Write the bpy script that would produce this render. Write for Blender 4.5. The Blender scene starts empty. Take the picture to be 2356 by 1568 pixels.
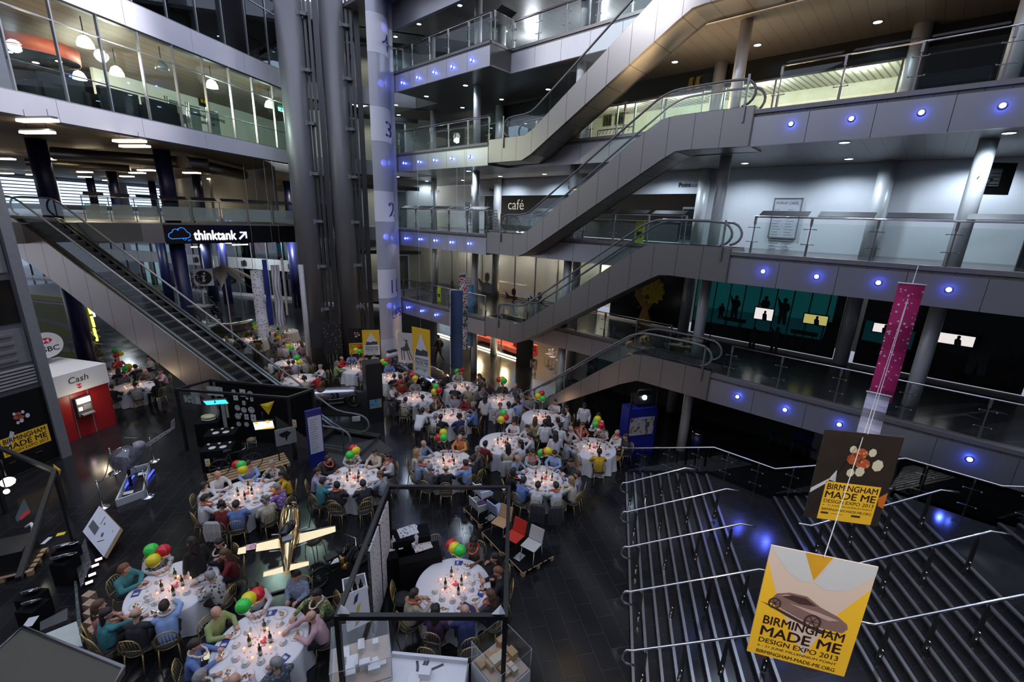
import bpy, math, random
import numpy as np
from mathutils import Vector, Matrix
random.seed(11)
SC=bpy.context.scene; COL=SC.collection
# ---------------------------------------------------------------- camera
FW,FH=2356,1568
FPX,PIT,ROL=1009.02,math.radians(15.60),math.radians(2.112)
HC=9.6
_f=Vector((0,math.cos(PIT),-math.sin(PIT))); _x=Vector((1,0,0)); _u=Vector((0,math.sin(PIT),math.cos(PIT)))
_cr,_sr=math.cos(ROL),math.sin(ROL)
CX=_x*_cr+_u*_sr; CY=_x*-_sr+_u*_cr; CZ=-_f
cam=bpy.data.cameras.new('camera'); camo=bpy.data.objects.new('camera',cam); COL.objects.link(camo)
cam.sensor_width=36; cam.sensor_fit='HORIZONTAL'; cam.lens=FPX/FW*36; cam.clip_start=.05; cam.clip_end=400
mw=Matrix.Identity(4)
for i in range(3): mw[i][0]=CX[i]; mw[i][1]=CY[i]; mw[i][2]=CZ[i]
mw[2][3]=HC; camo.matrix_world=mw; SC.camera=camo
# ---------------------------------------------------------------- sky seen through the glazed roof, exposure
wd=bpy.data.worlds.new('dusk_sky'); SC.world=wd; wd.use_nodes=True
bg=wd.node_tree.nodes['Background']; bg.inputs[0].default_value=(.72,.78,1.0,1); bg.inputs[1].default_value=.62
SC.view_settings.view_transform='Standard'; SC.view_settings.look='None'
SC.view_settings.exposure=1.25; SC.view_settings.gamma=1; SC.view_settings.use_curve_mapping=False
cy=SC.cycles
cy.max_bounces=5; cy.diffuse_bounces=2; cy.glossy_bounces=3; cy.transmission_bounces=4; cy.transparent_max_bounces=14
cy.caustics_reflective=False; cy.caustics_refractive=False; cy.sample_clamp_indirect=3; cy.sample_clamp_direct=0
cy.use_adaptive_sampling=True; cy.adaptive_threshold=.03; cy.use_denoising=True
try: cy.use_light_tree=True
except Exception: pass
# ---------------------------------------------------------------- frames of the place
_a,_b=math.radians(12.52),math.radians(-47.906)
Av=Vector((math.sin(_a),math.cos(_a),0)); NAv=Vector((Av.y,-Av.x,0))     # left building and stairs
Bv=Vector((math.sin(_b),math.cos(_b),0)); Nv=Vector((Bv.y,-Bv.x,0))      # galleries
UP=Vector((0,0,1))
def G(s,n,z): return Bv*s+Nv*n+UP*z
def L(a,o,z): return Av*a+NAv*o+UP*z
def Wd(x,y,z): return Vector((x,y,z))
def ray(px,py): return CX*((px-FW/2)/FPX)-CY*((py-FH/2)/FPX)-CZ
C0=Vector((0,0,HC))
def Z(px,py,z):
    d=ray(px,py); return C0+d*((z-HC)/d.z)
def PL(px,py,nv,off):
    d=ray(px,py); return C0+d*(off/d.dot(nv))
def pix(p):
    q=Vector(p)-C0; return (FW/2+FPX*q.dot(CX)/-q.dot(CZ), FH/2-FPX*q.dot(CY)/-q.dot(CZ))
def toL(p): return (p.dot(Av),p.dot(NAv),p.z)
def toG(p): return (p.dot(Bv),p.dot(Nv),p.z)
def RF(o,ang):                                 # local frame turned about z
    c,s=math.cos(ang),math.sin(ang); o=Vector(o)
    return lambda x,y,z:Vector((o.x+c*x-s*y,o.y+s*x+c*y,o.z+z))
def AX(o,ex,ey,ez):                            # frame from axes
    o=Vector(o); return lambda x,y,z:o+ex*x+ey*y+ez*z
IDF=Wd
# ---------------------------------------------------------------- materials
_M={}
def mat(name,col=(.5,.5,.5),rough=.5,metal=0,es=0,ecol=None,var=.12,sc=6,bump=0,spec=.5,wave=None):
    if name in _M: return _M[name]
    m=bpy.data.materials.new(name); m.use_nodes=True; _M[name]=m
    nt=m.node_tree; p=nt.nodes['Principled BSDF']; lk=nt.links.new
    p.inputs['Base Color'].default_value=(*col,1); p.inputs['Roughness'].default_value=rough
    p.inputs['Metallic'].default_value=metal; p.inputs['Specular IOR Level'].default_value=spec
    if es:
        p.inputs['Emission Color'].default_value=(*(ecol or col),1); p.inputs['Emission Strength'].default_value=es
        return m
    tc=nt.nodes.new('ShaderNodeTexCoord')
    if var:
        n=nt.nodes.new('ShaderNodeTexNoise'); n.inputs['Scale'].default_value=sc; n.inputs['Detail'].default_value=2
        mp=nt.nodes.new('ShaderNodeMapRange'); mp.inputs[3].default_value=1-var; mp.inputs[4].default_value=1+var
        mx=nt.nodes.new('ShaderNodeMix'); mx.data_type='RGBA'; mx.blend_type='MULTIPLY'; mx.inputs[0].default_value=1
        mx.inputs[6].default_value=(*col,1)
        lk(tc.outputs['Object'],n.inputs['Vector']); lk(n.outputs[0],mp.inputs[0]); lk(mp.outputs[0],mx.inputs[7]); lk(mx.outputs[2],p.inputs['Base Color'])
        if bump:
            b=nt.nodes.new('ShaderNodeBump'); b.inputs['Strength'].default_value=bump; b.inputs['Distance'].default_value=.02
            lk(n.outputs[0],b.inputs['Height']); lk(b.outputs[0],p.inputs['Normal'])
    return m
def glass(name,tint=(.9,.97,.95),refl=.08,opa=0.0,ocol=(.6,.65,.65)):
    if name in _M: return _M[name]
    m=bpy.data.materials.new(name); m.use_nodes=True; _M[name]=m
    nt=m.node_tree; nt.nodes.clear(); nn=nt.nodes.new; lk=nt.links.new
    out=nn('ShaderNodeOutputMaterial'); t=nn('ShaderNodeBsdfTransparent'); t.inputs[0].default_value=(*tint,1)
    g=nn('ShaderNodeBsdfGlossy'); g.inputs['Roughness'].default_value=.02; g.inputs[0].default_value=(.9,.95,1,1)
    lw=nn('ShaderNodeLayerWeight'); pw=nn('ShaderNodeMath'); pw.operation='POWER'; pw.inputs[1].default_value=5; lk(lw.outputs['Facing'],pw.inputs[0])
    mp=nn('ShaderNodeMath'); mp.operation='MULTIPLY_ADD'; mp.inputs[1].default_value=.55; mp.inputs[2].default_value=refl*.5; mp.use_clamp=True
    lk(pw.outputs[0],mp.inputs[0])
    mx=nn('ShaderNodeMixShader'); lk(mp.outputs[0],mx.inputs[0]); 
    src=t.outputs[0]
    if opa:
        d=nn('ShaderNodeBsdfDiffuse'); d.inputs[0].default_value=(*ocol,1)
        m2=nn('ShaderNodeMixShader'); m2.inputs[0].default_value=opa; lk(t.outputs[0],m2.inputs[1]); lk(d.outputs[0],m2.inputs[2]); src=m2.outputs[0]
    lk(src,mx.inputs[1]); lk(g.outputs[0],mx.inputs[2]); lk(mx.outputs[0],out.inputs[0])
    return m
def tile_mat(name,col,rough,scale,gap=.012,gcol=(.03,.03,.035),rot=0,ratio=.5):
    m=mat(name,col,rough,var=0); nt=m.node_tree; p=nt.nodes['Principled BSDF']; lk=nt.links.new
    tc=nt.nodes.new('ShaderNodeTexCoord'); mp=nt.nodes.new('ShaderNodeMapping'); mp.inputs['Rotation'].default_value=(0,0,rot)
    b=nt.nodes.new('ShaderNodeTexBrick'); b.inputs['Scale'].default_value=scale; b.inputs['Mortar Size'].default_value=gap
    b.inputs['Color1'].default_value=(*col,1); b.inputs['Color2'].default_value=(*[c*1.25 for c in col],1); b.inputs['Mortar'].default_value=(*gcol,1)
    b.inputs['Row Height'].default_value=ratio; b.inputs['Brick Width'].default_value=1.0
    n=nt.nodes.new('ShaderNodeTexNoise'); n.inputs['Scale'].default_value=1.3; n.inputs['Detail'].default_value=3
    r=nt.nodes.new('ShaderNodeMapRange'); r.inputs[3].default_value=max(.02,rough-.06); r.inputs[4].default_value=rough+.1
    lk(tc.outputs['Object'],mp.inputs[0]); lk(mp.outputs[0],b.inputs['Vector']); lk(b.outputs[0],p.inputs['Base Color'])
    lk(tc.outputs['Object'],n.inputs['Vector']); lk(n.outputs[0],r.inputs[0]); lk(r.outputs[0],p.inputs['Roughness'])
    return m
def stripe_mat(name,c1,c2,scale,rot=(0,0,0),rough=.5,kind='BANDS',thr=.5,metal=0):
    m=mat(name,c1,rough,metal,var=0); nt=m.node_tree; p=nt.nodes['Principled BSDF']; lk=nt.links.new
    tc=nt.nodes.new('ShaderNodeTexCoord'); mp=nt.nodes.new('ShaderNodeMapping'); mp.inputs['Rotation'].default_value=rot
    w=nt.nodes.new('ShaderNodeTexWave'); w.inputs['Scale'].default_value=scale; w.wave_profile='SAW'
    cr=nt.nodes.new('ShaderNodeValToRGB'); cr.color_ramp.interpolation='CONSTANT'
    cr.color_ramp.elements[0].color=(*c1,1); cr.color_ramp.elements[1].position=thr; cr.color_ramp.elements[1].color=(*c2,1)
    lk(tc.outputs['Object'],mp.inputs[0]); lk(mp.outputs[0],w.inputs[0]); lk(w.outputs['Fac'],cr.inputs[0]); lk(cr.outputs[0],p.inputs['Base Color'])
    return m
def spot_mat(name,c1,c2,scale,thr=.45,rough=.6,tex='VORONOI',c3=None,thr2=.6):
    m=mat(name,c1,rough,var=0); nt=m.node_tree; p=nt.nodes['Principled BSDF']; lk=nt.links.new
    tc=nt.nodes.new('ShaderNodeTexCoord')
    if tex=='VORONOI': w=nt.nodes.new('ShaderNodeTexVoronoi')
    else: w=nt.nodes.new('ShaderNodeTexNoise')
    w.inputs['Scale'].default_value=scale
    cr=nt.nodes.new('ShaderNodeValToRGB'); cr.color_ramp.interpolation='CONSTANT'
    cr.color_ramp.elements[0].color=(*c2,1); cr.color_ramp.elements[1].position=thr; cr.color_ramp.elements[1].color=(*c1,1)
    if c3:
        e=cr.color_ramp.elements.new(thr2); e.color=(*c3,1)
    lk(tc.outputs['Object'],w.inputs['Vector']); lk(w.outputs[0],cr.inputs[0]); lk(cr.outputs[0],p.inputs['Base Color'])
    return m
STEEL=mat('brushed_steel',(.34,.32,.31),.38,.9,var=.1,sc=3)
CHROME=mat('polished_steel',(.72,.72,.74),.16,1,var=.04)
ALU=mat('silver_panel',(.42,.42,.44),.34,.75,var=.05,sc=1.5)
ALU_LIT=mat('silver_panel_lit',(.62,.61,.66),.36,.55,var=.05,sc=1.5)  # paler copy of the silver panel, daylight put into its colour
BLACK=mat('black_panel',(.012,.012,.013),.45)
BLACKG=mat('black_gloss',(.008,.008,.009),.12)
RUBBER=mat('black_rubber',(.02,.02,.02),.5)
CLOTHB=mat('black_cloth',(.008,.008,.009),.95,spec=.1)
WHITE=mat('white_paint',(.75,.75,.76),.6,var=.04)
PALE=mat('pale_grey_paint',(.55,.56,.58),.5,var=.05)
GREYD=mat('dark_grey_paint',(.07,.07,.075),.5)
GREYM=mat('mid_grey_paint',(.2,.2,.22),.5)
SLAT=stripe_mat('grey_slat_soffit',(.16,.155,.15),(.10,.095,.09),.7,rot=(0,0,_b-math.pi/2),rough=.35,thr=.93)
GLASS=glass('clear_glass'); GLASSB=glass('balustrade_glass',(.93,.97,.955),.05)
FROST=glass('frosted_glass',(.8,.8,.78),.07,.45,(.62,.63,.62))
DKGLASS=glass('dark_glass',(.45,.5,.52),.12)
ACRYL=glass('acrylic',(.97,.98,.98),.06)
NAVY=mat('navy_paint',(.008,.010,.06),.4)
YEL=mat('yellow_plate',(.75,.53,.02),.5); YELP=mat('yellow_print',(.85,.50,.03),.5,var=.03)
RED=mat('red_paint',(.28,.012,.014),.4); REDL=mat('bright_red',(.7,.03,.03),.4)
WOOD=mat('pale_pine',(.45,.30,.16),.6,var=.25,sc=20); WOODD=mat('dark_wood',(.12,.07,.035),.5,var=.25,sc=12)
GOLD=mat('polished_gold',(.93,.74,.40),.10,1,var=.02)
BLUELED=mat('blue_lamp',(.15,.3,1),.3,es=10,ecol=(.06,.12,1.0)); LEDCORE=mat('led_core',(.7,.85,1),.3,es=4,ecol=(.45,.65,1))
DOWN=mat('downlight_lens',(.6,.85,1),.3,es=5,ecol=(.50,.80,1.0))
TUBE=mat('fluorescent_tube',(1,.9,.7),.3,es=5,ecol=(1,.83,.55))
TUBEW=mat('white_tube',(1,.97,.9),.3,es=3,ecol=(1,.95,.85))
# ---------------------------------------------------------------- mesh builder
class MB:
    def __init__(s): s.v=[]; s.f=[]; s.sm=[]; s.mi=[]; s.m=0
    def add(s,vs,fs,smooth=False):
        b=len(s.v); s.v+= [Vector(q) for q in vs]; s.f+=[tuple(b+i for i in q) for q in fs]; s.sm+=[smooth]*len(fs); s.mi+=[s.m]*len(fs); return s
    def box(s,F,a0,a1,b0,b1,c0,c1):
        if a0>a1:a0,a1=a1,a0
        if b0>b1:b0,b1=b1,b0
        if c0>c1:c0,c1=c1,c0
        vs=[F(a,b,c) for c in(c0,c1) for b in(b0,b1) for a in(a0,a1)]
        return s.add(vs,[(0,2,3,1),(4,5,7,6),(0,1,5,4),(2,6,7,3),(0,4,6,2),(1,3,7,5)])
    def prism(s,F,poly,z0,z1,ax=2):                 # polygon in two axes, extruded along the third
        def p(q,t): return F(q[0],q[1],t) if ax==2 else (F(q[0],t,q[1]) if ax==1 else F(t,q[0],q[1]))
        n=len(poly); vs=[p(q,z0) for q in poly]+[p(q,z1) for q in poly]
        return s.add(vs,[tuple(range(n-1,-1,-1)),tuple(range(n,2*n))]+[(i,(i+1)%n,n+(i+1)%n,n+i) for i in range(n)])
    def poly(s,pts): return s.add(pts,[tuple(range(len(pts)))])
    def tube(s,path,r,n=8,closed=False,cap=True):
        P=[Vector(p) for p in path]; m=len(P); R=r if isinstance(r,(list,tuple)) else [r]*m
        T=[]
        for i in range(m):
            a=P[i-1] if (i>0 or closed) else P[i]; c=P[(i+1)%m] if (i<m-1 or closed) else P[i]
            t=(c-a); T.append(t.normalized() if t.length>1e-9 else Vector((0,0,1)))
        ref=Vector((0,0,1)) if abs(T[0].z)<.9 else Vector((1,0,0))
        u=T[0].cross(ref).normalized(); vs=[]
        for i in range(m):
            u=(u-T[i]*u.dot(T[i])); u=u.normalized() if u.length>1e-6 else T[i].orthogonal().normalized()
            w=T[i].cross(u)
            for k in range(n):
                an=2*math.pi*k/n; vs.append(P[i]+(u*math.cos(an)+w*math.sin(an))*R[i])
        fs=[]
        for i in range(m if closed else m-1):
            j=(i+1)%m
            for k in range(n): fs.append((i*n+k,i*n+(k+1)%n,j*n+(k+1)%n,j*n+k))
        s.add(vs,fs,True)
        if cap and not closed:
            b=len(s.v)-len(vs); s.f+=[tuple(b+k for k in range(n-1,-1,-1)),tuple(b+(m-1)*n+k for k in range(n))]; s.sm+=[False]*2; s.mi+=[s.m]*2
        return s
    def lathe(s,F,prof,n=16,smooth=True,a0=0,a1=2*math.pi):
        full=abs(a1-a0-2*math.pi)<1e-6; k=n if full else n+1; vs=[]
        for r,z in prof:
            for i in range(k):
                an=a0+(a1-a0)*i/n; vs.append(F(r*math.cos(an),r*math.sin(an),z))
        fs=[]
        for j in range(len(prof)-1):
            for i in range(n): fs.append((j*k+i,j*k+(i+1)%k,(j+1)*k+(i+1)%k,(j+1)*k+i))
        s.add(vs,fs,smooth)
        if full and prof[0][0]>1e-4: b=len(s.v)-len(vs); s.f.append(tuple(b+i for i in range(n-1,-1,-1))); s.sm.append(False); s.mi.append(s.m)
        if full and prof[-1][0]>1e-4: b=len(s.v)-len(vs); s.f.append(tuple(b+(len(prof)-1)*k+i for i in range(n))); s.sm.append(False); s.mi.append(s.m)
        return s
    def ball(s,c,r,n=10,sc=(1,1,1)):
        c=Vector(c); h=max(4,n//2)
        return s.lathe(lambda x,y,z:c+Vector((x*sc[0],y*sc[1],z*sc[2])),[(max(1e-5,r*math.sin(math.pi*j/h)),-r*math.cos(math.pi*j/h)) for j in range(h+1)],n)
    def build(s,name,m,parent=None,label=None):
        me=bpy.data.meshes.new(name)
        if parent is not None:
            inv=parent.matrix_basis.inverted(); pp=parent.parent
            while pp is not None: inv=inv@pp.matrix_basis.inverted(); pp=pp.parent
            org=Vector((0,0,0)); vs=[inv@q for q in s.v]
        else:
            xs=[q.x for q in s.v]; ys=[q.y for q in s.v]; zs=[q.z for q in s.v]
            org=Vector(((min(xs)+max(xs))/2,(min(ys)+max(ys))/2,min(zs))); vs=[q-org for q in s.v]
        me.from_pydata([tuple(q) for q in vs],[],s.f)
        ms=m if isinstance(m,(list,tuple)) else [m]
        for q in ms: me.materials.append(q)
        me.polygons.foreach_set('use_smooth',s.sm); me.polygons.foreach_set('material_index',s.mi); me.update()
        o=bpy.data.objects.new(name,me); COL.objects.link(o)
        if parent is not None: o.parent=parent
        else: o.location=org
        if label: o['label']=label
        return o
def thing(name,label,cat,loc=(0,0,0),rz=0,group=None):
    o=bpy.data.objects.new(name,None); COL.objects.link(o); o.empty_display_size=.1
    o.matrix_basis=Matrix.Translation(Vector(loc))@Matrix.Rotation(rz,4,'Z')
    o['label']=label; o['category']=cat
    if group: o['group']=group
    return o
def tag(o,label,cat,group=None,kind=None):
    o['label']=label; o['category']=cat
    if group: o['group']=group
    if kind: o['kind']=kind
    return o
def struct(name,mb,m,label=None,parent=None):
    o=mb.build(name,m,parent)
    if parent is None: o['kind']='structure'; o['label']=label or name.split('.')[0].replace('_',' ')+' of the atrium hall'; o['category']=name.split('_')[0].split('.')[0]
    return o
def dup(r,loc,rz=None,label=None,group=None,mats=None):
    def cp(o,par):
        c=o.copy(); COL.objects.link(c)
        if par is not None: c.parent=par
        for ch in KIDS.get(o.name) or o.children: cp(ch,c)
        return c
    c=cp(r,None); c.matrix_basis=Matrix.Translation(Vector(loc))@(Matrix.Rotation(rz,4,'Z') if rz is not None else r.matrix_basis.to_3x3().to_4x4())
    if label: c['label']=label
    if group: c['group']=group
    return c
KIDS={}
ORD=['leftmost','second','third','fourth','fifth','sixth','seventh','eighth','ninth','tenth','eleventh','twelfth']
def ordw(i,n):
    if n==1: return ''
    if i==0: return 'leftmost'
    if i==n-1: return 'rightmost'
    if i<12: return ORD[i]+' from left'
    return ORD[n-1-i]+' from right' if n-1-i<12 else 'number %d from left'%(i+1)
def ordlabel(objs,fmt,group=None):
    def px(o):
        p=pix(o.matrix_basis.translation); return p[0]
    srt=sorted(objs,key=px)
    for i,o in enumerate(srt):
        o['label']=' '.join(fmt.replace('#',ordw(i,len(srt))).split()).replace(' ,',',')
        if group: o['group']=group
# ---------------------------------------------------------------- lettering
_T={}
def text_geo(st,bold=0.0):
    k=(st,bold)
    if k in _T: return _T[k]
    c=bpy.data.curves.new('lettering','FONT'); c.body=st; c.size=1; c.offset=bold; c.resolution_u=3; c.fill_mode='FRONT' if hasattr(c,'fill_mode') else 'BOTH'
    c.dimensions='2D'; c.fill_mode='FRONT'
    o=bpy.data.objects.new('lettering',c); COL.objects.link(o)
    dg=bpy.context.evaluated_depsgraph_get(); ev=o.evaluated_get(dg); me=ev.to_mesh()
    v=[(q.co.x,q.co.y) for q in me.vertices]; f=[tuple(p.vertices) for p in me.polygons]
    ev.to_mesh_clear(); bpy.data.objects.remove(o); bpy.data.curves.remove(c)
    x0=min(q[0] for q in v); x1=max(q[0] for q in v); y0=min(q[1] for q in v); y1=max(q[1] for q in v)
    v=[((q[0]-x0),(q[1]-y0)) for q in v]; _T[k]=(v,f,x1-x0,y1-y0); return _T[k]
def letter(mb,st,F,x,y,h=None,w=None,bold=0.0,d=0.0,al='l',slant=0.0):
    """lettering with its lower left at (x,y) in the plane of frame F(x,y,depth)"""
    v,f,tw,th=text_geo(st,0)
    if h is None: sx=sy=w/tw
    elif w is None: sx=sy=h/th
    else: sx=w/tw; sy=h/th
    if al=='c': x-=tw*sx/2
    elif al=='r': x-=tw*sx
    for ox,oy in (((0,0),) if bold<=.003 else ((-bold,0),(bold,0),(0,bold),(0,-bold))):
        mb.add([F(x+(q[0]+ox)*sx+q[1]*sy*slant,y+(q[1]+oy)*sy,d) for q in v],f)
    return tw*sx
def flat(mb,F,pts,d=0.0): mb.poly([F(p[0],p[1],d) for p in pts]); return mb
def disc(mb,F,cx,cy,rx,ry=None,d=0.0,n=20):
    ry=ry or rx; return flat(mb,F,[(cx+rx*math.cos(2*math.pi*i/n),cy+ry*math.sin(2*math.pi*i/n)) for i in range(n)],d)
def ring(mb,F,cx,cy,r0,r1,d=0.0,n=24,ky=1.0):
    vs=[]; 
    for i in range(n):
        a=2*math.pi*i/n; vs+=[F(cx+r0*math.cos(a),cy+r0*ky*math.sin(a),d),F(cx+r1*math.cos(a),cy+r1*ky*math.sin(a),d)]
    mb.add(vs,[(2*i,2*i+1,(2*i+3)%(2*n),(2*i+2)%(2*n)) for i in range(n)]); return mb
def stroke(mb,F,pts,w,d=0.0):
    for p,q in zip(pts,pts[1:]):
        dx,dy=q[0]-p[0],q[1]-p[1]; l=math.hypot(dx,dy) or 1; nx,ny=-dy/l*w/2,dx/l*w/2
        flat(mb,F,[(p[0]+nx,p[1]+ny),(q[0]+nx,q[1]+ny),(q[0]-nx,q[1]-ny),(p[0]-nx,p[1]-ny)],d)
    return mb
def spot(par_loc,power,col,ang=100,r=.08,aim=None):
    l=bpy.data.lights.new('lamp','SPOT'); l.energy=power; l.color=col; l.spot_size=math.radians(ang); l.spot_blend=.6; l.shadow_soft_size=r
    o=bpy.data.objects.new('lamp',l); COL.objects.link(o); o.location=par_loc
    if aim is not None: o.rotation_euler=(Vector(aim)-Vector(par_loc)).to_track_quat('-Z','Y').to_euler()
    return o
def point(loc,power,col,r=.1):
    l=bpy.data.lights.new('lamp','POINT'); l.energy=power; l.color=col; l.shadow_soft_size=r
    o=bpy.data.objects.new('lamp',l); COL.objects.link(o); o.location=loc; return o
def area(loc,sx,sy,power,col,aim):
    l=bpy.data.lights.new('lamp','AREA'); l.shape='RECTANGLE'; l.size=sx; l.size_y=sy; l.energy=power; l.color=col
    o=bpy.data.objects.new('lamp',l); COL.objects.link(o); o.location=loc; o.rotation_euler=(Vector(aim)-Vector(loc)).to_track_quat('-Z','Y').to_euler(); return o
# ================================================================ large structure
F1,F2,F3,F4,F5=4.35,8.70,13.0,17.3,21.6
FL=[0,F1,F2,F3,F4,F5]
FLOORM=tile_mat('polished_black_tile',(.011,.011,.0125),.14,1.15,gap=.006,gcol=(.04,.04,.043),rot=-_a-math.pi/2)
m=MB(); m.box(Wd,-75,45,-14,80,-.3,0); struct('floor',m,FLOORM,'polished black tiled hall floor')
DKFLOOR=mat('dark_gloss_floor',(.035,.034,.035),.18,var=.1,sc=1)
# outer walls that close the hall off behind and beside the view
m=MB(); m.box(Wd,-76,46,-9.2,-9,0,24); struct('wall_back',m,mat('dim_wall',(.10,.10,.105),.8),'dim rear wall of the hall')
# ---- gallery building: slabs, soffits, back walls
SEND=-9; SL=24.35; R0,R1=4.75,16.45           # recess for the escalators
def gal_plan(k):
    return [(SEND,R0,16.0),(R0,R1,17.4),(R1,SL,16.0)]
for k in (1,2,3,4):
    f=FL[k]; m=MB()
    for s0,s1,n in gal_plan(k): m.box(G,s0,s1,n+.02,22.3,f-.9,f-.04)
    m.box(G,SL,40,19.2,27,f-.9,f-.04)
    struct('ceiling_%d'%k,m,SLAT,'dark slatted soffit and slab under gallery level %d'%k)
    m=MB()
    for s0,s1,n in gal_plan(k): m.box(G,s0,s1,n+.1,22.3,f-.04,f)
    m.box(G,SL,40,19.2,27,f-.04,f)
    struct('floor_%d'%k,m,DKFLOOR,'dark floor of gallery level %d'%k)
m=MB(); m.box(G,SEND,3,16.4,22.3,F5-.9,F5-.7); m.box(G,3,40,14.5,27,F5-.9,F5-.7); struct('ceiling_5',m,SLAT,'dark slatted soffit over gallery level four')
m=MB(); m.box(G,R1,SL,16.0,16.2,F5-2.15,F5-.55); struct('trim_1',m,ALU,'silver fascia above gallery level four')
# fascia runs
def run(k,e0,e1,fixed,axis,name,joint=1.55,mt=ALU):
    """axis 's': along s at n=fixed; axis 'n': along n at s=fixed"""
    f=FL[k]; F=(lambda a,b,z:G(a,fixed+b,z)) if axis=='s' else (lambda a,b,z:G(fixed+b,a,z))
    m=MB(); n=max(1,round(abs(e1-e0)/joint)); d=(e1-e0)/n
    for i in range(n): m.box(F,e0+i*d+.008,e0+(i+1)*d-.008,0,.1,f-.95,f-.12)
    m.m=1; m.box(F,e0,e1,.05,.14,f-.14,f-.02); m.box(F,e0,e1,.04,.09,f-.94,f-.13)
    m.m=2; m.box(F,e0,e1,-.03,.28,f-.03,f+.09)
    struct(name,m,[mt,BLACK,mat('lip_grey',(.22,.21,.21),.45,.5)],'silver fascia panels at the edge of gallery level %d'%k)
tn=2
for k in (1,2,3,4):
    if k<4: run(k,SEND,R0,16.0,'s','trim_%d'%tn)
    run(k,R0 if k<4 else 3.0,R1,17.4,'s','trim_%d'%(tn+1),1.55,ALU if k<4 else mat('matt_silver_lit',(.70,.70,.74),.45,.12,var=.04)); run(k,R1+.02,SL,16.0,'s','trim_%d'%(tn+2),1.5,ALU_LIT if k==4 else ALU)  # level four fascia made paler to stand for the daylight on it
    run(k,16.05,17.4,R1,'n','trim_%d'%(tn+3)); tn+=4
# back walls
DARKW=mat('dark_wall',(.02,.02,.022),.7); LILAC=mat('pale_wall',(.72,.73,.77),.75,var=.03)
def gwall(name,s0,s1,n,z0,z1,mt,lab): 
    m=MB(); m.box(G,s0,s1,n,n+.15,z0,z1); return struct(name,m,mt,lab)
gwall('wall_right',SEND,8.0,22.2,F2,F3-.9,LILAC,'pale wall of level two with lamp scallops')
m=MB(); m.box(G,8.0,24.5,22.2,22.35,F2+2.35,F3-.9); struct('wall_cafe',m,LILAC,'pale header wall over the cafe counters')
gwall('wall_cafe_back',7.8,26,25.0,F2,F3-.9,mat('near_black_wall',(.012,.012,.013),.6),'black rear wall of the closed cafe')
m=MB(); m.box(G,7.85,8.0,22.35,25,F2,F3-.9); struct('wall_cafe_side',m,mat('slate_wall',(.10,.10,.11),.7),'slate side wall of the cafe')
gwall('wall_level_one',SEND,31,24.6,F1,F2-.95,mat('warm_grey_wall',(.5,.49,.46),.8),'grey rear wall of level one rooms')
gwall('wall_level_three',SEND,24,22.2,F3+2.55,F4-.9,BLACK,'black header over level three windows')
gwall('wall_level_three_rear',1.5,24,27.5,F3,F4-.9,mat('cream_wall',(.72,.68,.56),.8),'cream rear wall of the lit level three room')
gwall('wall_level_four',3,30,26.8,F4,F5-.7,mat('rooflight_wall',(.62,.64,.68),.8),'pale rear wall of level four')
gwall('wall_ground',SEND,11,22.2,0,F1-.95,mat('ground_dark',(.05,.055,.05),.6),'dark ground floor rear wall')
gwall('wall_ground_rear',11,31,27,0,F1-.95,mat('ground_grey',(.35,.33,.30),.7),'grey rear wall of the ground floor rooms')
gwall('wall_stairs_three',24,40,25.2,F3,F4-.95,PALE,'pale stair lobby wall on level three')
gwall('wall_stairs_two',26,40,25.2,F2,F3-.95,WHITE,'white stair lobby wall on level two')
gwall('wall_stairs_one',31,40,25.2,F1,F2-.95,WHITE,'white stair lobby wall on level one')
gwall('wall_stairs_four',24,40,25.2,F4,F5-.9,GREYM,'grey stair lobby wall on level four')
m=MB(); m.box(G,SEND-.2,SEND,15.9,28,0,22); struct('wall_end',m,DARKW,'dark end wall of the galleries')
# columns
ci=0
def column(p,r,z0,z1,mt,lab):
    m=MB(); m.lathe(lambda x,y,z:Vector((p.x+x,p.y+y,z)),[(r,z0),(r,z1)],18); struct('column',m,mt,lab)
COLM=mat('grey_column',(.74,.75,.76),.4,.2,var=.04)
for k in range(5):
    f=FL[k]+(.0 if k==0 else .0); t=FL[k+1]-.9
    for s in (-.7,6.05,12.8,19.55,26.3):
        if s>25 and k==0: continue
        column(G(s,18.1 if s<25 else 20.3,0),.2,f,t,COLM,'round grey column on gallery level %d'%k)
    for s in (1.55,8.1,14.8,21.5):
        column(G(s,21.85,0),.26,f,t,COLM,'round grey column against the rear wall, level %d'%k)
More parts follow.
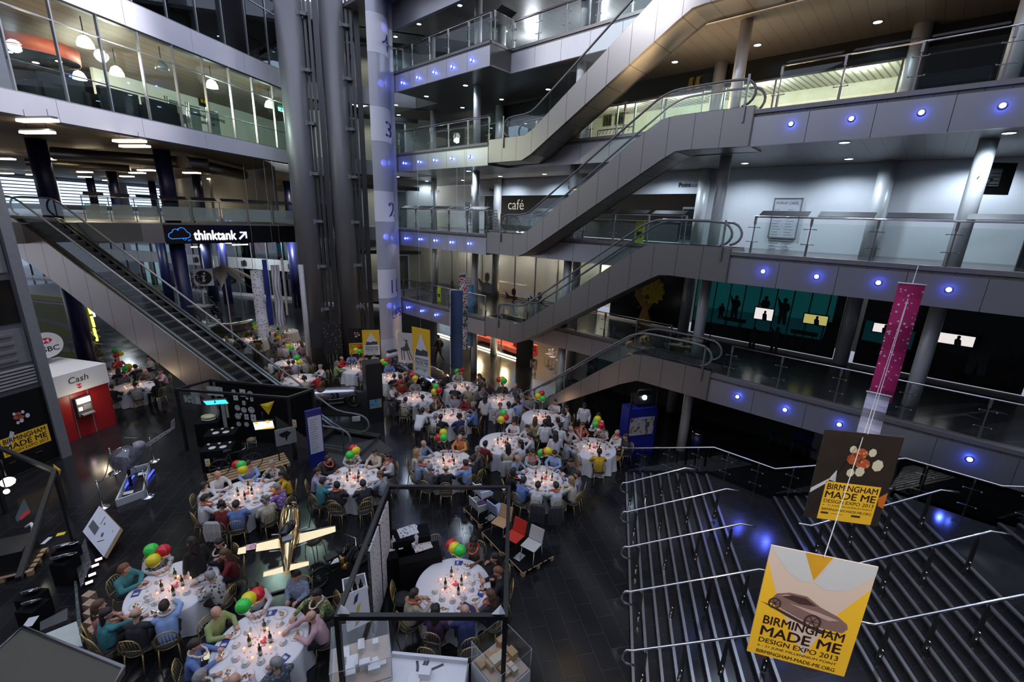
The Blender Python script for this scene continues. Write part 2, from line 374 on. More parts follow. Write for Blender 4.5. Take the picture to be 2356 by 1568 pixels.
# ---------------------------------------------------------------- balustrades of the galleries
RAILM=mat('rail_steel',(.30,.30,.30),.35,.9,var=.05); SHELF=mat('shelf_dark',(.04,.04,.04),.55)
def balustrade(label,F,L0,f,shelf=True,step=1.55,h=1.12,frit=False,fin=False,shsc=1):
    """F(along,out,z): out<0 is towards the hall"""
    t=thing('balustrade',label,'balustrade',F(L0/2,.1,f))
    n=max(1,round(L0/step)); d=L0/n
    for i in range(n):
        m=MB(); m.box(F,i*d+.06,(i+1)*d-.06,.10,.115,f+.10,f+h-.14); m.build('glass_panel',GLASSB,t)
        if frit: 
            m=MB(); m.box(F,i*d+.09,(i+1)*d-.09,.118,.122,f+.12,f+h-.32); m.build('frosted_film',FROSTF,t)
    for i in range(n+1):
        a=min(max(i*d,.03),L0-.03); m=MB()
        if fin: m.prism(lambda x,z,y:F(a+y,.12+x,f+z),[(0,0),(.13,0),(.05,h),(-.0,h)],-.02,.02)
        else:
            m.box(F,a-.015,a+.015,.13,.17,f-.02,f+h)
            m.box(F,a-.028,a-.016,.115,.19,f,f+h*.32); m.box(F,a+.016,a+.028,.115,.19,f,f+h*.32); m.box(F,a-.03,a+.03,.11,.19,f+h*.8,f+h)
        for zz in (.32,.72): m.box(F,a-.17,a+.17,.13,.15,f+zz*h-.01,f+zz*h+.01)
        for zz in (.32,.72):
            for sx in(-.16,.16): m.ball(F(a+sx,.10,f+zz*h),.022,6)
        m.build('post',RAILM,t)
    m=MB(); m.tube([F(0,.14,f+h+.02),F(L0,.14,f+h+.02)],.024,8); m.build('handrail',CHROME,t)
    if shelf:
        for i in range(n):
            g=.12
            m=MB(); m.prism(lambda y,z,a:F(a,.14+y,f+h+z),[(-.06,.06),(-.06,.075),(.30,.22),(.30,.20)],i*d+g,(i+1)*d-g); m.build('leaning_shelf',SHELF,t)
    return t
FROSTF=glass('frit_film',(.9,.9,.9),.03,.55,(.68,.70,.70))
def GS(s0,dirn,n): return lambda a,b,z:G(s0+dirn*a,n+b,z)
def GN(s,n0,sgn): return lambda a,b,z:G(s+sgn*b,n0+a,z)
for k,nm in ((2,'two'),(3,'three')):
    balustrade('glass balustrade with leaning shelf, right side of level '+nm,GS(4.2,-1,16),12.6,FL[k]+.09,True)
balustrade('glass balustrade with slim rail, right side of level one',GS(4.2,-1,16),12.6,F1+.09,False)
for k,nm in ((1,'one'),(2,'two'),(3,'three'),(4,'four')):
    balustrade('glass balustrade of level %s between lifts and escalators'%nm,GS(SL-.1,-1,16),7.7,FL[k]+.09,k>1)
    balustrade('glass balustrade of level %s behind the escalator'%nm,GS(R1-1.6 if k<4 else R1,-1,17.4),(R1-1.6-R0-2.2) if k<4 else 12.5,FL[k]+.09,k>1)
    if k==4: balustrade('short return of glass balustrade on level four',GN(R1,16.1,-1),1.25,F4+.09,True)
# ---------------------------------------------------------------- escalators of the galleries
TREAD=mat('escalator_tread',(.05,.05,.055),.4,.6); SKIRT=mat('skirt_steel',(.5,.5,.5),.3,1,var=.03)
TRUSS=stripe_mat('truss_cladding',(.33,.315,.30),(.12,.11,.10),.35,rot=(0,0,_b-math.pi/2),rough=.36,thr=.975,metal=.8)
def smooth(pts,it=2):
    for _ in range(it):
        q=[pts[0]]
        for a,b in zip(pts,pts[1:]): q+=[(a[0]*.75+b[0]*.25,a[1]*.75+b[1]*.25),(a[0]*.25+b[0]*.75,a[1]*.25+b[1]*.75)]
        q.append(pts[-1]); pts=q
    return pts
def escalator(lab,F,x0,x1,W,rise,run0,run1,depth,zb,trussm,stubs=True,deep=1.0,plant=False):
    """F(x,y,z): x rises from bottom x0 to top x1, y across 0..W (0 is the near side)"""
    t=thing('escalator',lab,'escalator',F(x0,W/2,zb))
    A0,A1=x0+run0,x1-run1; z=zb
    top=[(x0,z+.17),(A0,z+.19),(A0+.5,z+.42)]; hi=[(A1-.6,z+rise-.22),(A1,z+rise+.13),(A1+.5,z+rise+.2),(x1,z+rise+.2)]
    tp=[top[0]]+smooth(top[1:]+hi[:3],1)+[hi[3]] if False else top+hi
    lo=[(x0,z-.85),(A0-.15,z-.85),(A0+.4,z-.62),(A1+.1,z+rise-1.22),(A1+.6,z+rise-.95),(A1+1.0,z+rise-.92),(x1,z+rise-.95)]
    if plant: lo=plant
    m=MB(); poly=tp+lo[::-1]
    for y0,y1 in ((0,.16),(W-.16,W)): m.prism(lambda x,zz,y:F(x,y,zz),poly,y0,y1)
    for a,b in zip(lo,lo[1:]): m.add([F(a[0],0,a[1]),F(b[0],0,b[1]),F(b[0],W,b[1]),F(a[0],W,a[1])],[(0,1,2,3)])
    m.add([F(x1,0,lo[-1][1]),F(x1,W,lo[-1][1]),F(x1,W,hi[-1][1]),F(x1,0,hi[-1][1])],[(0,1,2,3)]); m.add([F(x0,0,lo[0][1]),F(x0,W,lo[0][1]),F(x0,W,tp[0][1]),F(x0,0,tp[0][1])],[(0,1,2,3)])
    m.build('truss_cladding',trussm,t)
    m=MB()                                                       # deck strips on both sides
    for y0 in (.01,.2,W-.25,W-.06):
        for a,b in zip(tp,tp[1:]): m.add([F(a[0],y0,a[1]+.012),F(b[0],y0,b[1]+.012),F(b[0],y0+.05,b[1]+.012),F(a[0],y0+.05,a[1]+.012)],[(0,1,2,3)])
    m.build('skirt_trim',SKIRT,t)
    m=MB()
    for y0,y1 in ((.06,.3),(W-.3,W-.06)):
        for a,b in zip(tp,tp[1:]): m.add([F(a[0],y0,a[1]-.0),F(b[0],y0,b[1]-.0),F(b[0],y1,b[1]-.0),F(a[0],y1,a[1]-.0)],[(0,1,2,3)])
    m.build('side_deck',BLACK,t)
    m=MB(); n=int((A1-A0)/.40); 
    for i in range(n):                                           # steps
        xa=A0+.2+(A1-A0-.2)*i/n; xb=A0+.2+(A1-A0-.2)*(i+1)/n; zz=z+rise*(i+1)/n-.02
        m.add([F(xa,.3,zz-rise/n),F(xa,W-.3,zz-rise/n),F(xa,W-.3,zz),F(xa,.3,zz),F(xb,W-.3,zz),F(xb,.3,zz)],[(0,1,2,3),(3,2,4,5)])
    m.add([F(x0,.3,z+.01),F(A0+.2,.3,z+.01),F(A0+.2,W-.3,z+.01),F(x0,W-.3,z+.01)],[(0,1,2,3)]); m.add([F(A1,.3,z+rise+.01),F(x1,.3,z+rise+.01),F(x1,W-.3,z+rise+.01),F(A1,W-.3,z+rise+.01)],[(0,1,2,3)])
    m.build('steps',TREAD,t)
    e0,e1=x0+(.55 if not stubs else .9),x1-.2
    for y in (.17,W-.17):
        hr=[(e0+.25,z+.25),(e0+.02,z+.36),(e0-.12,z+.62),(e0,z+.92),(e0+.3,z+1.07),(A0,z+1.08),(A0+.55,z+1.32),(A1-.55,z+rise+.72),(A1+.1,z+rise+1.02),(A1+.6,z+rise+1.06),(e1-.3,z+rise+1.06),(e1,z+rise+.9),(e1+.12,z+rise+.62),(e1,z+rise+.36),(e1-.25,z+rise+.25)]
        h2=smooth(hr,1)
        m=MB(); m.tube([F(p[0],y,p[1]) for p in h2],.042,8); m.build('handrail',mat('handrail_rubber',(.16,.16,.165),.3),t)
        m=MB(); up=[p for p in hr[4:11]]
        gl=[(hr[i][0],y,hr[i][1]) for i in range(1,14)]
        base=[q for q in tp if e0<q[0]<e1]
        pl=[(hr[i][0],hr[i][1]) for i in range(0,15)]+[(b[0],b[1]) for b in base[::-1]]
        m.prism(lambda x,zz,yy:F(x,yy,zz),pl,y-.006,y+.006); m.build('glass_side',GLASSB,t)
    m=MB()
    for xx,zz in ((e0+.1,z),(e1-.1,z+rise)):
        m.box(F,xx-.03,xx+.03,-.06,-.02,zz-.25,zz+1.1)
    m.build('end_post',RAILM,t)
    return t
def EF(s,y,z): return G(s,15.95+y,z)
for k,lab in ((0,'lowest wall-side escalator from ground to level one'),(1,'escalator rising from level one to level two'),(2,'escalator rising from level two to level three'),(3,'topmost escalator with copper lit underside')):
    fb=FL[k]
    lo=None
    if k==0: lo=[(16.4-2.3,-.0),(14.1-1.2,0.0),(12.6,.33),(8.2,3.05),(7.5,3.40),(7.2,3.43),(4.7,3.42)]; lo=[(-a,b) for a,b in lo]
    escalator(lab,lambda x,y,z:EF(-x,y,z),-16.4 if k else -14.6,-4.7,1.42,FL[k+1]-fb,2.3 if k else 1.1,3.0,1,fb,TRUSS,plant=lo)
# ---------------------------------------------------------------- fascia lamps and downlights
leds=[]
def led(px,py,k):
    p=PL(px,py,Nv,15.985); F=AX(p,-Bv,UP,-Nv)
    o=MB().lathe(F,[(.085,0),(.075,.012),(.06,.02)],14).build('fascia_lamp',mat('lamp_bezel',(.3,.32,.4),.3,.9)); o['category']='lamp'
    m=MB(); m.lathe(F,[(.058,.021),(.045,.035),(.02,.042),(1e-4,.043)],12); m.build('lens',LEDCORE,o); leds.append(o)
    l=point(p-Nv*.10,2.2,(.05,.10,1),.03); l.parent=o; l.matrix_parent_inverse=Matrix.Translation(o.location).inverted()
    return o
LED={4:[(925,190),(960,178),(998,166),(1039,153),(1084,138)],3:[(929,375),(963,372),(999,368),(1038,364),(1080,360),(1820,285),(1959,273),(2120,259),(2307,243)],
 2:[(933,548),(965,550),(1000,553),(1037,557),(1078,560),(1756,624),(1879,636),(2021,650),(2183,666)],1:[(937,707),(969,715),(1002,724),(1697,912),(1806,942),(1931,976),(2231,1056)]}
for k,ps in LED.items():
    q=[led(x,y,k) for x,y in ps]
    ordlabel(q,'# round blue lamp in the silver fascia of level '+('','one','two','three','four')[k],'blue lamps in the gallery fascias')
DL={3:[(1943,327),(1953,365),(2322,305),(2273,353),(1714,375),(1526,386),(1253,400),(1151,405),(1065,414),(1078,393),(982,416),(936,428),(915,406)],
 4:[(2020,50),(1743,103),(1553,142),(1447,209),(1219,250),(1261,205),(1154,228),(1071,196),(1064,247),(981,221),(935,276),(917,264),(911,241)],
 5:[(1058,12),(964,55),(910,84),(911,110),(1163,71)]}
def downlight(p,pw,col=(.72,.85,1)):
    F=lambda x,y,z:p+Vector((x,y,z))
    o=MB().lathe(F,[(.16,-.012),(.15,-.02),(.125,-.012)],16).build('downlight',CHROME); o['category']='downlight'
    o.location=p; o.data.transform(Matrix.Translation(Vector((0,0,-.02))))
    MB().lathe(F,[(1e-4,-.016),(.125,-.016)],16).build('lens',DOWN,o)
    if pw:
        l=spot(Vector((0,0,-.06)),pw,col,158 if pw>100 else 125,.1); l.parent=o
    return o
for k,ps in DL.items():
    q=[downlight(Z(x,y,FL[k]-.9),{3:120,4:40,5:40}[k]) for x,y in ps]
    ordlabel(q,'# round downlight in the soffit above level '+('','','','two','three','four')[k],'downlights in the gallery soffits')
# ================================================================ lift tower
def HD(px,py,dist):
    d=ray(px,py); return C0+d*(dist/math.hypot(d.x,d.y))
COLC=mat('lift_column',(.20,.20,.21),.42,.3,var=.04,sc=.6)
for px,dist,lab in ((695,30.0,'left lift column, tall grey cylinder'),(785,30.6,'right lift column, tall grey cylinder')):
    c=HD(px,400,dist); c.z=0
    m=MB(); m.lathe(lambda x,y,z:Vector((c.x+x,c.y+y,z)),[(.68,0),(.68,23)],28)
    t=thing('lift_column',lab,'column',c); m.build('shaft',COLC,t)
    e=Vector((c.y,-c.x,0)).normalized(); dd=Vector((c.x,c.y,0)).normalized()
    F=AX(c,e,dd,UP)
    for k in range(9):
        b=MB(); z=.9+k*2.68; b.box(F,.45,.95,-.45,-.2,z,z+.16); b.box(F,.4,.5,-.55,-.35,z-.06,z+.2); b.box(F,.85,.95,-.45,.2,z,z+.16); b.build('bracket',GREYM,t)
    b=MB(); b.box(F,.95,1.1,-.2,.12,0,22.5); b.build('guide_rail',mat('guide_steel',(.10,.10,.105),.4,.7),t)
    b=MB(); b.box(F,1.2,1.5,.2,.4,0,22.5); b.build('guide_rail',mat('guide_steel'),t)
    b=MB(); b.box(F,.72,.86,-.1,.1,0,22.5); b.build('guide_rail',mat('guide_steel'),t)
# lift car between the columns
c=HD(752,560,30.6); F=AX(c,Vector((c.y,-c.x,0)).normalized(),Vector((c.x,c.y,0)).normalized(),UP)
t=thing('lift_car','dark glass lift car stopped between the two tall columns','lift',Vector((c.x,c.y,c.z-1.5)))
b=MB(); b.box(F,-.62,.62,.95,2.2,-1.55,-1.2); b.build('car_floor',GREYD,t)
b=MB(); b.box(F,-.62,.62,.95,2.2,1.3,2.4); b.build('car_roof',GREYD,t)
b=MB(); b.box(F,-.62,.62,.96,.98,-1.2,1.3); b.build('car_glass',DKGLASS,t)
b=MB(); b.box(F,-.62,.62,2.18,2.2,-1.2,1.3); b.build('rear_panel',GREYM,t)
# number blade
pl,pr=HD(858,400,27.7),HD(913,400,29.0); pl.z=pr.z=0
ch=pr-pl; nrm=Vector((ch.y,-ch.x,0)).normalized(); 
if nrm.dot(pl)>0: nrm=-nrm
NB=14
def blade(u): return pl+ch*u+nrm*(.42*math.sin(math.pi*min(1,u*1.15)**.75) if u<.87 else .42*math.sin(math.pi*1.0005)*0+.0)
def BF(u,z,d=0): 
    p=blade(u); q=blade(min(1,u+.02))-blade(max(0,u-.02)); n=Vector((q.y,-q.x,0)).normalized(); n=-n if n.dot(p)>0 else n
    return p+n*d+UP*z
BLADE=mat('lilac_grey_panel',(.50,.50,.56),.38,.2,var=.04,sc=.7)
t=thing('lift_sign_blade','tall curved pale panel numbered four to one beside the lifts','sign',pl)
def sheet(u0,u1,z0,z1,d,n=10,zs=1):
    m=MB(); 
    vs=[]; 
    for j in range(zs+1):
        for i in range(n+1): vs.append(BF(u0+(u1-u0)*i/n,z0+(z1-z0)*j/zs,d))
    m.add(vs,[(j*(n+1)+i,j*(n+1)+i+1,(j+1)*(n+1)+i+1,(j+1)*(n+1)+i) for j in range(zs) for i in range(n)],True); return m
m=sheet(0,1,.05,23,0,20); b=sheet(0,1,.05,23,-.12,20); m.add(b.v,b.f,True); m.build('panel',BLADE,t)
m=sheet(0,1,.05,2.0,.012,20); m.build('foot_panel',mat('white_foot',(.62,.63,.65),.4),t)
NUMB=mat('navy_print',(.03,.03,.28),.5); PATCH=mat('white_patch',(.82,.82,.86),.45,var=.02)
for nn,(z0,z1) in zip('4321',((17.85,19.7),(13.5,15.25),(9.15,10.85),(4.6,6.35))):
    sheet(0,.72,z0,z1,.012,12).build('number_patch',PATCH,t)
    m=MB(); v,f,tw,th=text_geo(nn,.0); sx=.56/tw; sy=.82/th
    [m.add([BF(.36+q[0]*sx/1.7+ox,z0+.28+q[1]*sy,.022) for q in v],f) for ox in (0,.012,.024,.036)]; m.build('number',NUMB,t)
m=MB(); v,f,tw,th=text_geo('LIFTS',0); 
m.add([BF(.36+q[0]*.62/tw,3.25+q[1]*.55/th,.022) for q in v],f); m.build('lettering',NUMB,t)
for px,py in ((885,64),(872,192),(879,375),(884,545),(892,703)):             # beams of blue from the fascia side
    p=HD(px,py,27.0); e=PL(px,py,Vector((p.x,p.y,0)).normalized(),28.0)
    spot(p+Vector((.6,-.1,.1)),22,(.12,.16,1),22,.02,e)
# lobbies behind the lifts
e1=Vector((math.cos(math.radians(16)),math.sin(math.radians(16)),0)); cc=HD(700,400,33.2); cc.z=0
LF_=AX(cc,e1,Vector((-e1.y,e1.x,0)),UP)
for k in (1,2,3,4,5):
    f=FL[k]; m=MB(); m.box(LF_,-.5,8,0,.2,f-.9,f); m.box(LF_,-.5,8,.2,4,f-.2,f-.02); struct('trim_%d'%(40+k),m,ALU,'silver edge of the lift lobby bridge')
    if k<5:
        m=MB(); m.box(LF_,-.5,8.5,3.6,3.8,f,f+3.4); struct('wall_lift_lobby_%d'%k,m,mat('lobby_wall',(.23,.24,.23),.7),'grey rear wall of the lift lobby')
        for x0 in (2.4,5.4):
            t=thing('lift_door','%s lift door in pale frame at lobby level %d'%('left' if x0<3 else 'right',k),'door',LF_(x0+.5,.1,f))
            b=MB(); b.box(LF_,x0,x0+.1,.02,.14,f,f+2.5); b.box(LF_,x0+1,x0+1.1,.02,.14,f,f+2.5); b.box(LF_,x0,x0+1.1,.02,.14,f+2.4,f+2.5); b.build('door_frame',PALE,t)
            b=MB(); b.box(LF_,x0+.1,x0+1,.06,.08,f,f+2.4); b.build('door_glass',DKGLASS,t)
            b=MB(); b.box(LF_,x0-.9,x0+1.9,-.05,.15,f+2.5,f+2.75); b.build('door_header',BLACK,t)
        p=LF_(4.2,2.2,f+3.3); l=spot(p,60,(1,.93,.75),140,.1)
# ================================================================ left building
OF=-20.0
def lfas(nm,z0,z1,a0,a1,jo,mt):
    m=MB(); a=a0
    while a<a1-.01: m.box(L,a+.008,min(a+jo,a1)-.008,OF-.1,OF,z0+.03,z1); a+=jo
    m.m=1; m.box(L,a0,a1,OF-.3,OF-.05,z0+.1,z1-.03); m.box(L,a0,a1,OF-.25,OF-.0,z0-.05,z0+.03); struct(nm,m,[mt,BLACK],'pale silver fascia band of the left building')
LFM=mat('lavender_silver',(.78,.77,.84),.40,.2,var=.06,sc=.8)
lfas('trim_50',12.34,13.1,4.2,27.2,3.02,LFM); lfas('trim_51',16.48,17.46,4.2,27.2,3.02,LFM); lfas('trim_52',20.9,21.8,4.2,27.2,3.02,LFM)
CEILB=stripe_mat('brown_deck_ceiling',(.16,.11,.075),(.09,.065,.05),.45,rot=(0,0,_a),rough=.6,thr=.85)
for nm,z0,z1,o0 in (('ceiling_6',16.55,17.4,-46),('ceiling_7',20.95,21.7,-46)):
    m=MB(); m.box(L,4.2,34,o0,OF-.3,z0,z1); struct(nm,m,CEILB,'brown deck ceiling inside the left building')
m=MB(); m.box(L,4.2,70,-76,OF-.3,12.4,13.08); struct('ceiling_8',m,CEILB,'brown service ceiling over the level two hall')
MUL=mat('mullion_silver',(.45,.45,.47),.35,.8)
def facade(nm,z0,z1,zt,glm,lab):
    t=thing(nm,lab,'window',L(16,OF,z0)); t['kind']='structure'
    ma=[4.65+1.508*i for i in range(15)]
    for i,a in enumerate(ma):
        b=MB(); b.box(L,a-.025,a+.025,OF-.12,OF,z0,z1); b.build('mullion',MUL,t)
    for z in (z0+.02,zt,z1-.03):
        b=MB(); b.box(L,ma[0],ma[-1],OF-.1,OF-.01,z-.022,z+.022); b.build('transom',MUL,t)
    for a,b_ in zip(ma,ma[1:]):
        b=MB(); b.box(L,a+.03,b_-.03,OF-.06,OF-.05,z0,z1); b.build('pane',glm,t)
    b=MB(); b.tube([L(ma[0],OF-.2,z0+1.02),L(ma[-1],OF-.2,z0+1.02)],.025,6); b.build('guard_rail',GREYD,t)
facade('window_1',13.1,16.5,15.72,GLASS,'long glazed facade of the lit level three room')
facade('window_2',17.46,20.92,20.2,DKGLASS,'dark glazed facade of the upper floor')
m=MB(); m.box(L,4.2,12.1,OF-.1,OF-.02,13.1,16.5); struct('wall_facade_end',m,mat('slate_blue_panel',(.23,.25,.28),.5,.2),'slate panel at the left end of the facade')
# level three room
m=MB(); m.box(L,4.2,34,-40,-39.8,13.1,16.55); struct('wall_room_far',m,mat('dim_brown_wall',(.20,.17,.14),.8),'dim far wall of the level three room')
m=MB(); m.box(L,20.6,34,-28.2,-28.0,13.1,16.55); struct('wall_room_white',m,mat('warm_white_wall',(.82,.80,.74),.75,var=.03),'white wall of the level three room')
m=MB(); m.box(L,33.8,34,-28,OF-.3,13.1,16.55); struct('wall_room_end',m,mat('teal_grey_wall',(.28,.36,.36),.7),'grey green end wall of the level three room')
m=MB(); m.box(L,4.2,34,-30,-29.8,17.46,20.95); struct('wall_room_upper',m,GREYD,'dark rear wall of the upper floor room')
m=MB(); m.box(L,4.2,34,-40,OF-.3,13.08,13.12); struct('floor_6',m,mat('brown_carpet',(.10,.085,.075),.8),'carpet of the level three room')
BELL=mat('lit_bell_shade',(1,.95,.85),.3,es=3.5,ecol=(1,.93,.80)); BELLOFF=mat('grey_bell_shade',(.28,.29,.29),.35,.5)
bells=[]
for px,py,lit,o in ((195,94,1,-22.6),(182,172,1,-25.4),(268,162,1,-24.6),(372,150,0,-23),(487,192,1,-24),(620,238,1,-24)):
    z2=PL(px,py,NAv,-20).z; o=min(-20.9,-20*6.0/(z2-9.6)); p=PL(px,py,NAv,o); t=thing('pendant_lamp','','lamp',p)
    F=lambda x,y,z:p+Vector((x,y,z))
    b=MB(); b.lathe(F,[(.27,-.2),(.26,-.08),(.18,.1),(.07,.18)],16); b.build('bell_shade',BELL if lit else BELLOFF,t)
    b=MB(); b.tube([p+UP*.2,Vector((p.x,p.y,16.5))],.02,5); b.build('cord',BLACK,t)
    if lit: l=point((0,0,-.4),150,(1,.90,.70) if px<400 else (.75,1,.92),.2); l.parent=t
    bells.append(t)
ordlabel(bells,'# bell shaped pendant lamp in the glazed level three room','bell pendants on level three')
def sofa(a,o,lab,ln=2.0):
    t=thing('sofa',lab,'sofa',L(a,o,13.12)); S_=mat('black_leather',(.012,.012,.014),.35)
    F=lambda x,y,z:L(a+x,o+y,13.12+z)
    b=MB(); b.box(F,-ln/2,ln/2,-.4,.4,.12,.45); b.build('seat',S_,t)
    b=MB(); b.box(F,-ln/2,ln/2,.25,.45,.12,1.0); b.build('backrest',S_,t)
    for s in (-1,1):
        b=MB(); b.box(F,s*ln/2-.12,s*ln/2+.12,-.4,.45,.1,.65); b.build('armrest',S_,t)
for i,(a,o) in enumerate(((14.1,-21.2),(16.0,-21.0),(17.75,-21.0),(12.6,-24),(15.0,-23.3))): sofa(a,o,['black leather sofa by the window under the bell lamps, left one','black leather sofa by the window, middle one','black leather sofa by the window, right one','black sofa deeper in the level three room, left','black sofa deeper in the level three room, right'][i],1.5)
p=PL(72,122,NAv,-24.5); t=thing('disc_canopy','round red and cream ceiling canopy with small spotlights','lamp',p)
F=lambda x,y,z:p+Vector((x,y,z))
b=MB(); b.lathe(F,[(1.5,-.18),(1.52,.35)],32); b.build('red_rim',mat('rust_red',(.45,.09,.05),.6),t); b=MB(); b.lathe(F,[(1e-4,-.18),(1.48,-.18)],32); b.build('cream_underside',mat('cream_disc',(.5,.47,.36),.6),t)
for dx,dy in ((-.2,-.7),(-.5,.6),(.8,.3)):
    b=MB(); b.lathe(lambda x,y,z:p+Vector((x+dx,y+dy,z)),[(1e-4,-.2),(.11,-.2),(.11,-.16)],10); b.build('spotlight',BELL,t)
l=point((0,0,-.6),25,(1,.8,.55),.2); l.parent=t
# gates, door, sign and lettering of the lit room
for i,a in enumerate((18.35,19.4,20.5)):
    t=thing('entrance_gate','%s glass entrance gate with steel posts'%('left','middle','right')[i],'gate',L(a,-21,13.12))
    for da in (0,.12):
        b=MB(); b.tube([L(a+da,-21,13.12),L(a+da,-21,14.5)],.03,6); b.build('post',CHROME,t)
    b=MB(); b.box(L,a+.2,a+.75,-21.02,-21,13.25,14.4); b.build('gate_glass',DKGLASS,t)
t=thing('door_1','dark grey door with a small notice in the white room','door',L(24,-27.9,13.1)); t['kind']='structure'
b=MB(); b.box(L,24.9,26.0,-27.99,-27.93,13.1,15.3); b.build('door_leaf',GREYD,t); b=MB(); b.box(L,25.3,25.6,-27.93,-27.92,14.4,14.75); b.build('notice',WHITE,t)
FW_=AX(L(0,-27.98,0),Av,UP,NAv)
t=thing('wall_sign','black sign with yellow emblem above faculty lettering','sign',L(24,-27.97,15)); p=toL(PL(467,230,NAv,-27.98))
b=MB(); flat(b,FW_,[(p[0]-.38,p[2]-.42),(p[0]+.38,p[2]-.42),(p[0]+.38,p[2]+.42),(p[0]-.38,p[2]+.42)],.02); b.build('plate',BLACK,t)
b=MB()
for dx in (-.12,.12): flat(b,FW_,[(p[0]+dx-.1,p[2]-.18),(p[0]+dx+.1,p[2]-.18),(p[0]+dx+.06,p[2]+.05),(p[0]+dx+.1,p[2]+.22),(p[0]+dx-.06,p[2]+.2)],.03)
b.build('emblem',YEL,t)
b=MB(); letter(b,'Technology, Engineering',FW_,p[0]+.15,p[2]-1.15,h=.26,bold=.02,d=.01,al='c'); letter(b,'and the',FW_,p[0]+.15,p[2]-1.5,h=.24,bold=.02,d=.01,al='c'); b.build('lettering',BLACK,t)
b=MB(); letter(b,'Faculty of',FW_,p[0]+.15,p[2]-.82,h=.26,d=.01,al='c'); b.build('lettering',GREYM,t)
t=thing('exit_sign','green running-man exit sign at the right end of the room','sign',L(31,-24,15.6)); q=PL(648,252,NAv,-24)
b=MB(); FX=AX(q,Av,UP,NAv); flat(b,FX,[(-.35,-.14),(.35,-.14),(.35,.14),(-.35,.14)],0); b.build('plate',mat('exit_green',(.1,.7,.35),.4,es=2.5,ecol=(.1,.8,.35)),t)
b=MB(); flat(b,FX,[(-.05,-.1),(.05,-.1),(.02,.02),(.12,.06),(-.06,.06),(-.14,-.05)],.01); disc(b,FX,.05,.09,.03,d=.01,n=8); flat(b,FX,[(.18,-.05),(.28,0),(.18,.05)],.01); b.build('pictogram',WHITE,t)
# ---------------------------------------------------------------- level two hall
m=MB(); m.prism(lambda x,y,z:Vector((x,y,z)),[tuple(q.to_2d()) for q in (L(8,-24.9,0),L(16.2,-24.9,0),L(19,-23.2,0),G(29.6,12.6,0),G(40,12.6,0),L(66,-30,0),L(66,-76,0),L(8,-76,0))],F2-.9,F2-.02)
struct('floor_7',m,mat('hall_two_floor',(.10,.10,.10),.35),'floor slab of the level two hall at the left')
m=MB(); m.box(L,62,62.2,-76,-20,F2,12.4); struct('wall_left_far',m,mat('warm_far_wall',(.50,.46,.38),.8),'far end wall of the level two hall')
m=MB(); m.box(L,8,62,-66.2,-66,F2,12.4); struct('wall_left_side',m,mat('grey_side_wall',(.4,.42,.45),.8),'side wall of the level two hall')
m=MB(); m.box(G,34,62,12.4,12.6,F2,12.4); struct('wall_hall_right',m,mat('hall_right_wall',(.38,.36,.32),.8),'right side wall of the level two hall')
DAY=mat('daylit_blind',(.7,.85,1),.3,es=.75,ecol=(.60,.80,1.0)); 
for i,a in enumerate((26,34,42,50)):
    t=thing('window_%d'%(3+i),'blue white window with slatted blinds at the far left','window',L(a+3,-65.9,F2+.6)); t['kind']='structure'
    b=MB(); b.box(L,a,a+6.4,-66,-65.95,F2+.6,12.0); b.build('daylight_pane',DAY,t)
    for j in range(9):
        b=MB(); b.box(L,a,a+6.4,-65.9,-65.8,F2+.75+j*.36,F2+.86+j*.36); b.build('blind_slat',mat('blind_blue',(.25,.32,.5),.6),t)
m=MB(); m.box(L,61.8,61.95,-48,-33,F2,F2+3.0); o=m.build('roller_shutter',stripe_mat('shutter_slats',(.30,.27,.21),(.14,.13,.11),2.2,rot=(0,-math.pi/2,0),rough=.5)); tag(o,'ribbed grey roller shutter at the end of the level two hall','shutter')
def bcol(p,r,z0,z1,lab):
    m=MB(); m.lathe(lambda x,y,z:Vector((p.x+x,p.y+y,z)),[(r,z0),(r,z1)],16); o=m.build('column',NAVY); o['kind']='structure'; o['label']=lab; o['category']='column'; return o
COLP=[(PL(385,430,Bv,30.3),.37,'thick navy column behind the thinktank sign'),(PL(107,430,NAv,-27),.37,'thick navy column behind the escalator top')]
for p,r,lab in COLP: bcol(p,r,0,F2-.92,lab+', below'); bcol(p,r,F2,12.38,lab+', above')
for px,d in ((262,52),(455,50),(497,56),(660,52),(210,70),(350,72)): bcol(HD(px,430,d),.36,F2,12.38,'navy column deep in the level two hall')
for q in ((-36.0,45.1),(-25.5,36.7),(-29.7,44.9),(-22.2,44.2),(-41.4,40.6)): bcol(Vector((q[0],q[1],0)),.42,0,F2-.92,'navy column of the ground floor entrance')
tubes=[]
for px,py in ((86,278),(86,305),(298,325),(310,337),(12,366),(104,366),(208,359),(16,399),(195,396),(195,407),(316,398),(337,392),(292,406),(441,398),(527,410),(494,412),(161,423),(238,424),(301,429),(417,424),(488,426),(620,430),(527,433),(75,402),(250,415),(380,417),(580,422)):
    p=Z(px,py,12.05); ln=1.5; F=lambda x,y,z:p+NAv*x+Av*y+UP*z
    o=MB().box(F,-ln/2,ln/2,-.09,.09,.05,.12).build('fluorescent_batten',GREYM); o['category']='light'
    b=MB(); b.box(F,-ln/2,ln/2,-.11,.11,-.03,.05); b.build('tube',TUBE,o)
    b=MB()
    for x in (-.5,.5): b.tube([F(x,0,.12),F(x,0,.34)],.01,4)
    b.build('hanger',BLACK,o); tubes.append(o)
ordlabel(tubes,'# lit fluorescent batten under the brown level two ceiling','fluorescent battens over the level two hall')
for a,o,w in ((20,-30,420),(30,-38,700),(42,-46,800),(40,-30,700),(54,-52,800)): spot(L(a,o,12.0),w,(1,.86,.62),165,.6,L(a,o,0))
ducts=[]
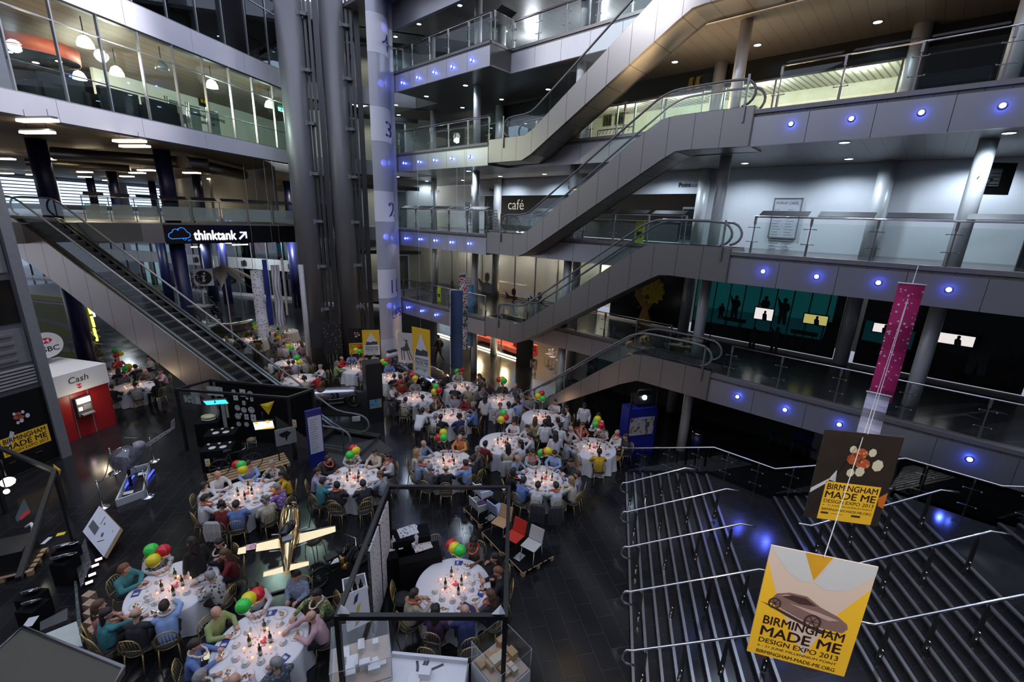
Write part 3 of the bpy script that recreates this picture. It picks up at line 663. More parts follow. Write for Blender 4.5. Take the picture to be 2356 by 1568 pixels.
for px,py,px2,py2,r in ((120,352,480,378,.30),(420,372,560,402,.34),(60,372,300,388,.22)):
    p,q=Z(px,py,11.9),Z(px2,py2,11.9); o=MB().tube([p,q],r,12).build('air_duct',mat('galvanised',(.25,.23,.2),.35,.9,var=.15,sc=4)); o['category']='duct'; ducts.append(o)
ordlabel(ducts,'# round galvanised air duct under the level two ceiling','air ducts')
# balustrade of the walkway, sign, landing
def line(p,q):
    d=(q-p).normalized(); n=Vector((d.y,-d.x,0)); n=-n if n.dot(p)<0 else n
    return lambda a,b,z:Vector((p.x,p.y,0))+d*a+n*b+UP*z
w0,w1,w2=L(16.6,-24.85,0),L(19,-23.2,0),G(29.6,12.0,0)
balustrade('walkway balustrade of frosted glass left of the thinktank sign',line(w0,w1),(w1-w0).length,F2+.03,True,1.0,1.15,True,True)
balustrade('walkway balustrade of frosted glass above the thinktank sign',line(w1,w2),(w2-w1).length,F2+.03,True,1.45,1.15,True,True)
Fw=line(w0,w1); m=MB(); m.box(Fw,-.3,(w1-w0).length,-.05,.05,F2-1.0,F2); struct('trim_55',m,STEEL,'brushed steel fascia of the left walkway')
Fs=line(w1,w2); LS=(w2-w1).length
t=thing('thinktank_sign','long black fascia sign reading thinktank with an arrow','sign',Fs(LS/2,0,F2-1))
m=MB(); m.box(Fs,0,LS,-.06,.06,F2-1.05,F2-.05); m.build('panel',BLACKG,t)
m=MB(); m.box(Fs,-.02,LS,-.1,.2,F2-.06,F2+.03); m.build('edge_strip',mat('lip_grey'),t)
d_=(w2-w1).normalized(); FS2=AX(Vector((w1.x,w1.y,F2-1.05)),d_,UP,Vector((d_.y,-d_.x,0)) if Vector((d_.y,-d_.x,0)).dot(w1)<0 else -Vector((d_.y,-d_.x,0)))
SIGNW=mat('sign_white',(.9,.9,.92),.5,es=.3,ecol=(.9,.92,1))
m=MB(); letter(m,'thinktank',FS2,1.3,.20,h=.50,w=2.05,bold=.045,d=.075)
stroke(m,FS2,[(3.50,.22),(3.86,.58)],.11,.075); stroke(m,FS2,[(3.56,.60),(3.92,.60)],.09,.075); stroke(m,FS2,[(3.88,.64),(3.88,.26)],.09,.075); m.build('lettering',SIGNW,t)
m=MB(); cl=[]
for cx,cy,r,a0,a1 in ((.34,.42,.17,250,90),(.52,.60,.17,170,40),(.78,.64,.20,160,20),(.98,.46,.16,80,-80)):
    for i in range(7): an=math.radians(a0+(a1-a0)*i/6); cl.append((cx+r*math.cos(an),cy+r*math.sin(an)))
cl.append((.36,.26)); cl.append(cl[0])
stroke(m,FS2,cl,.035,.075); ring(m,FS2,.86,.24,.05,.075,.075,ky=.7); ring(m,FS2,1.04,.17,.03,.045,.075); ring(m,FS2,1.12,.2,.02,.03,.075)
m.build('cloud_outline',mat('cloud_blue',(.05,.25,.9),.4,es=.3,ecol=(.05,.30,1)),t)
# the long escalator on the left
def LE(x,y,z): return L(14.2+y,-11.35-x,z)
TR2=stripe_mat('truss_cladding_left',(.36,.32,.29),(.13,.11,.10),.30,rot=(0,0,_a),rough=.33,thr=.975,metal=.85)
plow=[(-.4,0),(1.0,0),(1.2,-.0),(3.2,.25),(12.6,6.3),(13.6,6.9),(14.6,7.4),(16.8,7.7)]
escalator('long steel escalator climbing from the floor to the left walkway',LE,-2.0,16.8,1.75,F2,1.9,2.9,1,0,TR2,stubs=False,plant=[(-2.0,0)]+plow)
# ================================================================ rooms behind the galleries
def GQ(px0,py0,px1,py1,n):
    """s and z range of a pixel box on the plane n"""
    a=toG(PL(px0,py0,Nv,n)); b=toG(PL(px1,py1,Nv,n)); return a[0],b[0],b[2],a[2]
def GW(n): return AX(Nv*n,-Bv,UP,-Nv)          # x = -s
def gpt(px,py,n): q=toG(PL(px,py,Nv,n)); return (-q[0],q[2])
FRAME=mat('window_frame_grey',(.25,.26,.27),.4,.5)
def gwin(nm,lab,ss,z0,z1,n,gl,kind='structure'):
    t=thing(nm,lab,'window',G((ss[0]+ss[-1])/2,n,z0)); t['kind']=kind
    for s in ss:
        b=MB(); b.box(G,s-.03,s+.03,n-.05,n+.05,z0,z1); b.build('mullion',FRAME,t)
    for z in (z0+.03,z1-.03):
        b=MB(); b.box(G,ss[0],ss[-1],n-.045,n+.045,z-.03,z+.03); b.build('transom',FRAME,t)
    for a,c in zip(ss,ss[1:]):
        b=MB(); b.box(G,a+.03,c-.03,n-.005,n+.005,z0+.05,z1-.05); b.build('pane',gl,t)
    return t
gwin('window_10','brightly lit window band of the level three room',[1.9,3.6,5.9,7.9,8.3,10.6,12.2,13.2,14.9,15.6],F3+.02,F3+2.55,22.2,GLASS)
gwin('window_11','dark window at the right end of level three',[-8.5,-6.5,-4.4,-2.4,-.6,1.3],F3+.02,F3+2.55,22.2,DKGLASS)
gwin('window_12','dark open front of level three beside the stair lobby',[15.7,18.5,21.2,23.9],F3+.02,F3+2.55,22.2,DKGLASS)
m=MB(); m.box(G,1.5,1.7,22.4,27.5,F3,F4-.9); struct('wall_room_side',m,mat('cream_wall'),'cream side wall of the level three room')
m=MB(); m.box(G,1.7,24,22.4,27.5,F4-1.05,F4-.95); struct('ceiling_10',m,stripe_mat('white_slat_ceiling',(.75,.73,.66),(.28,.27,.25),1.2,rot=(0,0,-_b),rough=.6,thr=.7),'slatted white ceiling of the level three room')
m=MB(); m.box(G,-9,1.4,23.8,24,F3,F4-.95); struct('wall_mural',m,mat('dark_mural_wall',(.05,.055,.06),.7),'dark mural wall right of the lit room')
for s,pw in ((3.5,85),(7,95),(11,95),(14.5,75)): point(G(s,25,F3+2.9),pw,(1,.93,.78),.3)
# coat rails with yellow notices
for i,(x,y) in enumerate(((1397,277),(1425,273))):
    t=thing('notice_board','yellow and black notice above the coat rail, %s one'%('left','right')[i],'notice',G(14,22.9,14.6)); q=PL(x,y,Nv,22.9); F=AX(q,-Bv,UP,-Nv)
    b=MB(); flat(b,F,[(-.28,-.3),(.28,-.3),(.28,.3),(-.28,.3)]); b.build('sheet',YEL,t)
    b=MB(); 
    for k in range(3): flat(b,F,[(-.22+k*.16,-.24),(-.12+k*.16,-.24),(-.1+k*.16,.2-.12*k),(-.2+k*.16,.22)],.01)
    b.build('print',BLACK,t)
t=thing('coat_rail','long wheeled coat rail with rows of black hooks','rail',G(13.8,22.9,F3)); q=toG(PL(1415,300,Nv,22.9)); s0=q[0]
b=MB(); b.tube([G(s0-1.1,22.9,F3),G(s0-1.1,22.9,F3+1.5),G(s0+1.1,22.9,F3+1.5),G(s0+1.1,22.9,F3)],.03,6); b.build('frame',BLACK,t)
for k in range(9):
    b=MB(); s=s0-.9+k*.22; b.tube([G(s,22.9,F3+1.5),G(s,22.75,F3+1.36),G(s,22.7,F3+1.22)],.012,5); b.build('hook',BLACK,t)
# university sign on the black header
t=thing('header_sign','dim lettered sign with yellow emblem on black header','sign',PL(1625,185,Nv,22.15)); F=AX(PL(1597,192,Nv,22.15),-Bv,UP,-Nv)
b=MB()
for dx in (-.16,.16): flat(b,F,[(dx-.13,-.25),(dx+.13,-.25),(dx+.08,.1),(dx+.12,.28),(dx-.08,.25)],.01)
b.build('emblem',mat('dim_gold',(.30,.22,.02),.6),t)
b=MB()
for j,w in enumerate(('BIRMINGHAM','CITY','UNIVERSITY')): letter(b,w,F,.9,.16-.24*j,h=.14,d=.01,al='c',bold=.01)
b.build('lettering',mat('dim_grey_print',(.12,.12,.12),.6),t)
# level four trusses behind the balustrade
tr=[]
for i,(p,q,r) in enumerate(((gpt(1170,60,25),gpt(1480,72,25),.10),(gpt(1190,95,25),gpt(1480,15,25),.14),(gpt(1290,35,25),gpt(1400,66,25),.12),(gpt(1240,30,25),gpt(1490,-30,25),.10))):
    F=GW(25); o=MB().tube([F(p[0],p[1],0),F(q[0],q[1],0)],r,10).build('roof_truss',mat('truss_white',(.6,.6,.62),.5)); tag(o,'','truss'); tr.append(o)
ordlabel(tr,'# pale steel truss tube behind the level four balustrade','truss tubes on level four')
for s in (6,11,16,21): point(G(s,24,F5-1.6),130,(.86,.9,1),.4)
# ---- level two cafe
def wall_text(nm,lab,st,px,py,n,h,mt,bold=.015,d=.03,w=None,cat='sign',parts=None):
    q=PL(px,py,Nv,n); F=AX(q,-Bv,UP,-Nv); b=MB(); 
    if parts: 
        x=0
        for s_,bo in parts: x+=letter(b,s_,F,x,0,h=h if s_!='café' else h*1.0,d=d,bold=bo)+.06
    else: letter(b,st,F,0,0,h=h,w=w,d=d,bold=bold,al='c')
    o=b.build(nm,mt); return tag(o,lab,cat)
DPR=mat('dark_print',(.02,.02,.025),.6)
for px,py,lab in ((1562,430,'right end over the dark serving hatch'),(1308,435,'half hidden behind the escalator'),(1127,440,'above the second dark opening'),(992,443,'left end near the stairs')):
    wall_text('cafe_sign','dark Point café lettering on pale header, '+lab,'',px,py,22.17,.20,DPR,parts=(('Point',.03),('café',0)))
o=wall_text('cafe_letters','outlined café lettering on the black rear wall','café',1187,482,24.95,.72,mat('dim_lit_letter',(.45,.42,.38),.5,es=.12,ecol=(1,.9,.75)),bold=-.012)
F=GW(22.15)
t=thing('menu_board','framed Point café menu board on the pale wall','board',PL(1808,530,Nv,22.15)); c=[gpt(1776,455,22.15),gpt(1850,455,22.15),gpt(1838,550,22.15),gpt(1765,549,22.15)]
x0,x1,z0,z1=c[3][0],c[1][0],c[2][1],c[0][1]
b=MB(); b.box(F,x0,x1,z0,z1,0,.03); b.build('sheet',mat('menu_sheet',(.55,.57,.62),.5),t)
b=MB()
for a in ((x0,x0+.05,z0,z1),(x1-.05,x1,z0,z1),(x0,x1,z0,z0+.05),(x0,x1,z1-.05,z1)): b.box(F,*a,.03,.05)
b.build('frame',GREYM,t)
b=MB(); letter(b,'POINT CAFÉ',F,x0+.12,z1-.26,h=.13,bold=.02,d=.035)
for j in range(16):
    for cx_ in (.08*(x1-x0),.54*(x1-x0)): b.box(F,x0+cx_,x0+cx_+(x1-x0)*(.2+.16*((j*7+int(cx_*9))%5)/5),z1-.5-j*.115,z1-.47-j*.115,.03,.034)
b.build('print',mat('menu_print',(.25,.27,.33),.6),t)
# television box on its column bracket, black totem
t=thing('wall_screen','angled black display box clamped to the column at the right','screen',PL(2285,440,Nv,20)); q=PL(2287,412,Nv,19.4); F=AX(q,(-Bv*.8+Nv*.6).normalized(),UP,-(Nv*.8+Bv*.6).normalized())
b=MB(); b.box(F,-.5,.5,-.42,.45,-.1,0); b.build('case',BLACK,t); b=MB(); b.box(F,-.22,.12,-.2,.28,0,.05); 
b.build('bracket_plate',GREYM,t)
b=MB()
for j in range(4): b.box(F,-.16,.06,-.14+j*.1,-.08+j*.1,.05,.09)
b.build('vent',mat('silver_vent',(.4,.42,.4),.4,.6),t)
b=MB(); b.tube([G(-.7,17.86,toG(q)[2]-.05),q+Nv*.0],.02,6); b.build('clamp_bar',GREYM,t)
t=thing('display_totem','tall black folded display board on level two','board',Z(2280,612,F2)); q0=toG(Z(2285,606,F2)); b=MB(); b.box(G,-3.0,-2.2,20.5,20.7,F2,F2+2.4); b.build('board',BLACK,t); b=MB(); b.box(G,-3.1,-2.3,20.2,20.4,F2,F2+1.3); b.build('front_board',BLACK,t)
t=thing('drinks_fridge','grey drinks fridge in the dark cafe hatch','fridge',G(8.6,22.6,F2)); b=MB(); b.box(G,8.3,9.2,22.5,23.2,F2,F2+1.75); b.build('body',mat('fridge_grey',(.22,.23,.24),.4),t); b=MB(); b.box(G,8.35,9.15,22.46,22.5,F2+.2,F2+1.65); b.build('door',DKGLASS,t)
t=thing('serving_counter','long dark serving counter of the closed cafe','counter',G(12,22.9,F2)); b=MB(); b.box(G,9.4,17,22.7,23.3,F2,F2+1.0); b.build('body',GREYD,t); b=MB(); b.box(G,9.3,17.1,22.6,23.4,F2+1,F2+1.05); b.build('worktop',GREYM,t)
t=thing('white_cabinet','small white cabinet by the cafe balustrade','cabinet',G(13.6,18.6,F2)); b=MB(); b.box(G,13.2,14,18.4,19,F2,F2+1.0); b.build('body',WHITE,t); b=MB(); b.box(G,13.25,13.58,18.37,18.4,F2+.1,F2+.9); b.build('door',PALE,t); b=MB(); b.box(G,13.62,13.95,18.37,18.4,F2+.1,F2+.9); b.build('door',PALE,t)
def cafe_chair(p,rz,name='cafe_chair'):
    t=thing(name,'','chair',p,rz); F=RF(p,rz)
    b=MB(); b.box(F,-.2,.2,-.2,.2,.44,.47); b.build('seat',CHROME,t)
    b=MB()
    for z in (.6,.68,.76,.84): b.box(F,-.2,.2,-.22,-.2,z,z+.04)
    b.build('backrest',CHROME,t)
    for x in (-.18,.18):
        b=MB(); b.tube([F(x,.19,0),F(x,.19,.45)],.012,5); b.build('leg',CHROME,t); b=MB(); b.tube([F(x,-.2,0),F(x,-.21,.9)],.012,5); b.build('leg',CHROME,t)
    return t
cc_=[]
for px in (1084,1135):
    for k in range(6):
        p=PL(px,510,Nv,18.9); p.z=F2+k*.17; cc_.append((cafe_chair(p+Bv*.02*k,_b*-1+math.pi),px,k))
for t,px,k in cc_:
    t['label']='chrome cafe chair in the %s stack beside the column, %s'%('left' if px<1100 else 'right',('lowest','second up','third up','fourth up','fifth up','topmost')[k]); t['group']='stacked chrome cafe chairs'
# ---- stair lobbies with lit doors
for k,px,py,h in ((2,957,462,2.3),(1,957,576,2.2)):
    f=FL[k]; n=25.15; q=toG(PL(957,500 if k==2 else 600,Nv,n)); s=q[0]
    t=thing('door_%d'%(10+k),'brightly lit doorway to the stairs on level '+('','one','two')[k],'door',G(s,n,f)); t['kind']='structure'
    b=MB(); b.box(G,s-.55,s+.55,n-.04,n,f,f+2.15); b.build('door_leaf',mat('lit_door',(.85,.95,1),.4,es=.45,ecol=(.8,.95,1)),t)
    b=MB(); b.box(G,s-.7,s-.55,n-.08,n,f,f+2.3); b.box(G,s+.55,s+.7,n-.08,n,f,f+2.3); b.box(G,s-.7,s+.7,n-.08,n,f+2.15,f+2.3); b.build('door_frame',PALE,t)
    b=MB(); b.tube([G(s-.35,n-.1,f+1.05),G(s+.4,n-.1,f+1.1)],.02,6); b.build('push_bar',GREYM,t)
    wall_text('stairs_sign','black STAIRS lettering above the lit door on level '+('','one','two')[k],'STAIRS',px,py+7,n,.34,DPR,bold=.04)
    qq=PL(px-9,py-5,Nv,n-.1); F=AX(qq,-Bv,UP,-Nv); t=thing('exit_sign','green running-man exit sign above STAIRS on level '+('','one','two')[k],'sign',qq)
    b=MB(); b.box(F,-.26,.26,-.11,.11,0,.05); b.build('plate',mat('exit_green'),t); b=MB(); flat(b,F,[(-.04,-.08),(.04,-.08),(.03,.02),(-.05,.04)],.06); disc(b,F,.03,.06,.025,d=.06,n=8); b.build('pictogram',WHITE,t)
    point(G(s-1.2,23.2,f+2.9),90,(.95,1,.95),.2)
# ---- level one glazed rooms
gwin('window_13','frosted glass front of the level one teaching rooms',[13.4,14.9,16.4,18.2,20,21.6,23.2,24.9,26.6,28.4],F1+.02,F2-.97,22.2,FROST)
for s in (15,18,21,24,27.5): point(G(s,23.5,F1+2.6),70,(1,.93,.80),.2)
for i,(px,py,col,kk) in enumerate(((1181,690,(.30,.10,.08),1.0),(1240,700,(.34,.31,.28),1.0),(998,660,(.40,.39,.38),1.2),(1120,660,(.42,.38,.35),1.3),(1040,665,(.14,.13,.12),.8))):
    F=GW(22.12); g=gpt(px,py,22.12); b=MB()
    flat(b,F,[(g[0]+dx*kk,g[1]+dz*kk) for dx,dz in ((-.45,-.8),(.5,-.8),(.55,-.2),(.35,.2),(.12,.28),(-.1,.28),(-.3,.2),(-.75,.5),(-.8,.42),(-.4,-.1))]); disc(b,F,g[0]+.02,g[1]+.55*kk,.2*kk,.26*kk)
    o=b.build('window_print',mat('print_%d'%i,col,.7)); tag(o,['reddish printed silhouette with raised arm','grey printed silhouette bent forward','pale print of a large rounded figure','faded print of a big face','dark print of a keyboard player'][i]+' on the frosted glass','print')
tl=[]
for i,s in enumerate((14.6,16.2,20.6,22.4,25.5)):
    t=thing('workshop_table','','table',G(s,23.3,F1)); b=MB(); b.box(G,s-.6,s+.6,23,23.6,F1+.72,F1+.76); b.build('tabletop',WHITE,t)
    for a in(-.55,.55):
        for c in (23.05,23.55): b=MB(); b.tube([G(s+a,c,F1),G(s+a,c,F1+.72)],.02,5); b.build('leg',GREYM,t)
    tl.append(t)
ordlabel(tl,'# white workshop table behind the frosted glass on level one','tables behind the frosted glass')
t=thing('yellow_floor_sign','tall yellow caution board behind the level one balustrade','sign',Z(1010,695,F1)); q=toG(PL(1010,680,Nv,17.2)); b=MB(); b.box(G,q[0]-.16,q[0]+.16,17.2,17.24,F1,F1+1.0); b.build('board',mat('lemon_plastic',(.75,.85,.02),.5),t); b=MB(); b.box(G,q[0]-.1,q[0]+.1,17.18,17.2,F1+.3,F1+.5); b.build('print',BLACK,t)
t=thing('yellow_floor_sign','yellow caution board standing by the level two escalator','sign',Z(1470,560,F2)); q=toG(PL(1470,545,Nv,18.2)); b=MB(); b.box(G,q[0]-.2,q[0]+.2,18.2,18.24,F2,F2+1.0); b.build('board',mat('lemon_plastic'),t); b=MB(); b.box(G,q[0]-.12,q[0]+.12,18.17,18.2,F2+.3,F2+.55); b.build('print',BLACK,t)
# big printed pictures of level one
def panel(nm,lab,px0,px1,py,n,z0,z1,mt,cat='picture'):
    s0=toG(PL(px0,py,Nv,n))[0]; s1=toG(PL(px1,py,Nv,n))[0]
    t=thing(nm,lab,cat,G((s0+s1)/2,n,z0)); b=MB(); b.box(G,s1,s0,n,n+.04,z0,z1); b.build('backing',mt,t); return t,-s0,-s1
F=GW(21.98)
t,x0,x1=panel('window_picture','black window print of a face with yellow curly hair',1405,1580,690,22.0,F1+.1,F2-1.0,BLACKG)
g=lambda px,py:gpt(px,py,21.98)
b=MB(); flat(b,F,[g(*q) for q in ((1462,668),(1472,655),(1500,645),(1512,660),(1508,690),(1490,715),(1500,745),(1465,742),(1478,708),(1466,690),(1460,680))]); b.build('face_print',mat('orange_skin_print',(.42,.20,.04),.7),t)
b=MB(); random.seed(3)
pts=[(1480+.0,640)]
cx_,cy_=1503,668; ring_=[]
for i in range(26):
    a=2*math.pi*i/26; r=1+.14*math.sin(i*2.7); ring_.append(g(cx_+26*r*math.cos(a),cy_+30*r*math.sin(a)))
flat(b,F,ring_,.006); b.build('hair_print',spot_mat('yellow_curl_print',(.70,.52,.03),(.45,.30,.02),9,.4),t)
b=MB(); flat(b,F,[g(*q) for q in ((1482,680),(1492,676),(1496,686),(1486,690))],.01); flat(b,F,[g(*q) for q in ((1463,705),(1474,703),(1472,709))],.01); b.build('dark_shade_print',WOODD,t)
TEAL=mat('teal_projection',(.02,.14,.15),.5,es=.022,ecol=(.03,.55,.60)); TEALD=mat('teal_dark',(.015,.07,.08),.5,es=.012,ecol=(.02,.45,.55))
t,x0,x1=panel('window_picture','wide teal window scene with black band silhouettes',1597,1945,700,22.0,F1+.1,F2-.95,BLACKG)
b=MB(); flat(b,F,[(x0+.05,F1+1.4),(x1-.3,F1+1.6),(x1-.3,F2-1.05),(x0+.05,F2-1.05)]); b.build('teal_print',TEAL,t)
b=MB(); flat(b,F,[(x0+.05,F1+.7),(x1-.5,F1+.8),(x1-.4,F1+1.6),(x0+.05,F1+1.4)]); b.build('lower_teal_print',TEALD,t)
b=MB()
for i in range(9):
    x=x0+.25+i*(x1-x0-.5)/8.5; flat(b,F,[(x,F1+.3),(x+.05,F1+.3),(x+.09,F2-1.0),(x+.04,F2-1.0)],.006)
def figure(b,x,z,h,arm=0,d=.012):
    flat(b,F,[(x-.13*h,z),(x-.03*h,z),(x,z+.3*h),(x+.04*h,z),(x+.14*h,z),(x+.12*h,z+.45*h),(x+.2*h,z+.6*h),(x+.13*h,z+.8*h),(x-.13*h,z+.8*h),(x-.22*h,z+(.95 if arm else .55)*h),(x-.27*h,z+(.97 if arm else .57)*h),(x-.14*h,z+.5*h)],d); disc(b,F,x,z+.89*h,.075*h,.095*h,d,12)
for px,py,h,ar in ((1692,705,1.1,1),(1760,705,1.0,0),(1803,715,1.2,1),(1733,775,1.0,0),(1785,778,1.1,1),(1660,715,.8,0)):
    q=g(px,py); figure(b,q[0],q[1]-.5*h,h,ar)
for px,py in ((1620,760),(1690,735),(1850,765)):
    q=g(px,py); flat(b,F,[(q[0]-.5,q[1]-.1),(q[0]+.5,q[1]-.1),(q[0]+.5,q[1]+.08),(q[0]-.5,q[1]+.08)],.012); flat(b,F,[(q[0]-.35,q[1]-.8),(q[0]-.3,q[1]-.8),(q[0]-.3,q[1]),(q[0]-.35,q[1])],.012); flat(b,F,[(q[0]+.3,q[1]-.8),(q[0]+.35,q[1]-.8),(q[0]+.35,q[1]),(q[0]+.3,q[1])],.012)
b.build('silhouettes',BLACK,t)
t,x0,x1=panel('window_picture','dark window picture with grey figure at the far right of level one',1990,2420,720,22.0,F1+.1,F2-.95,BLACKG)
b=MB(); q=g(2250,830); figure(b,q[0],q[1]-.5,1.9,1,.006); b.build('grey_figure',mat('grey_figure_print',(.06,.065,.065),.7),t)
b=MB(); flat(b,F,[(x0+.1,F1+1.1),(x0+1.6,F1+1.0),(x0+1.6,F1+1.7),(x0+.1,F1+1.9)],.004); b.build('teal_patch',TEALD,t)
SCR=mat('lit_screen',(.9,.85,.85),.3,es=.36,ecol=(.95,.88,.85)); SCRY=mat('lit_screen_yellow',(.8,.75,.2),.3,es=.2,ecol=(.9,.8,.25))
scr=[]
for px,py,w,h,mt in ((1757,722,.72,.5,SCR),(1876,735,.82,.38,SCRY),(2033,755,.62,.33,SCR),(2200,781,.9,.36,SCR)):
    q=PL(px,py,Nv,21.75); F2_=AX(q,-Bv,UP,-Nv); t=thing('television','','screen',q)
    b=MB(); b.box(F2_,-w/2-.04,w/2+.04,-h/2-.04,h/2+.04,-.05,0); b.build('case',BLACK,t); b=MB(); flat(b,F2_,[(-w/2,-h/2),(w/2,-h/2),(w/2,h/2),(-w/2,h/2)],.004); b.build('screen',mt,t)
    b=MB(); flat(b,F2_,[(-.02,-h/2),(.16,-h/2),(.13,0),(.04,.08),(-.04,0)],.008); disc(b,F2_,.05,.1,.05,.065,.008,10); b.build('picture',mat('screen_figure',(.06,.05,.06),.6),t)
    b=MB(); b.box(F2_,-.03,.03,-.03,.03,-.26,-.05); b.build('wall_arm',BLACK,t); scr.append(t)
ordlabel(scr,'# lit television hanging before the dark level one pictures','televisions on level one')
# ---- ground floor under the galleries
gwin('window_14','glazed front of the red lounge on the ground floor',[18.9,21.1,21.6,23.9,26,28.5],0.02,F1-1,22.2,GLASS)
t=thing('light_strip','warm glowing strip along the foot of the lounge glass','light',G(22,22.05,.05)); b=MB(); b.box(G,18.9,28.4,22.12,22.15,.05,.13); b.build('strip',TUBE,t)
t=thing('sofa','long buttoned bright red lounge sofa behind the glass','sofa',G(21,23.4,0)); RS=mat('red_leather',(.62,.05,.03),.4)
for a,c,n0,n1 in ((18.8,21.0,22.8,23.5),(21.0,22.2,22.9,24.2),(22.2,25,23.3,24.2)):
    b=MB(); b.box(G,a,c,n0,n1,.15,.48); b.build('seat',RS,t); b=MB(); b.box(G,a,c,n1-.1,n1+.12,.15,.95); b.build('backrest',RS,t)
b=MB()
for i in range(22): b.ball(G(18.9+i*.28,(23.38 if i<8 else 24.08),.75+.06*(i%2)),.03,6)
b.build('buttons',mat('pale_button',(.8,.5,.4),.4),t)
for s in (20.5,23,26): point(G(s,24.6,2.7),150,(1,.62,.33),.3)
for s in (20,23): spot(G(s,19.8,3.35),70,(1,.80,.5),120,.1,G(s,19.8,0))
t=thing('exhibition_board','black printed exhibition board beside the lounge','board',G(18,21.4,0)); b=MB(); b.box(G,17.5,18.9,21.4,21.5,0,2.9); b.build('board',BLACK,t)
F=GW(21.38); b=MB(); q=gpt(1228,838,21.38); letter(b,'M',F,q[0]-.3,q[1]-.25,h=.5,bold=.04,d=0); b.build('lettering',PALE,t)
m=MB(); m.box(G,13.6,14.6,22.0,22.15,0,3.3); struct('wall_panel_white',m,WHITE,'white wall panel right of the yellow doorway')
m=MB(); m.box(G,11,13.6,22.1,22.2,0,3.3); struct('wall_panel_dark',m,DARKW,'dark wall panel under the lowest escalator')
point(G(16.2,24.3,2.8),70,(1,.85,.5),.2)
gc=[]
for px,py in ((1270,835),(1285,843),(1262,828)):
    p=Z(px,py,0); gc.append(cafe_chair(p,.5+px*.01,'stacking_chair'))
ordlabel(gc,'# dark stacking chair in the yellow lit ground doorway','chairs in the yellow doorway')
for s,w in ((9,.0),): pass
# red and teal print right of the escalator foot
o=MB(); F=GW(22.05); o.box(F,-12.9,-11.2,.6,2.4,0,.05); tag(o.build('wall_print',spot_mat('red_teal_print',(.05,.16,.15),(.35,.05,.05),1.3,.35)),'red and teal print low on the wall behind the lowest escalator','picture')
# ---------------------------------------------------------------- stairs at the right
STEP=tile_mat('stair_black',(.013,.013,.015),.15,1.2,gap=.006,gcol=(.03,.03,.035),rot=-_a)
def aback(o): return (14.5-.494*o)/.87
NOS=mat('nosing_silver',(.42,.42,.43),.32,.9)
stair=thing('staircase','wide black stone staircase with silver nosings rising to the right','stairs',L(5,5,0))
NO=[]
for i in range(10): NO.append((1.24+.28*i,.14*(i+1)))
for i in range(11): NO.append((5.55+.228*i,1.4+.14*(i+1)))
for i in range(9): NO.append((9.45+.25*i,2.94+.14*(i+1)))
for j,(o,z) in enumerate(NO):
    o2=NO[j+1][0] if j+1<len(NO) else o+6
    b=MB(); vs=[L(-3,o,0),L(-3,o2,0),L(aback(o2),o2,0),L(aback(o),o,0)]; b.add(vs+[v+UP*z for v in vs],[(3,2,1,0),(4,5,6,7),(0,1,5,4),(1,2,6,5),(2,3,7,6),(3,0,4,7)]); b.build('step' if o2-o<1 else 'landing',STEP,stair)
    b=MB(); b.box(L,-3,aback(o)-.02,o-.012,o+.05,z-.035,z+.006); b.build('nosing',NOS,stair)
def stair_rail(a,o0,z0,o1,z1,loop,lab):
    t=thing('handrail',lab,'handrail',L(a,(o0+o1)/2,(z0+z1)/2-.95))
    zA,zB=z0+.95,z1+.95
    path=[(o1+.35,zB),(o1,zB),(o0,zA)]
    if loop: path+=[(o0-.12,zA-.02),(o0-.19,zA-.12),(o0-.19,zA-.25),(o0-.1,zA-.36),(o0+.06,zA-.38)]
    else: path+=[(o0-.3,zA)]
    b=MB(); b.tube([L(a,p[0],p[1]) for p in path],.026,8); b.build('rail',CHROME,t)
    for i in range(4):
        u=(i+.35)/3.6; o=o0+(o1-o0)*u; z=z0+(z1-z0)*u; zt=zA+(zB-zA)*u
        b=MB(); b.prism(lambda x,zz,y:L(a+y,x,zz),[(o-.05,z+.0),(o+.05,z),(o+.03,zt-.12),(o-.03,zt-.12)],-.012,.012); b.tube([L(a,o,zt-.14),L(a,o,zt-.02)],.012,6); b.build('post',BLACK,t)
        b=MB(); b.tube([L(a-.05,o-.02,z+.12),L(a+.05,o+.02,z+.12)],.012,5); b.tube([L(a-.05,o,z+.28),L(a+.05,o,z+.28)],.012,5); b.box(L,a-.02,a+.02,o-.02,o+.02,z,z+.16); b.build('post_clamp',CHROME,t)
for a,lab in ((13.75,'backmost'),(12.15,'second from back'),(10.6,'third from back'),(9.05,'second from front'),(7.5,'nearest')): stair_rail(a,1.15,.1,1.24+.28*(9 if a<13 else 6),1.4 if a<13 else .98,True,lab+' looped steel handrail on the lower flight of stairs')
for a,lab in ((10.95,'backmost'),(9.5,'middle'),(8.05,'nearest')): stair_rail(a,5.5,1.45,7.9,2.94,False,lab+' steel handrail on the upper flight of stairs')
t=thing('balustrade','dark glass balustrade along the back of the staircase','balustrade',L(aback(1.2),1.2,0))
def bl(o): return G(0,0,0)+L(aback(o)+.12,o,0)
prof=[(1.0,1.05),(1.3,1.15),(3.9,2.4),(5.5,2.4),(7.9,3.95),(9.4,3.95),(12,5.2)]
b=MB(); b.tube([bl(o)+UP*z for o,z in prof],.026,8); b.build('handrail',CHROME,t)
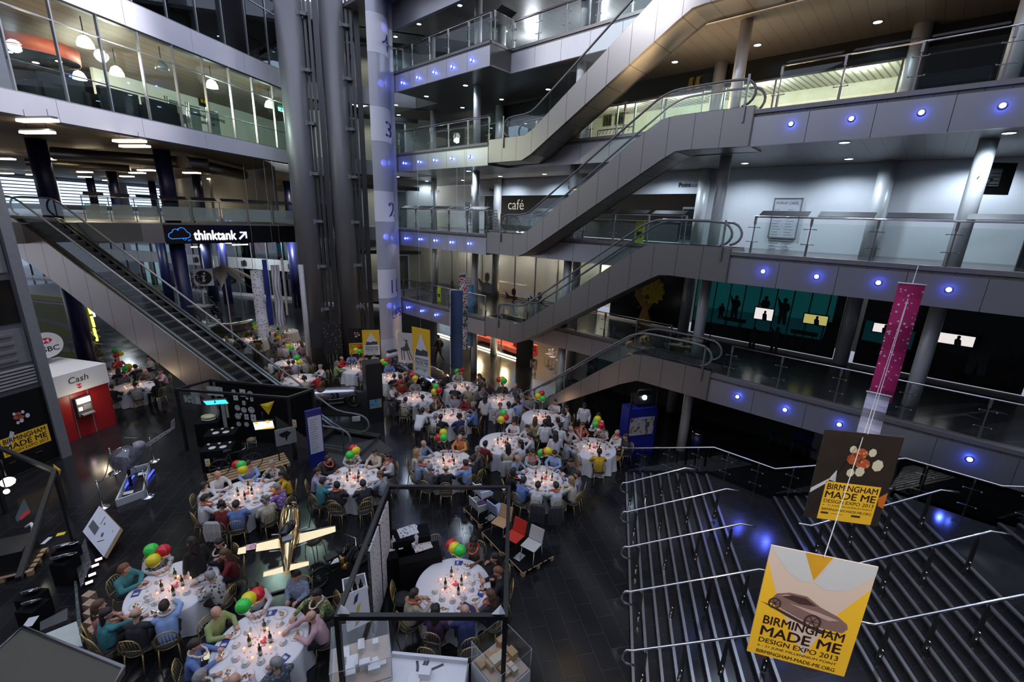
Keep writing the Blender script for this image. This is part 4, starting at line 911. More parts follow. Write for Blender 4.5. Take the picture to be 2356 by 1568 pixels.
for (o0,z0),(o1,z1) in zip(prof[1:],prof[2:]):
    b=MB(); p,q=bl(o0),bl(o1); b.add([p+UP*(z0-.98),q+UP*(z1-.98),q+UP*(z1-.12),p+UP*(z0-.12)],[(0,1,2,3)]); b.build('glass_panel',DKGLASS,t)
    n=3 if o1-o0>2 else 2
    for i in range(n):
        u=(i+.5)/n; p_=bl(o0+(o1-o0)*u); zz=z0+(z1-z0)*u
        b=MB(); F=AX(p_,-Bv,UP,Nv); b.box(F,-.015,.015,zz-1.05,zz,.02,.06)
        for h in (.3,.75): b.box(F,-.16,.16,zz-1.05+h-.01,zz-1.05+h+.01,.0,.02); b.ball(F(-.16,zz-1.05+h,-.02),.022,6); b.ball(F(.16,zz-1.05+h,-.02),.022,6)
        b.build('post',RAILM,t)
bc=[]
for px,py in ((1783,1005),(1832,1025),(1860,1040)):
    p=PL(px,py,Nv,17.3); p.z=0; q=Z(px,py+12,0); t=thing('plastic_chair','','chair',q,-.6); F=RF(q,-.6); BLC=mat('blue_plastic',(.03,.04,.32),.4)
    b=MB(); b.prism(lambda x,z,y:F(y,x,z),[(-.22,.45),(.2,.43),(.2,.46),(-.22,.48)],-.22,.22); b.build('seat',BLC,t)
    b=MB(); b.prism(lambda x,z,y:F(y,x,z),[(.2,.55),(.24,.85),(.22,.86),(.18,.56)],-.23,.23); b.build('backrest',BLC,t)
    for x in(-.2,.2):
        for y in (-.2,.2): b=MB(); b.tube([F(x,y,0),F(x*.9,y*.9,.45)],.012,5); b.build('leg',GREYM,t)
    bc.append(t)
ordlabel(bc,'# blue plastic chair in the shade behind the staircase','blue chairs behind the staircase')
p=Z(1600,1035,0); t=thing('litter_bin','round blue litter bin with chrome lid beside the column','bin',p); F=lambda x,y,z:p+Vector((x,y,z))
b=MB(); b.lathe(F,[(.24,0),(.24,.82)],18); b.build('body',NAVY,t); b=MB(); b.lathe(F,[(.25,.82),(.25,.9),(.13,.93),(.12,.85)],18); b.build('lid',CHROME,t)
# blue light pools on the stairs come from lamps in the fascia above
for px,py,z in ((1735,1208,1.4),(2185,1190,2.9),(2340,1215,2.9),(1665,1170,1.4)): 
    q=Z(px,py,z); spot(G(toG(q)[0],15.7,F1-.6),22,(.08,.12,1),26,.05,q)
# ================================================================ left side of the hall
m=MB(); m.box(L,4,11.0,-20.5,-20.3,0,12.3); struct('wall_left',m,mat('grey_cladding',(.15,.155,.17),.5,.3),'grey clad corner wall at the far left')
o=MB().box(L,10.9,11.22,-20.5,-20.1,0,12.3).build('corner_post',mat('corner_post_grey',(.21,.215,.235),.45,.2)); tag(o,'tall grey corner post at the left edge','post'); o['kind']='structure'
FT=AX(L(0,-20.28,0),Av,UP,NAv)
t=thing('wall_panelling','ribbed grey metal panelling on the left corner wall','panel',L(9,-20.25,5))
for z0,z1 in ((4.0,5.25),(7.2,8.6)):
    b=MB(); b.box(FT,6,10.85,z0,z1,0,.05)
    for j in range(4): b.box(FT,8.6,10.5,z0+.15+j*.29,z0+.25+j*.29,.05,.09)
    b.build('ribbed_panel',mat('panel_grey',(.19,.195,.21),.45,.3),t)
b=MB(); b.box(FT,6,10.85,5.45,6.95,0,.03); b.build('window_pane',BLACKG,t)
b=MB()
for j in range(6): b.box(FT,6,10.85,3.2+j*.12,3.26+j*.12,0,.08)
b.build('louvre',mat('louvre_silver',(.5,.5,.5),.4,.5),t)
def bmm(mb,F,w,x0,y0,d,scale=1.0,slogan=True):
    """the exhibition lettering; w is the width of the block, y0 its top"""
    y=y0
    for st,h,bo in (('BIRMINGHAM',.145,.012),('MADE ME',.165,.016),('DESIGN EXPO 2013',.085,.004),('6 - 21 JUNE MILLENNIUM POINT',.052,.002),('BIRMINGHAM-MADE-ME.ORG',.062,.004)):
        y-=h*w; letter(mb,st,F,x0,y,h=h*w,w=w,bold=bo,d=d); y-=.042*w
    for a,b_ in ((0,.15),(.62,.8)): mb.box(F,x0+a*w,x0+b_*w,y-.05*w,y,d-.001,d)
    mb.box(F,x0+.2*w,x0+.45*w,y-.03*w,y-.022*w,d-.001,d); return y
BPR=mat('brown_print',(.055,.025,.022),.6)
def knight(b1,b2,b3,F,cx,cy,s,d):          # generic armoured figure of red and white patches
    for dx,dy,r in ((-.05,.16,.10),(.06,.10,.09),(0,.25,.09)): disc(b1,F,cx+dx*s,cy+dy*s,r*s,r*s*.9,d,9)
    for dx,dy,r in ((-.10,.30,.045),(.14,.28,.05),(.05,-.02,.06),(-.06,-.05,.05),(.24,.1,.07)): disc(b2,F,cx+dx*s,cy+dy*s,r*s,r*s*1.3,d+.002,7)
    flat(b3,F,[(cx-.5*s,cy-.75*s),(cx-.42*s,cy-.8*s),(cx-.22*s,cy-.35*s),(cx-.32*s,cy-.25*s)],d+.001)
# dark banner on the corner wall
q=PL(52,960,NAv,-20.2); qa=toL(q)[0]
t=thing('banner','dark banner with armoured figure and gold lettering on the left wall','banner',L(qa,-20.2,0)); F=AX(L(qa,-20.22,0),Av,UP,NAv)
za=toL(PL(10,1015,NAv,-20.2))[2]; zb=toL(PL(92,985,NAv,-20.2))[2]
b=MB(); b.box(F,-1.6,.95,.1,3.0,0,.02); b.build('cloth',CLOTHB,t)
b=MB(); flat(b,F,[(-.75,.85),(.6,.85),(.6,1.55),(-.75,1.55)],.03); b.build('gold_block',YELP,t)
b=MB(); bmm(b,F,1.2,-.68,1.5,.035); b.build('lettering',BPR,t)
b1,b2,b3=MB(),MB(),MB(); knight(b1,b2,b3,F,-.1,2.0,1.0,.03); b1.build('red_armour',mat('armour_red',(.35,.09,.05),.5),t); b2.build('pale_highlights',PALE,t); b3.build('grey_blade',PALE,t)
# cash kiosk
KO=-21.28; t=thing('cash_kiosk','red and white cash machine kiosk with white roof','kiosk',L(12.7,-22.5,0))
a0,a1=11.62,13.72
b=MB(); b.box(L,a0,a1,KO-2.6,KO,0,2.0); b.build('red_wall',RED,t)
b=MB(); b.box(L,a0-.05,a1+.05,KO-2.7,KO+.05,2.0,2.88); b.build('white_fascia',mat('kiosk_white',(.72,.72,.73),.5,var=.03),t)
FK=AX(L(0,KO+.06,0),Av,UP,NAv)
b=MB()
for a in (12.28,12.9): b.box(FK,a-.015,a+.015,0,2.0,-.06,-.045)
b.build('panel_joint',GREYM,t)
b=MB(); letter(b,'Cash',FK,12.66,2.42,h=.26,d=.0,al='c',slant=.12); b.build('lettering',DPR,t)
b=MB()
for j in (0,1): flat(b,FK,[(12.55,2.33-j*.12),(12.75,2.33-j*.12),(12.65,2.23-j*.12)],.0)
b.build('arrow_mark',REDL,t)
FK2=AX(L(0,KO,0),Av,UP,NAv)
b=MB(); b.box(FK2,12.33,12.88,.95,1.75,0,.16); b.build('cash_machine',GREYD,t)
b=MB(); b.box(FK2,12.37,12.83,1.52,1.74,.16,.2); b.build('lit_header',mat('lit_header',(1,.9,.7),.3,es=2.5,ecol=(1,.86,.62)),t)
b=MB(); b.box(FK2,12.38,12.5,1.22,1.36,.16,.18); b.build('screen',mat('pink_screen',(1,.6,.8),.3,es=4,ecol=(1,.65,.8)),t)
b=MB(); b.box(FK2,12.55,12.82,1.2,1.42,.16,.18); b.box(FK2,12.4,12.84,1.0,1.06,.16,.3); b.build('key_panel',GREYM,t)
l=point(L(12.6,KO+.6,1.6),6,(1,.85,.6),.1)
# logo disc on the kiosk roof
q=PL(107,794,NAv,-23.2); F=AX(q,Av,UP,NAv); t=thing('bank_sign','oval white HSBC sign with red hexagon on the kiosk roof','sign',q-UP*.65)
b=MB(); b.prism(F,[(.60*math.cos(2*math.pi*i/32),.55*math.sin(2*math.pi*i/32)) for i in range(32)],-.06,0); b.build('plate',mat('sign_plate_white',(.8,.8,.82),.4),t)
b=MB(); b.box(F,-.05,.05,-.75,-.45,-.05,-.01); b.build('bracket',GREYM,t)
b=MB(); w,h=.17,.12; cy_=.20
for sx in(-1,1): flat(b,F,[(sx*w*1.45,cy_),(sx*w*.72,cy_+h),(sx*w*.72,cy_-h)],.006)
flat(b,F,[(-w*.72,cy_+h),(w*.72,cy_+h),(0,cy_)],.006); flat(b,F,[(-w*.72,cy_-h),(0,cy_),(w*.72,cy_-h)],.006); b.build('hexagon_logo',mat('logo_red',(.65,.02,.04),.4),t)
b=MB(); letter(b,'HSBC',F,0,-.28,h=.22,w=.84,bold=.012,d=.006,al='c'); b.build('lettering',DPR,t)
# piano hoarding
gr=Vector((-26.1,26.1,0)); FG=AX(gr-NAv*6.5,NAv,UP,-Av); GRN=mat('lime_green',(.20,.23,.012),.5,var=.04)
t=thing('hoarding','lime green hoarding with grand piano picture and pale waves','hoarding',gr-NAv*3)
b=MB(); b.box(FG,0,6.5,0,3.45,-.12,0); b.build('board',GRN,t)
b=MB(); b.box(FG,0,6.52,3.45,3.5,-.2,.03); b.build('top_trim',PALE,t)
WV=mat('lilac_wave',(.36,.34,.36),.6)
def wave(b,f0,f1,x0,x1,d):
    n=20; 
    for i in range(n):
        xa=x0+(x1-x0)*i/n; xb=x0+(x1-x0)*(i+1)/n; flat(b,FG,[(xa,f0(xa)),(xb,f0(xb)),(xb,f1(xb)),(xa,f1(xa))],d)
b=MB(); wave(b,lambda x:1.9-.05*(x-2)**2+.35,lambda x:2.15-.03*(x-2)**2+.3,1.5,6.4,.006); wave(b,lambda x:.35+.06*(x-4)**2*.5,lambda x:.62+.05*(x-4)**2*.5,1.5,6.4,.006); b.build('wave_print',WV,t)
b=MB(); flat(b,FG,[(3.2,.95),(6.0,1.75),(6.3,1.7),(6.0,1.45),(4.3,.8)],.01)
for x,z0,z1 in ((4.35,.25,.95),(5.15,.25,1.15),(5.6,.75,1.35),(6.05,1.0,1.5)): flat(b,FG,[(x,z0),(x+.12,z0),(x+.06,z1),(x-.06,z1)],.01)
flat(b,FG,[(5.1,2.2),(5.9,1.65),(6.4,1.9),(6.35,2.4),(6.15,2.75),(5.95,2.6),(5.5,2.75)],.01); b.build('piano_print',BLACK,t)
b=MB()
for j in range(6): stroke(b,FG,[(5.2+j*.13,2.2-j*.08),(5.42+j*.11,2.5-j*.06),(5.6+j*.11,2.7-j*.1)],.035,.014)
stroke(b,FG,[(4.3,1.0),(6.0,1.55)],.03,.014); b.build('key_print',PALE,t)
for j,(x0,y0,x1,y1) in enumerate(((202,700,209,722),(210,727,217,752),(216,755,224,784))):
    p,q=PL(x0,y0,Av,toL(gr)[0]-.25),PL(x1,y1,Av,toL(gr)[0]-.25); o=MB().tube([p,q],.06,8).build('neon_tube',mat('yellow_tube',(1,.9,.1),.3,es=2,ecol=(1,.85,.08)))
    tag(o,'glowing yellow tube at the hoarding edge, %s of three'%('topmost','middle','lowest')[j],'light','yellow tubes at the hoarding edge')
p,q=PL(211,707,Av,toL(gr)[0]+1),PL(218,728,Av,toL(gr)[0]+1); o=MB().tube([p,q],.05,8).build('neon_tube',mat('blue_white_tube',(.8,.9,1),.3,es=2.5,ecol=(.7,.85,1))); tag(o,'short blue white tube behind the yellow tubes','light')
t=thing('rope_sculpture','tall knotted rope figure standing by the hoarding','sculpture',gr+NAv*.6); random.seed(5)
for j in range(5):
    b=MB(); c=gr+NAv*.5-Av*.3; b.tube([c+Vector((.28*math.sin(k*1.7+j),.28*math.cos(k*2.3+j*2),.05+k*.14+.05*j)) for k in range(14)],.05,6); b.build('rope',mat('straw_rope',(.26,.20,.11),.8,var=.4,sc=20),t)
PLM=mat('platform_grey',(.33,.33,.32),.4,var=.06); t=thing('low_platform','low grey stage platform with yellow green kerb','platform',Z(110,690,0))
c=toL(Z(110,690,0)); b=MB(); b.box(L,c[0]-.2,c[0]+9,c[1]-8,c[1]+4,0,.5); b.build('deck',PLM,t); b=MB(); b.box(L,c[0]-.3,c[0]-.2,c[1]-8,c[1]+4,.1,.5); b.build('kerb',mat('lime_kerb',(.30,.29,.02),.5),t)
# glazed thinktank entrance
AW=41.5; FA=AX(Av*AW,NAv,UP,-Av)
t=thing('window_30','two storey glazed entrance wall with white band','window',L(AW,-42,0)); t['kind']='structure'
b=MB(); b.box(FA,-75,-22,3.15,4.35,-.1,.1); b.build('white_band',PALE,t)
b=MB(); b.box(FA,-75,-22,.0,.35,-.1,.1); b.build('plinth',PALE,t)
for i in range(27):
    x=-75+i*2; b=MB(); b.box(FA,x-.04,x+.04,0,7.7,-.06,.12); b.build('mullion',FRAME,t)
for z0,z1 in ((.35,3.15),(4.35,7.7)):
    b=MB(); b.box(FA,-75,-22,z0,z1,-.02,.0); b.build('pane',DKGLASS,t)
for x in (-46.5,-40,-34):
    o=thing('wall_lamp','','lamp',FA(x,3.8,.1)); b=MB(); b.box(FA,x-.25,x+.05,3.45,4.0,.1,.35); b.build('housing',BLACK,o); b=MB(); b.box(FA,x+.1,x+.25,3.5,3.95,.1,.3); b.build('housing',BLACK,o); b=MB(); b.box(FA,x-.1,x+.15,3.9,4.1,.1,.15); b.build('bracket',BLACK,o); WL=globals().setdefault('WLL',[]); WL.append(o)
ordlabel(WLL,'# black twin spotlight on the white entrance band')
m=MB(); m.box(L,AW+7,AW+7.2,-76,-20,0,7.7); struct('wall_entrance_rear',m,mat('night_wall',(.03,.045,.05),.8),'dark rear wall behind the entrance glass')
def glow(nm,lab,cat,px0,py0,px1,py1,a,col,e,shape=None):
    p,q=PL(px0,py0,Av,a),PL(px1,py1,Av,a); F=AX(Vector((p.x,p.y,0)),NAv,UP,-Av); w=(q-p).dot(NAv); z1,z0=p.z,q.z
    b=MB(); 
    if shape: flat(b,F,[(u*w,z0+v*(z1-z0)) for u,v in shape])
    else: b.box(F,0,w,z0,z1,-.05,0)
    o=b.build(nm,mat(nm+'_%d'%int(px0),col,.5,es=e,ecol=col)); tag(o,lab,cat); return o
for i,(x0,x1) in enumerate(((331,352),(355,378),(382,398))):
    glow('lit_window','tall daylit pane %s behind the escalator'%('left','middle','right')[i],'window',x0,602,x1,668,AW+3,(.55,.80,.85),.5)
for i,(x0,x1) in enumerate(((300,345),(350,368),(375,395))): glow('lit_window','upper pale window %s under the walkway'%('left','middle','right')[i],'window',x0,562,x1,584,AW+3,(.45,.72,.80),.3)
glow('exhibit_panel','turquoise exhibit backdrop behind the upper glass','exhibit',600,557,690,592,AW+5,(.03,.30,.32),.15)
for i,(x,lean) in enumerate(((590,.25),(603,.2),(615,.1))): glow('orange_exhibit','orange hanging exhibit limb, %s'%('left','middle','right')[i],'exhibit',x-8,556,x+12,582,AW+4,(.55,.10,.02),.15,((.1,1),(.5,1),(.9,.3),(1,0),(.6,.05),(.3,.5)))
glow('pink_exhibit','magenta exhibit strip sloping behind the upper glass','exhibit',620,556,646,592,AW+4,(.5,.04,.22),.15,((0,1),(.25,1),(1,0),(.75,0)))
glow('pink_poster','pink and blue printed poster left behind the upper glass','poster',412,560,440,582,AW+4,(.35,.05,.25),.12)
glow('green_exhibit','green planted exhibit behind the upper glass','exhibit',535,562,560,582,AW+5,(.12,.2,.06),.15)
for i,(x,y) in enumerate(((555,640),(530,645),(562,599))): glow('neon_sign','green neon squiggle behind the entrance glass, %s'%('right','left','upper')[i],'light',x,y,x+(9 if i!=2 else 18),y+(16 if i==0 else 3),AW+3,(.02,.8,.2),.6,((0,.2),(.4,1),(1,.7),(.9,.6),(.45,.85),(.1,0)))
wt=PL(645,637,Av,AW-.2); F=AX(wt,NAv,UP,-Av); o=MB(); letter(o,'STAIRS',F,0,-.2,h=.42,bold=.04,al='c'); tag(o.build('stairs_sign',DPR),'black STAIRS lettering on the white entrance band','sign')
# information sign, tent, desk
c=HD(468,638,33); d=Vector((c.x,c.y,0)).normalized(); e=Vector((d.y,-d.x,0)); F=AX(c,e,UP,-d)
t=thing('information_sign','square white sign with white i in black disc','sign',c); b=MB(); b.box(F,-.5,.5,-.52,.52,-.06,0); b.build('plate',mat('sign_plate_white'),t)
b=MB(); disc(b,F,0,0,.43,d=.004,n=28); b.build('disc_mark',BLACK,t); b=MB(); flat(b,F,[(-.10,.12),(.10,.14),(.03,-.16),(.12,-.13),(.02,-.28),(-.10,-.26),(-.07,-.18),(-.03,.05),(-.11,.07)],.008); disc(b,F,.07,.25,.07,d=.008,n=10); b.build('letter_mark',WHITE,t)
b=MB(); b.box(F,-.05,.05,.52,3.6,-.05,0); b.build('hanger',GREYM,t)
ap=HD(512,609,36); t=thing('tent_canopy','cream star shaped fabric canopy over the reception desk','canopy',ap-UP*1.5); TENT=mat('cream_fabric',(.62,.54,.46),.8,var=.05)
for k in range(9):
    an=2*math.pi*k/9+.3; r=Vector((math.cos(an),math.sin(an),0)); s=Vector((-r.y,r.x,0)); b=MB()
    P=lambda u,v,z:ap+r*u+s*v+UP*z
    rows=[[P(u,v*w,-.55*u+.12*math.sin(u*1.6)-(abs(v)*.08*u)) for v in (-1,-.5,0,.5,1)] for u,w in ((.05,.02),(.6,.26),(1.1,.34),(1.5,.20),(1.95,.02))]
    b.add([q for rw in rows for q in rw],[(i*5+j,i*5+j+1,i*5+j+6,i*5+j+5) for i in range(4) for j in range(4)],True); b.build('petal',TENT,t)
    b=MB(); b.tube([P(1.95,0,-1.07),P(2.9,0,-1.45)],.012,4); b.build('guy_rope',PALE,t)
b=MB(); b.tube([ap,Vector((ap.x,ap.y,0))],.04,6); b.build('pole',PALE,t)
dk=Vector((-22.6,34.0,0)); t=thing('reception_desk','curved steel reception desk under the canopy','desk',dk)
FD=RF(dk,0); b=MB(); b.lathe(FD,[(1.7,0),(1.75,.9),(1.85,1.05),(1.4,1.05)],24,True,math.radians(175),math.radians(370)); b.build('counter',STEEL,t)
b=MB(); b.lathe(FD,[(1.72,.33),(1.79,.36),(1.79,.42),(1.74,.45)],24,True,math.radians(175),math.radians(370)); b.build('trim_ring',BLACK,t)
t=thing('monitor','small black monitor on the reception desk','monitor',dk+Vector((1.3,-.9,1.05))); F=RF(dk+Vector((1.3,-.9,1.05)),.5); b=MB(); b.box(F,-.22,.22,-.02,.02,.12,.42); b.build('screen',BLACKG,t); b=MB(); b.box(F,-.1,.1,-.08,.08,0,.02); b.box(F,-.02,.02,-.01,.01,.02,.2); b.build('stand',BLACK,t)
tl=[]
for px0,py0,px1,py1 in ((440,568,482,567),(503,557,532,559),(535,563,570,562),(616,554,642,555)):
    p,q=Z(px0,py0,7.5),Z(px1,py1,7.5); s=PL(px0,py0,Av,36); r=PL(px1,py1,Av,36); o=MB().tube([s,r],.05,6).build('tube_light',TUBEW); o['category']='light'; b=MB(); b.tube([s+UP*.0,Vector((s.x,s.y,F2-.9))],.012,4); b.tube([r,Vector((r.x,r.y,F2-.9))],.012,4); b.build('wire',BLACK,o); tl.append(o)
ordlabel(tl,'# white tube light hanging below the thinktank sign','tube lights of the entrance')
for a,o,w in ((37,-30,380),(37,-38,380),(30,-33,260),(31,-45,300)): point(L(a,o,6.6),w,(.85,.95,1),.4)
# hanging fabric strips
def strip(nm,lab,c4,dist,mt,thick=.02,side=None,sidew=.35,yaw=0,cord=True,pd=None):
    (x0,y0),(x1,y1),(x2,y2)=c4            # top left, top right, bottom left (pixels)
    p=HD(x0,y0,dist); q=HD(x1,y1,dist); bt=HD(x2,y2,dist); d=Vector((p.x,p.y,0)).normalized(); e=(q-p); e.z=0; w=e.length; e.normalize(); e=(e*math.cos(yaw)+d*math.sin(yaw)).normalized(); nv=Vector((e.y,-e.x,0))
    F=AX(Vector((p.x,p.y,0)),e,nv,UP); t=thing(nm,lab,'fabric banner',Vector((p.x,p.y,bt.z)))
    b=MB(); n=9
    for k in range(n):                     # cloth with a slight wave
        za=bt.z+(p.z-bt.z)*k/n; zb=bt.z+(p.z-bt.z)*(k+1)/n; wa=.05*math.sin(k*1.3); wb=.05*math.sin((k+1)*1.3)
        b.add([F(0,wa,za),F(w,wa+.02,za),F(w,wb+.02,zb),F(0,wb,zb),F(0,wa+thick,za),F(w,wa+thick+.02,za),F(w,wb+thick+.02,zb),F(0,wb+thick,zb)],[(0,1,2,3),(7,6,5,4),(0,3,7,4),(1,5,6,2)],True)
    b.build('cloth',mt,t)
    if side: b=MB(); b.box(F,-.03,0,-.06,sidew,bt.z,p.z); b.build('side_cloth',side,t)
    b=MB(); b.tube([F(-.02,.0,p.z),F(w+.02,.0,p.z)],.018,6); b.build('batten',PALE,t)
    if cord: b=MB(); b.tube([F(w/2,.0,p.z),(PL(2115,605,Nv,15.95) if x0>1900 else F(w/2,.0,p.z+6))],.006,4); b.build('cord',PALE,t)
    return t,F,w,bt.z,p.z
PINK=spot_mat('pink_blossom_fabric',(.42,.012,.12),(.62,.50,.55),11,.24,.8); BLUEF=spot_mat('blue_denim_fabric',(.05,.085,.17),(.09,.14,.25),9,.3,.9,'NOISE'); 
CHER=spot_mat('cherry_fabric',(.55,.56,.54),(.42,.02,.02),7.0,.36,.8,'VORONOI',(.05,.09,.06),.62); LBLUE=spot_mat('pale_blue_fabric',(.10,.24,.40),(.20,.38,.55),12,.35,.8); WPAT=spot_mat('white_script_fabric',(.55,.55,.55),(.06,.06,.07),5,.25,.8)
SPK=spot_mat('speckled_fabric',(.75,.74,.78),(.03,.03,.05),8,.24,.8)
strip('hanging_fabric','long pink blossom print fabric hanging at the right',((2068,650),(2128,662),(1998,915)),13.2,PINK,.03)
t,F,w,z0,z1=strip('hanging_fabric','pale printed fabric end with blue patch below the pink one',((1996,900),(2036,957),(1977,1003)),11.0,mat('pale_lilac_fabric',(.55,.52,.66),.8,var=.15,sc=5),.02,cord=False)
b=MB(); F_=lambda x,y,d:F(x,d-.07,y); flat(b,F_,[(w*.3,z0),(w*.95,z0),(w*.9,z0+.22*(z1-z0)+.1),(w*.6,z0+.45*(z1-z0)),(w*.3,z0+.3)],-.03); b.build('blue_print',mat('cobalt_print',(.03,.03,.65),.6),t)
strip('hanging_fabric','tall dark blue denim fabric with white side, hanging mid hall',((1037,667),(1065,667),(1037,847)),21,BLUEF,.03,WPAT,.9)
strip('hanging_fabric','red and white cherry print fabric hanging mid hall',((1057,630),(1077,628),(1065,803)),23,CHER,.03)
strip('hanging_fabric','pale blue leaf print fabric, rightmost of the mid hall three',((1076,654),(1090,653),(1074,796)),24.5,LBLUE,.03)
strip('hanging_fabric','white fabric with black speckles hanging at the back left',((575,622),(602,620),(596,778)),30,SPK,.03)
strip('hanging_fabric','narrow royal blue fabric hanging at the back left',((602,597),(613,597),(612,748)),31.5,mat('royal_blue_fabric',(.015,.04,.30),.7,var=.25,sc=4),.03)
strip('hanging_fabric','pale fabric with thin coloured stripes at the back left',((622,610),(642,610),(640,750)),30.5,stripe_mat('thin_stripe_fabric',(.62,.60,.62),(.10,.09,.22),2.6,rot=(0,0,.3),rough=.8,thr=.78),.03)
strip('hanging_fabric','narrow white measuring tape fabric by the lift column',((645,594),(650,594),(662,724)),30.8,stripe_mat('tape_fabric',(.66,.64,.58),(.15,.15,.15),3,rot=(0,math.pi/2,0),rough=.8,thr=.85),.03)
# hanging posters of the exhibition
def fposter(nm,lab,c,yaw,w,h,tilt=0.0):
    ex=Vector((math.cos(yaw),math.sin(yaw),0)); n=Vector((ex.y,-ex.x,0)); ey=(UP*math.cos(tilt)+n*math.sin(tilt)).normalized(); nz=ex.cross(ey)
    F=AX(Vector(c),ex,ey,nz); t=thing(nm,lab,'poster',Vector(c)-UP*h/2)
    return t,F
t,F=fposter('hanging_poster','large yellow and white hanging poster with silver car',(3.41,3.93,5.50),-.275,1.0,1.5)
w,h=.5,.75
b=MB(); b.box(F,-w,w,-h,h,-.012,0); b.build('sheet',mat('poster_cream',(.66,.52,.44),.6,var=.03),t)
b=MB(); flat(b,F,[(-w,h),(-.17,h),(-.02,h-.33),(-.12,h-.38),(-.28,h-.30),(-w+.05,h-.08)],.002); flat(b,F,[(.11,h),(w,h),(w,h-.12),(.3,h-.37),(.1,h-.42),(-.02,h-.36)],.002); b.build('grey_white_print',mat('poster_grey',(.55,.56,.58),.6,var=.03),t)
b=MB(); flat(b,F,[(-.17,h),(.09,h),(-.03,h-.33)],.003); b.build('amber_triangle',mat('poster_amber',(.60,.31,.02),.6),t)
b=MB(); flat(b,F,[(-w,h-.2),(-w,-h),(w,-h),(w,h-.28),(0.27,.05),(.06,-.62),(-.31,.05)],.003); b.build('yellow_print',YELP,t)
CARC=mat('car_print_mauve',(.22,.13,.12),.6); CARL=mat('car_print_light',(.50,.36,.32),.6); CARD=mat('car_print_dark',(.06,.03,.028),.6)
b=MB(); flat(b,F,[(-.40,.02),(-.34,.15),(-.22,.20),(-.05,.20),(.10,.10),(.28,.03),(.38,-.04),(.40,-.10),(.36,-.17),(.1,-.17),(-.1,-.10),(-.3,-.02)],.006); b.build('car_body',CARC,t)
b=MB(); flat(b,F,[(-.28,.13),(-.2,.175),(-.06,.175),(.06,.10),(-.1,.08)],.008); flat(b,F,[(-.48,.0),(-.3,-.04),(.1,-.19),(.38,-.2),(.1,-.23),(-.2,-.12)],.005); b.build('car_shade',CARD,t)
b=MB(); flat(b,F,[(-.2,.06),(.1,.03),(.3,-.02),(.2,-.05),(0,.0)],.009); flat(b,F,[(-.33,.12),(-.25,.165),(-.2,.165)],.009); b.build('car_highlight',CARL,t)
b=MB()
for x,y,r in ((-.34,.02,.065),(.06,-.11,.085)): ring(b,F,x,y,r*.75,r,.011,ky=1.15); [stroke(b,F,[(x,y),(x+.75*r*math.cos(a),y+.8*r*math.sin(a))],.01,.011) for a in np.arange(0,6.28,1.05)]
b.build('car_wheels',CARD,t)
b=MB(); bmm(b,F,.80,-.41,-.17,.012); b.build('lettering',BPR,t)
b=MB(); b.tube([F(.0,h,.02),PL(2115,605,Nv,15.95)],.005,4); b.build('cord',PALE,t)
t,F=fposter('hanging_poster','dark hanging poster with red armoured figure above gold lettering panel',(4.986,5.624,6.15),-.167,1.0,1.45)
w,h=.5,.725
b=MB(); b.box(F,-w,w,-h,h,-.012,0); b.build('sheet',mat('poster_brown_black',(.03,.022,.018),.35,var=.3,sc=3),t)
b=MB(); flat(b,F,[(-.32,-h+.01),(.40,-h+.01),(.40,-.08),(-.32,-.08)],.004); b.build('gold_block',YELP,t)
b=MB(); bmm(b,F,.66,-.29,-.11,.008); b.build('lettering',BPR,t)
b1,b2,b3=MB(),MB(),MB(); knight(b1,b2,b3,F,.02,.15,1.05,.004); b1.build('red_armour',spot_mat('armour_red_gold',(.40,.08,.03),(.55,.28,.08),14,.3),t); b2.build('pale_highlights',mat('poster_highlight',(.6,.55,.4),.5),t)
b3=MB(); flat(b3,F,[(-w,-.22),(-w,-.30),(-.3,-.10),(-.28,-.02)],.004); flat(b3,F,[(-.3,-.05),(-.22,.12),(-.2,-.08)],.004); b3.build('grey_blade',PALE,t)
b=MB(); flat(b,F,[(.40,-.25),(.5,-.15),(.5,-.42),(.42,-.38)],.005); b.build('orange_glint',mat('poster_orange',(.55,.14,.02),.5),t)
b=MB(); b.tube([F(.03,h,.02),PL(2114,606,Nv,15.95)],.005,4); b.build('cord',PALE,t)
def gold_banner(lab,cpx,cpy,dist,yaw,w,h,name='standing_banner',cord=False,z=None):
    c=HD(cpx,cpy,dist); d=Vector((c.x,c.y,0)).normalized(); ex=Vector((d.y,-d.x,0)); ex=(ex*math.cos(yaw)+d*math.sin(yaw)).normalized(); F=AX(c,ex,UP,Vector((ex.y,-ex.x,0))); t=thing(name,lab,'banner',c-UP*h/2)
    b=MB(); b.box(F,-w/2,w/2,-h/2,h/2,-.02,0); b.build('sheet',YELP,t)
    b=MB(); flat(b,F,[(-.42*w,-h/2+.01),(.46*w,-h/2+.01),(.46*w,-.1*h),(0,.40*h),(-.42*w,-.1*h)],.004); b.build('white_print',mat('poster_white',(.68,.68,.70),.6),t)
    b=MB(); flat(b,F,[(-.34*w,-.10*h),(.38*w,-.07*h),(.36*w,.04*h),(.1*w,.06*h),(0,.02*h),(-.28*w,.05*h)],.006); b.build('car_print',GREYD,t)
    b=MB(); bmm(b,F,.72*w,-.34*w,-.14*h,.008); b.build('lettering',DPR,t)
    if cord: b=MB(); b.tube([F(0,h/2,0),F(0,h/2,0)+UP*7],.006,4); b.build('cord',PALE,t)
    else:
        for s in (-1,1): b=MB(); b.tube([F(s*w*.45,-h/2,-.03),Vector((F(s*w*.45,0,-.1).x,F(s*w*.45,0,-.1).y,0))],.02,5); b.build('leg',BLACK,t)
    return t
gold_banner('large yellow and white hanging banner turned aside in the hall centre',969,809,19,-.75,1.05,2.15,'hanging_banner',True)
gold_banner('yellow and white standing banner in front of the lift blade',854,788,25.5,-.1,.95,1.5)
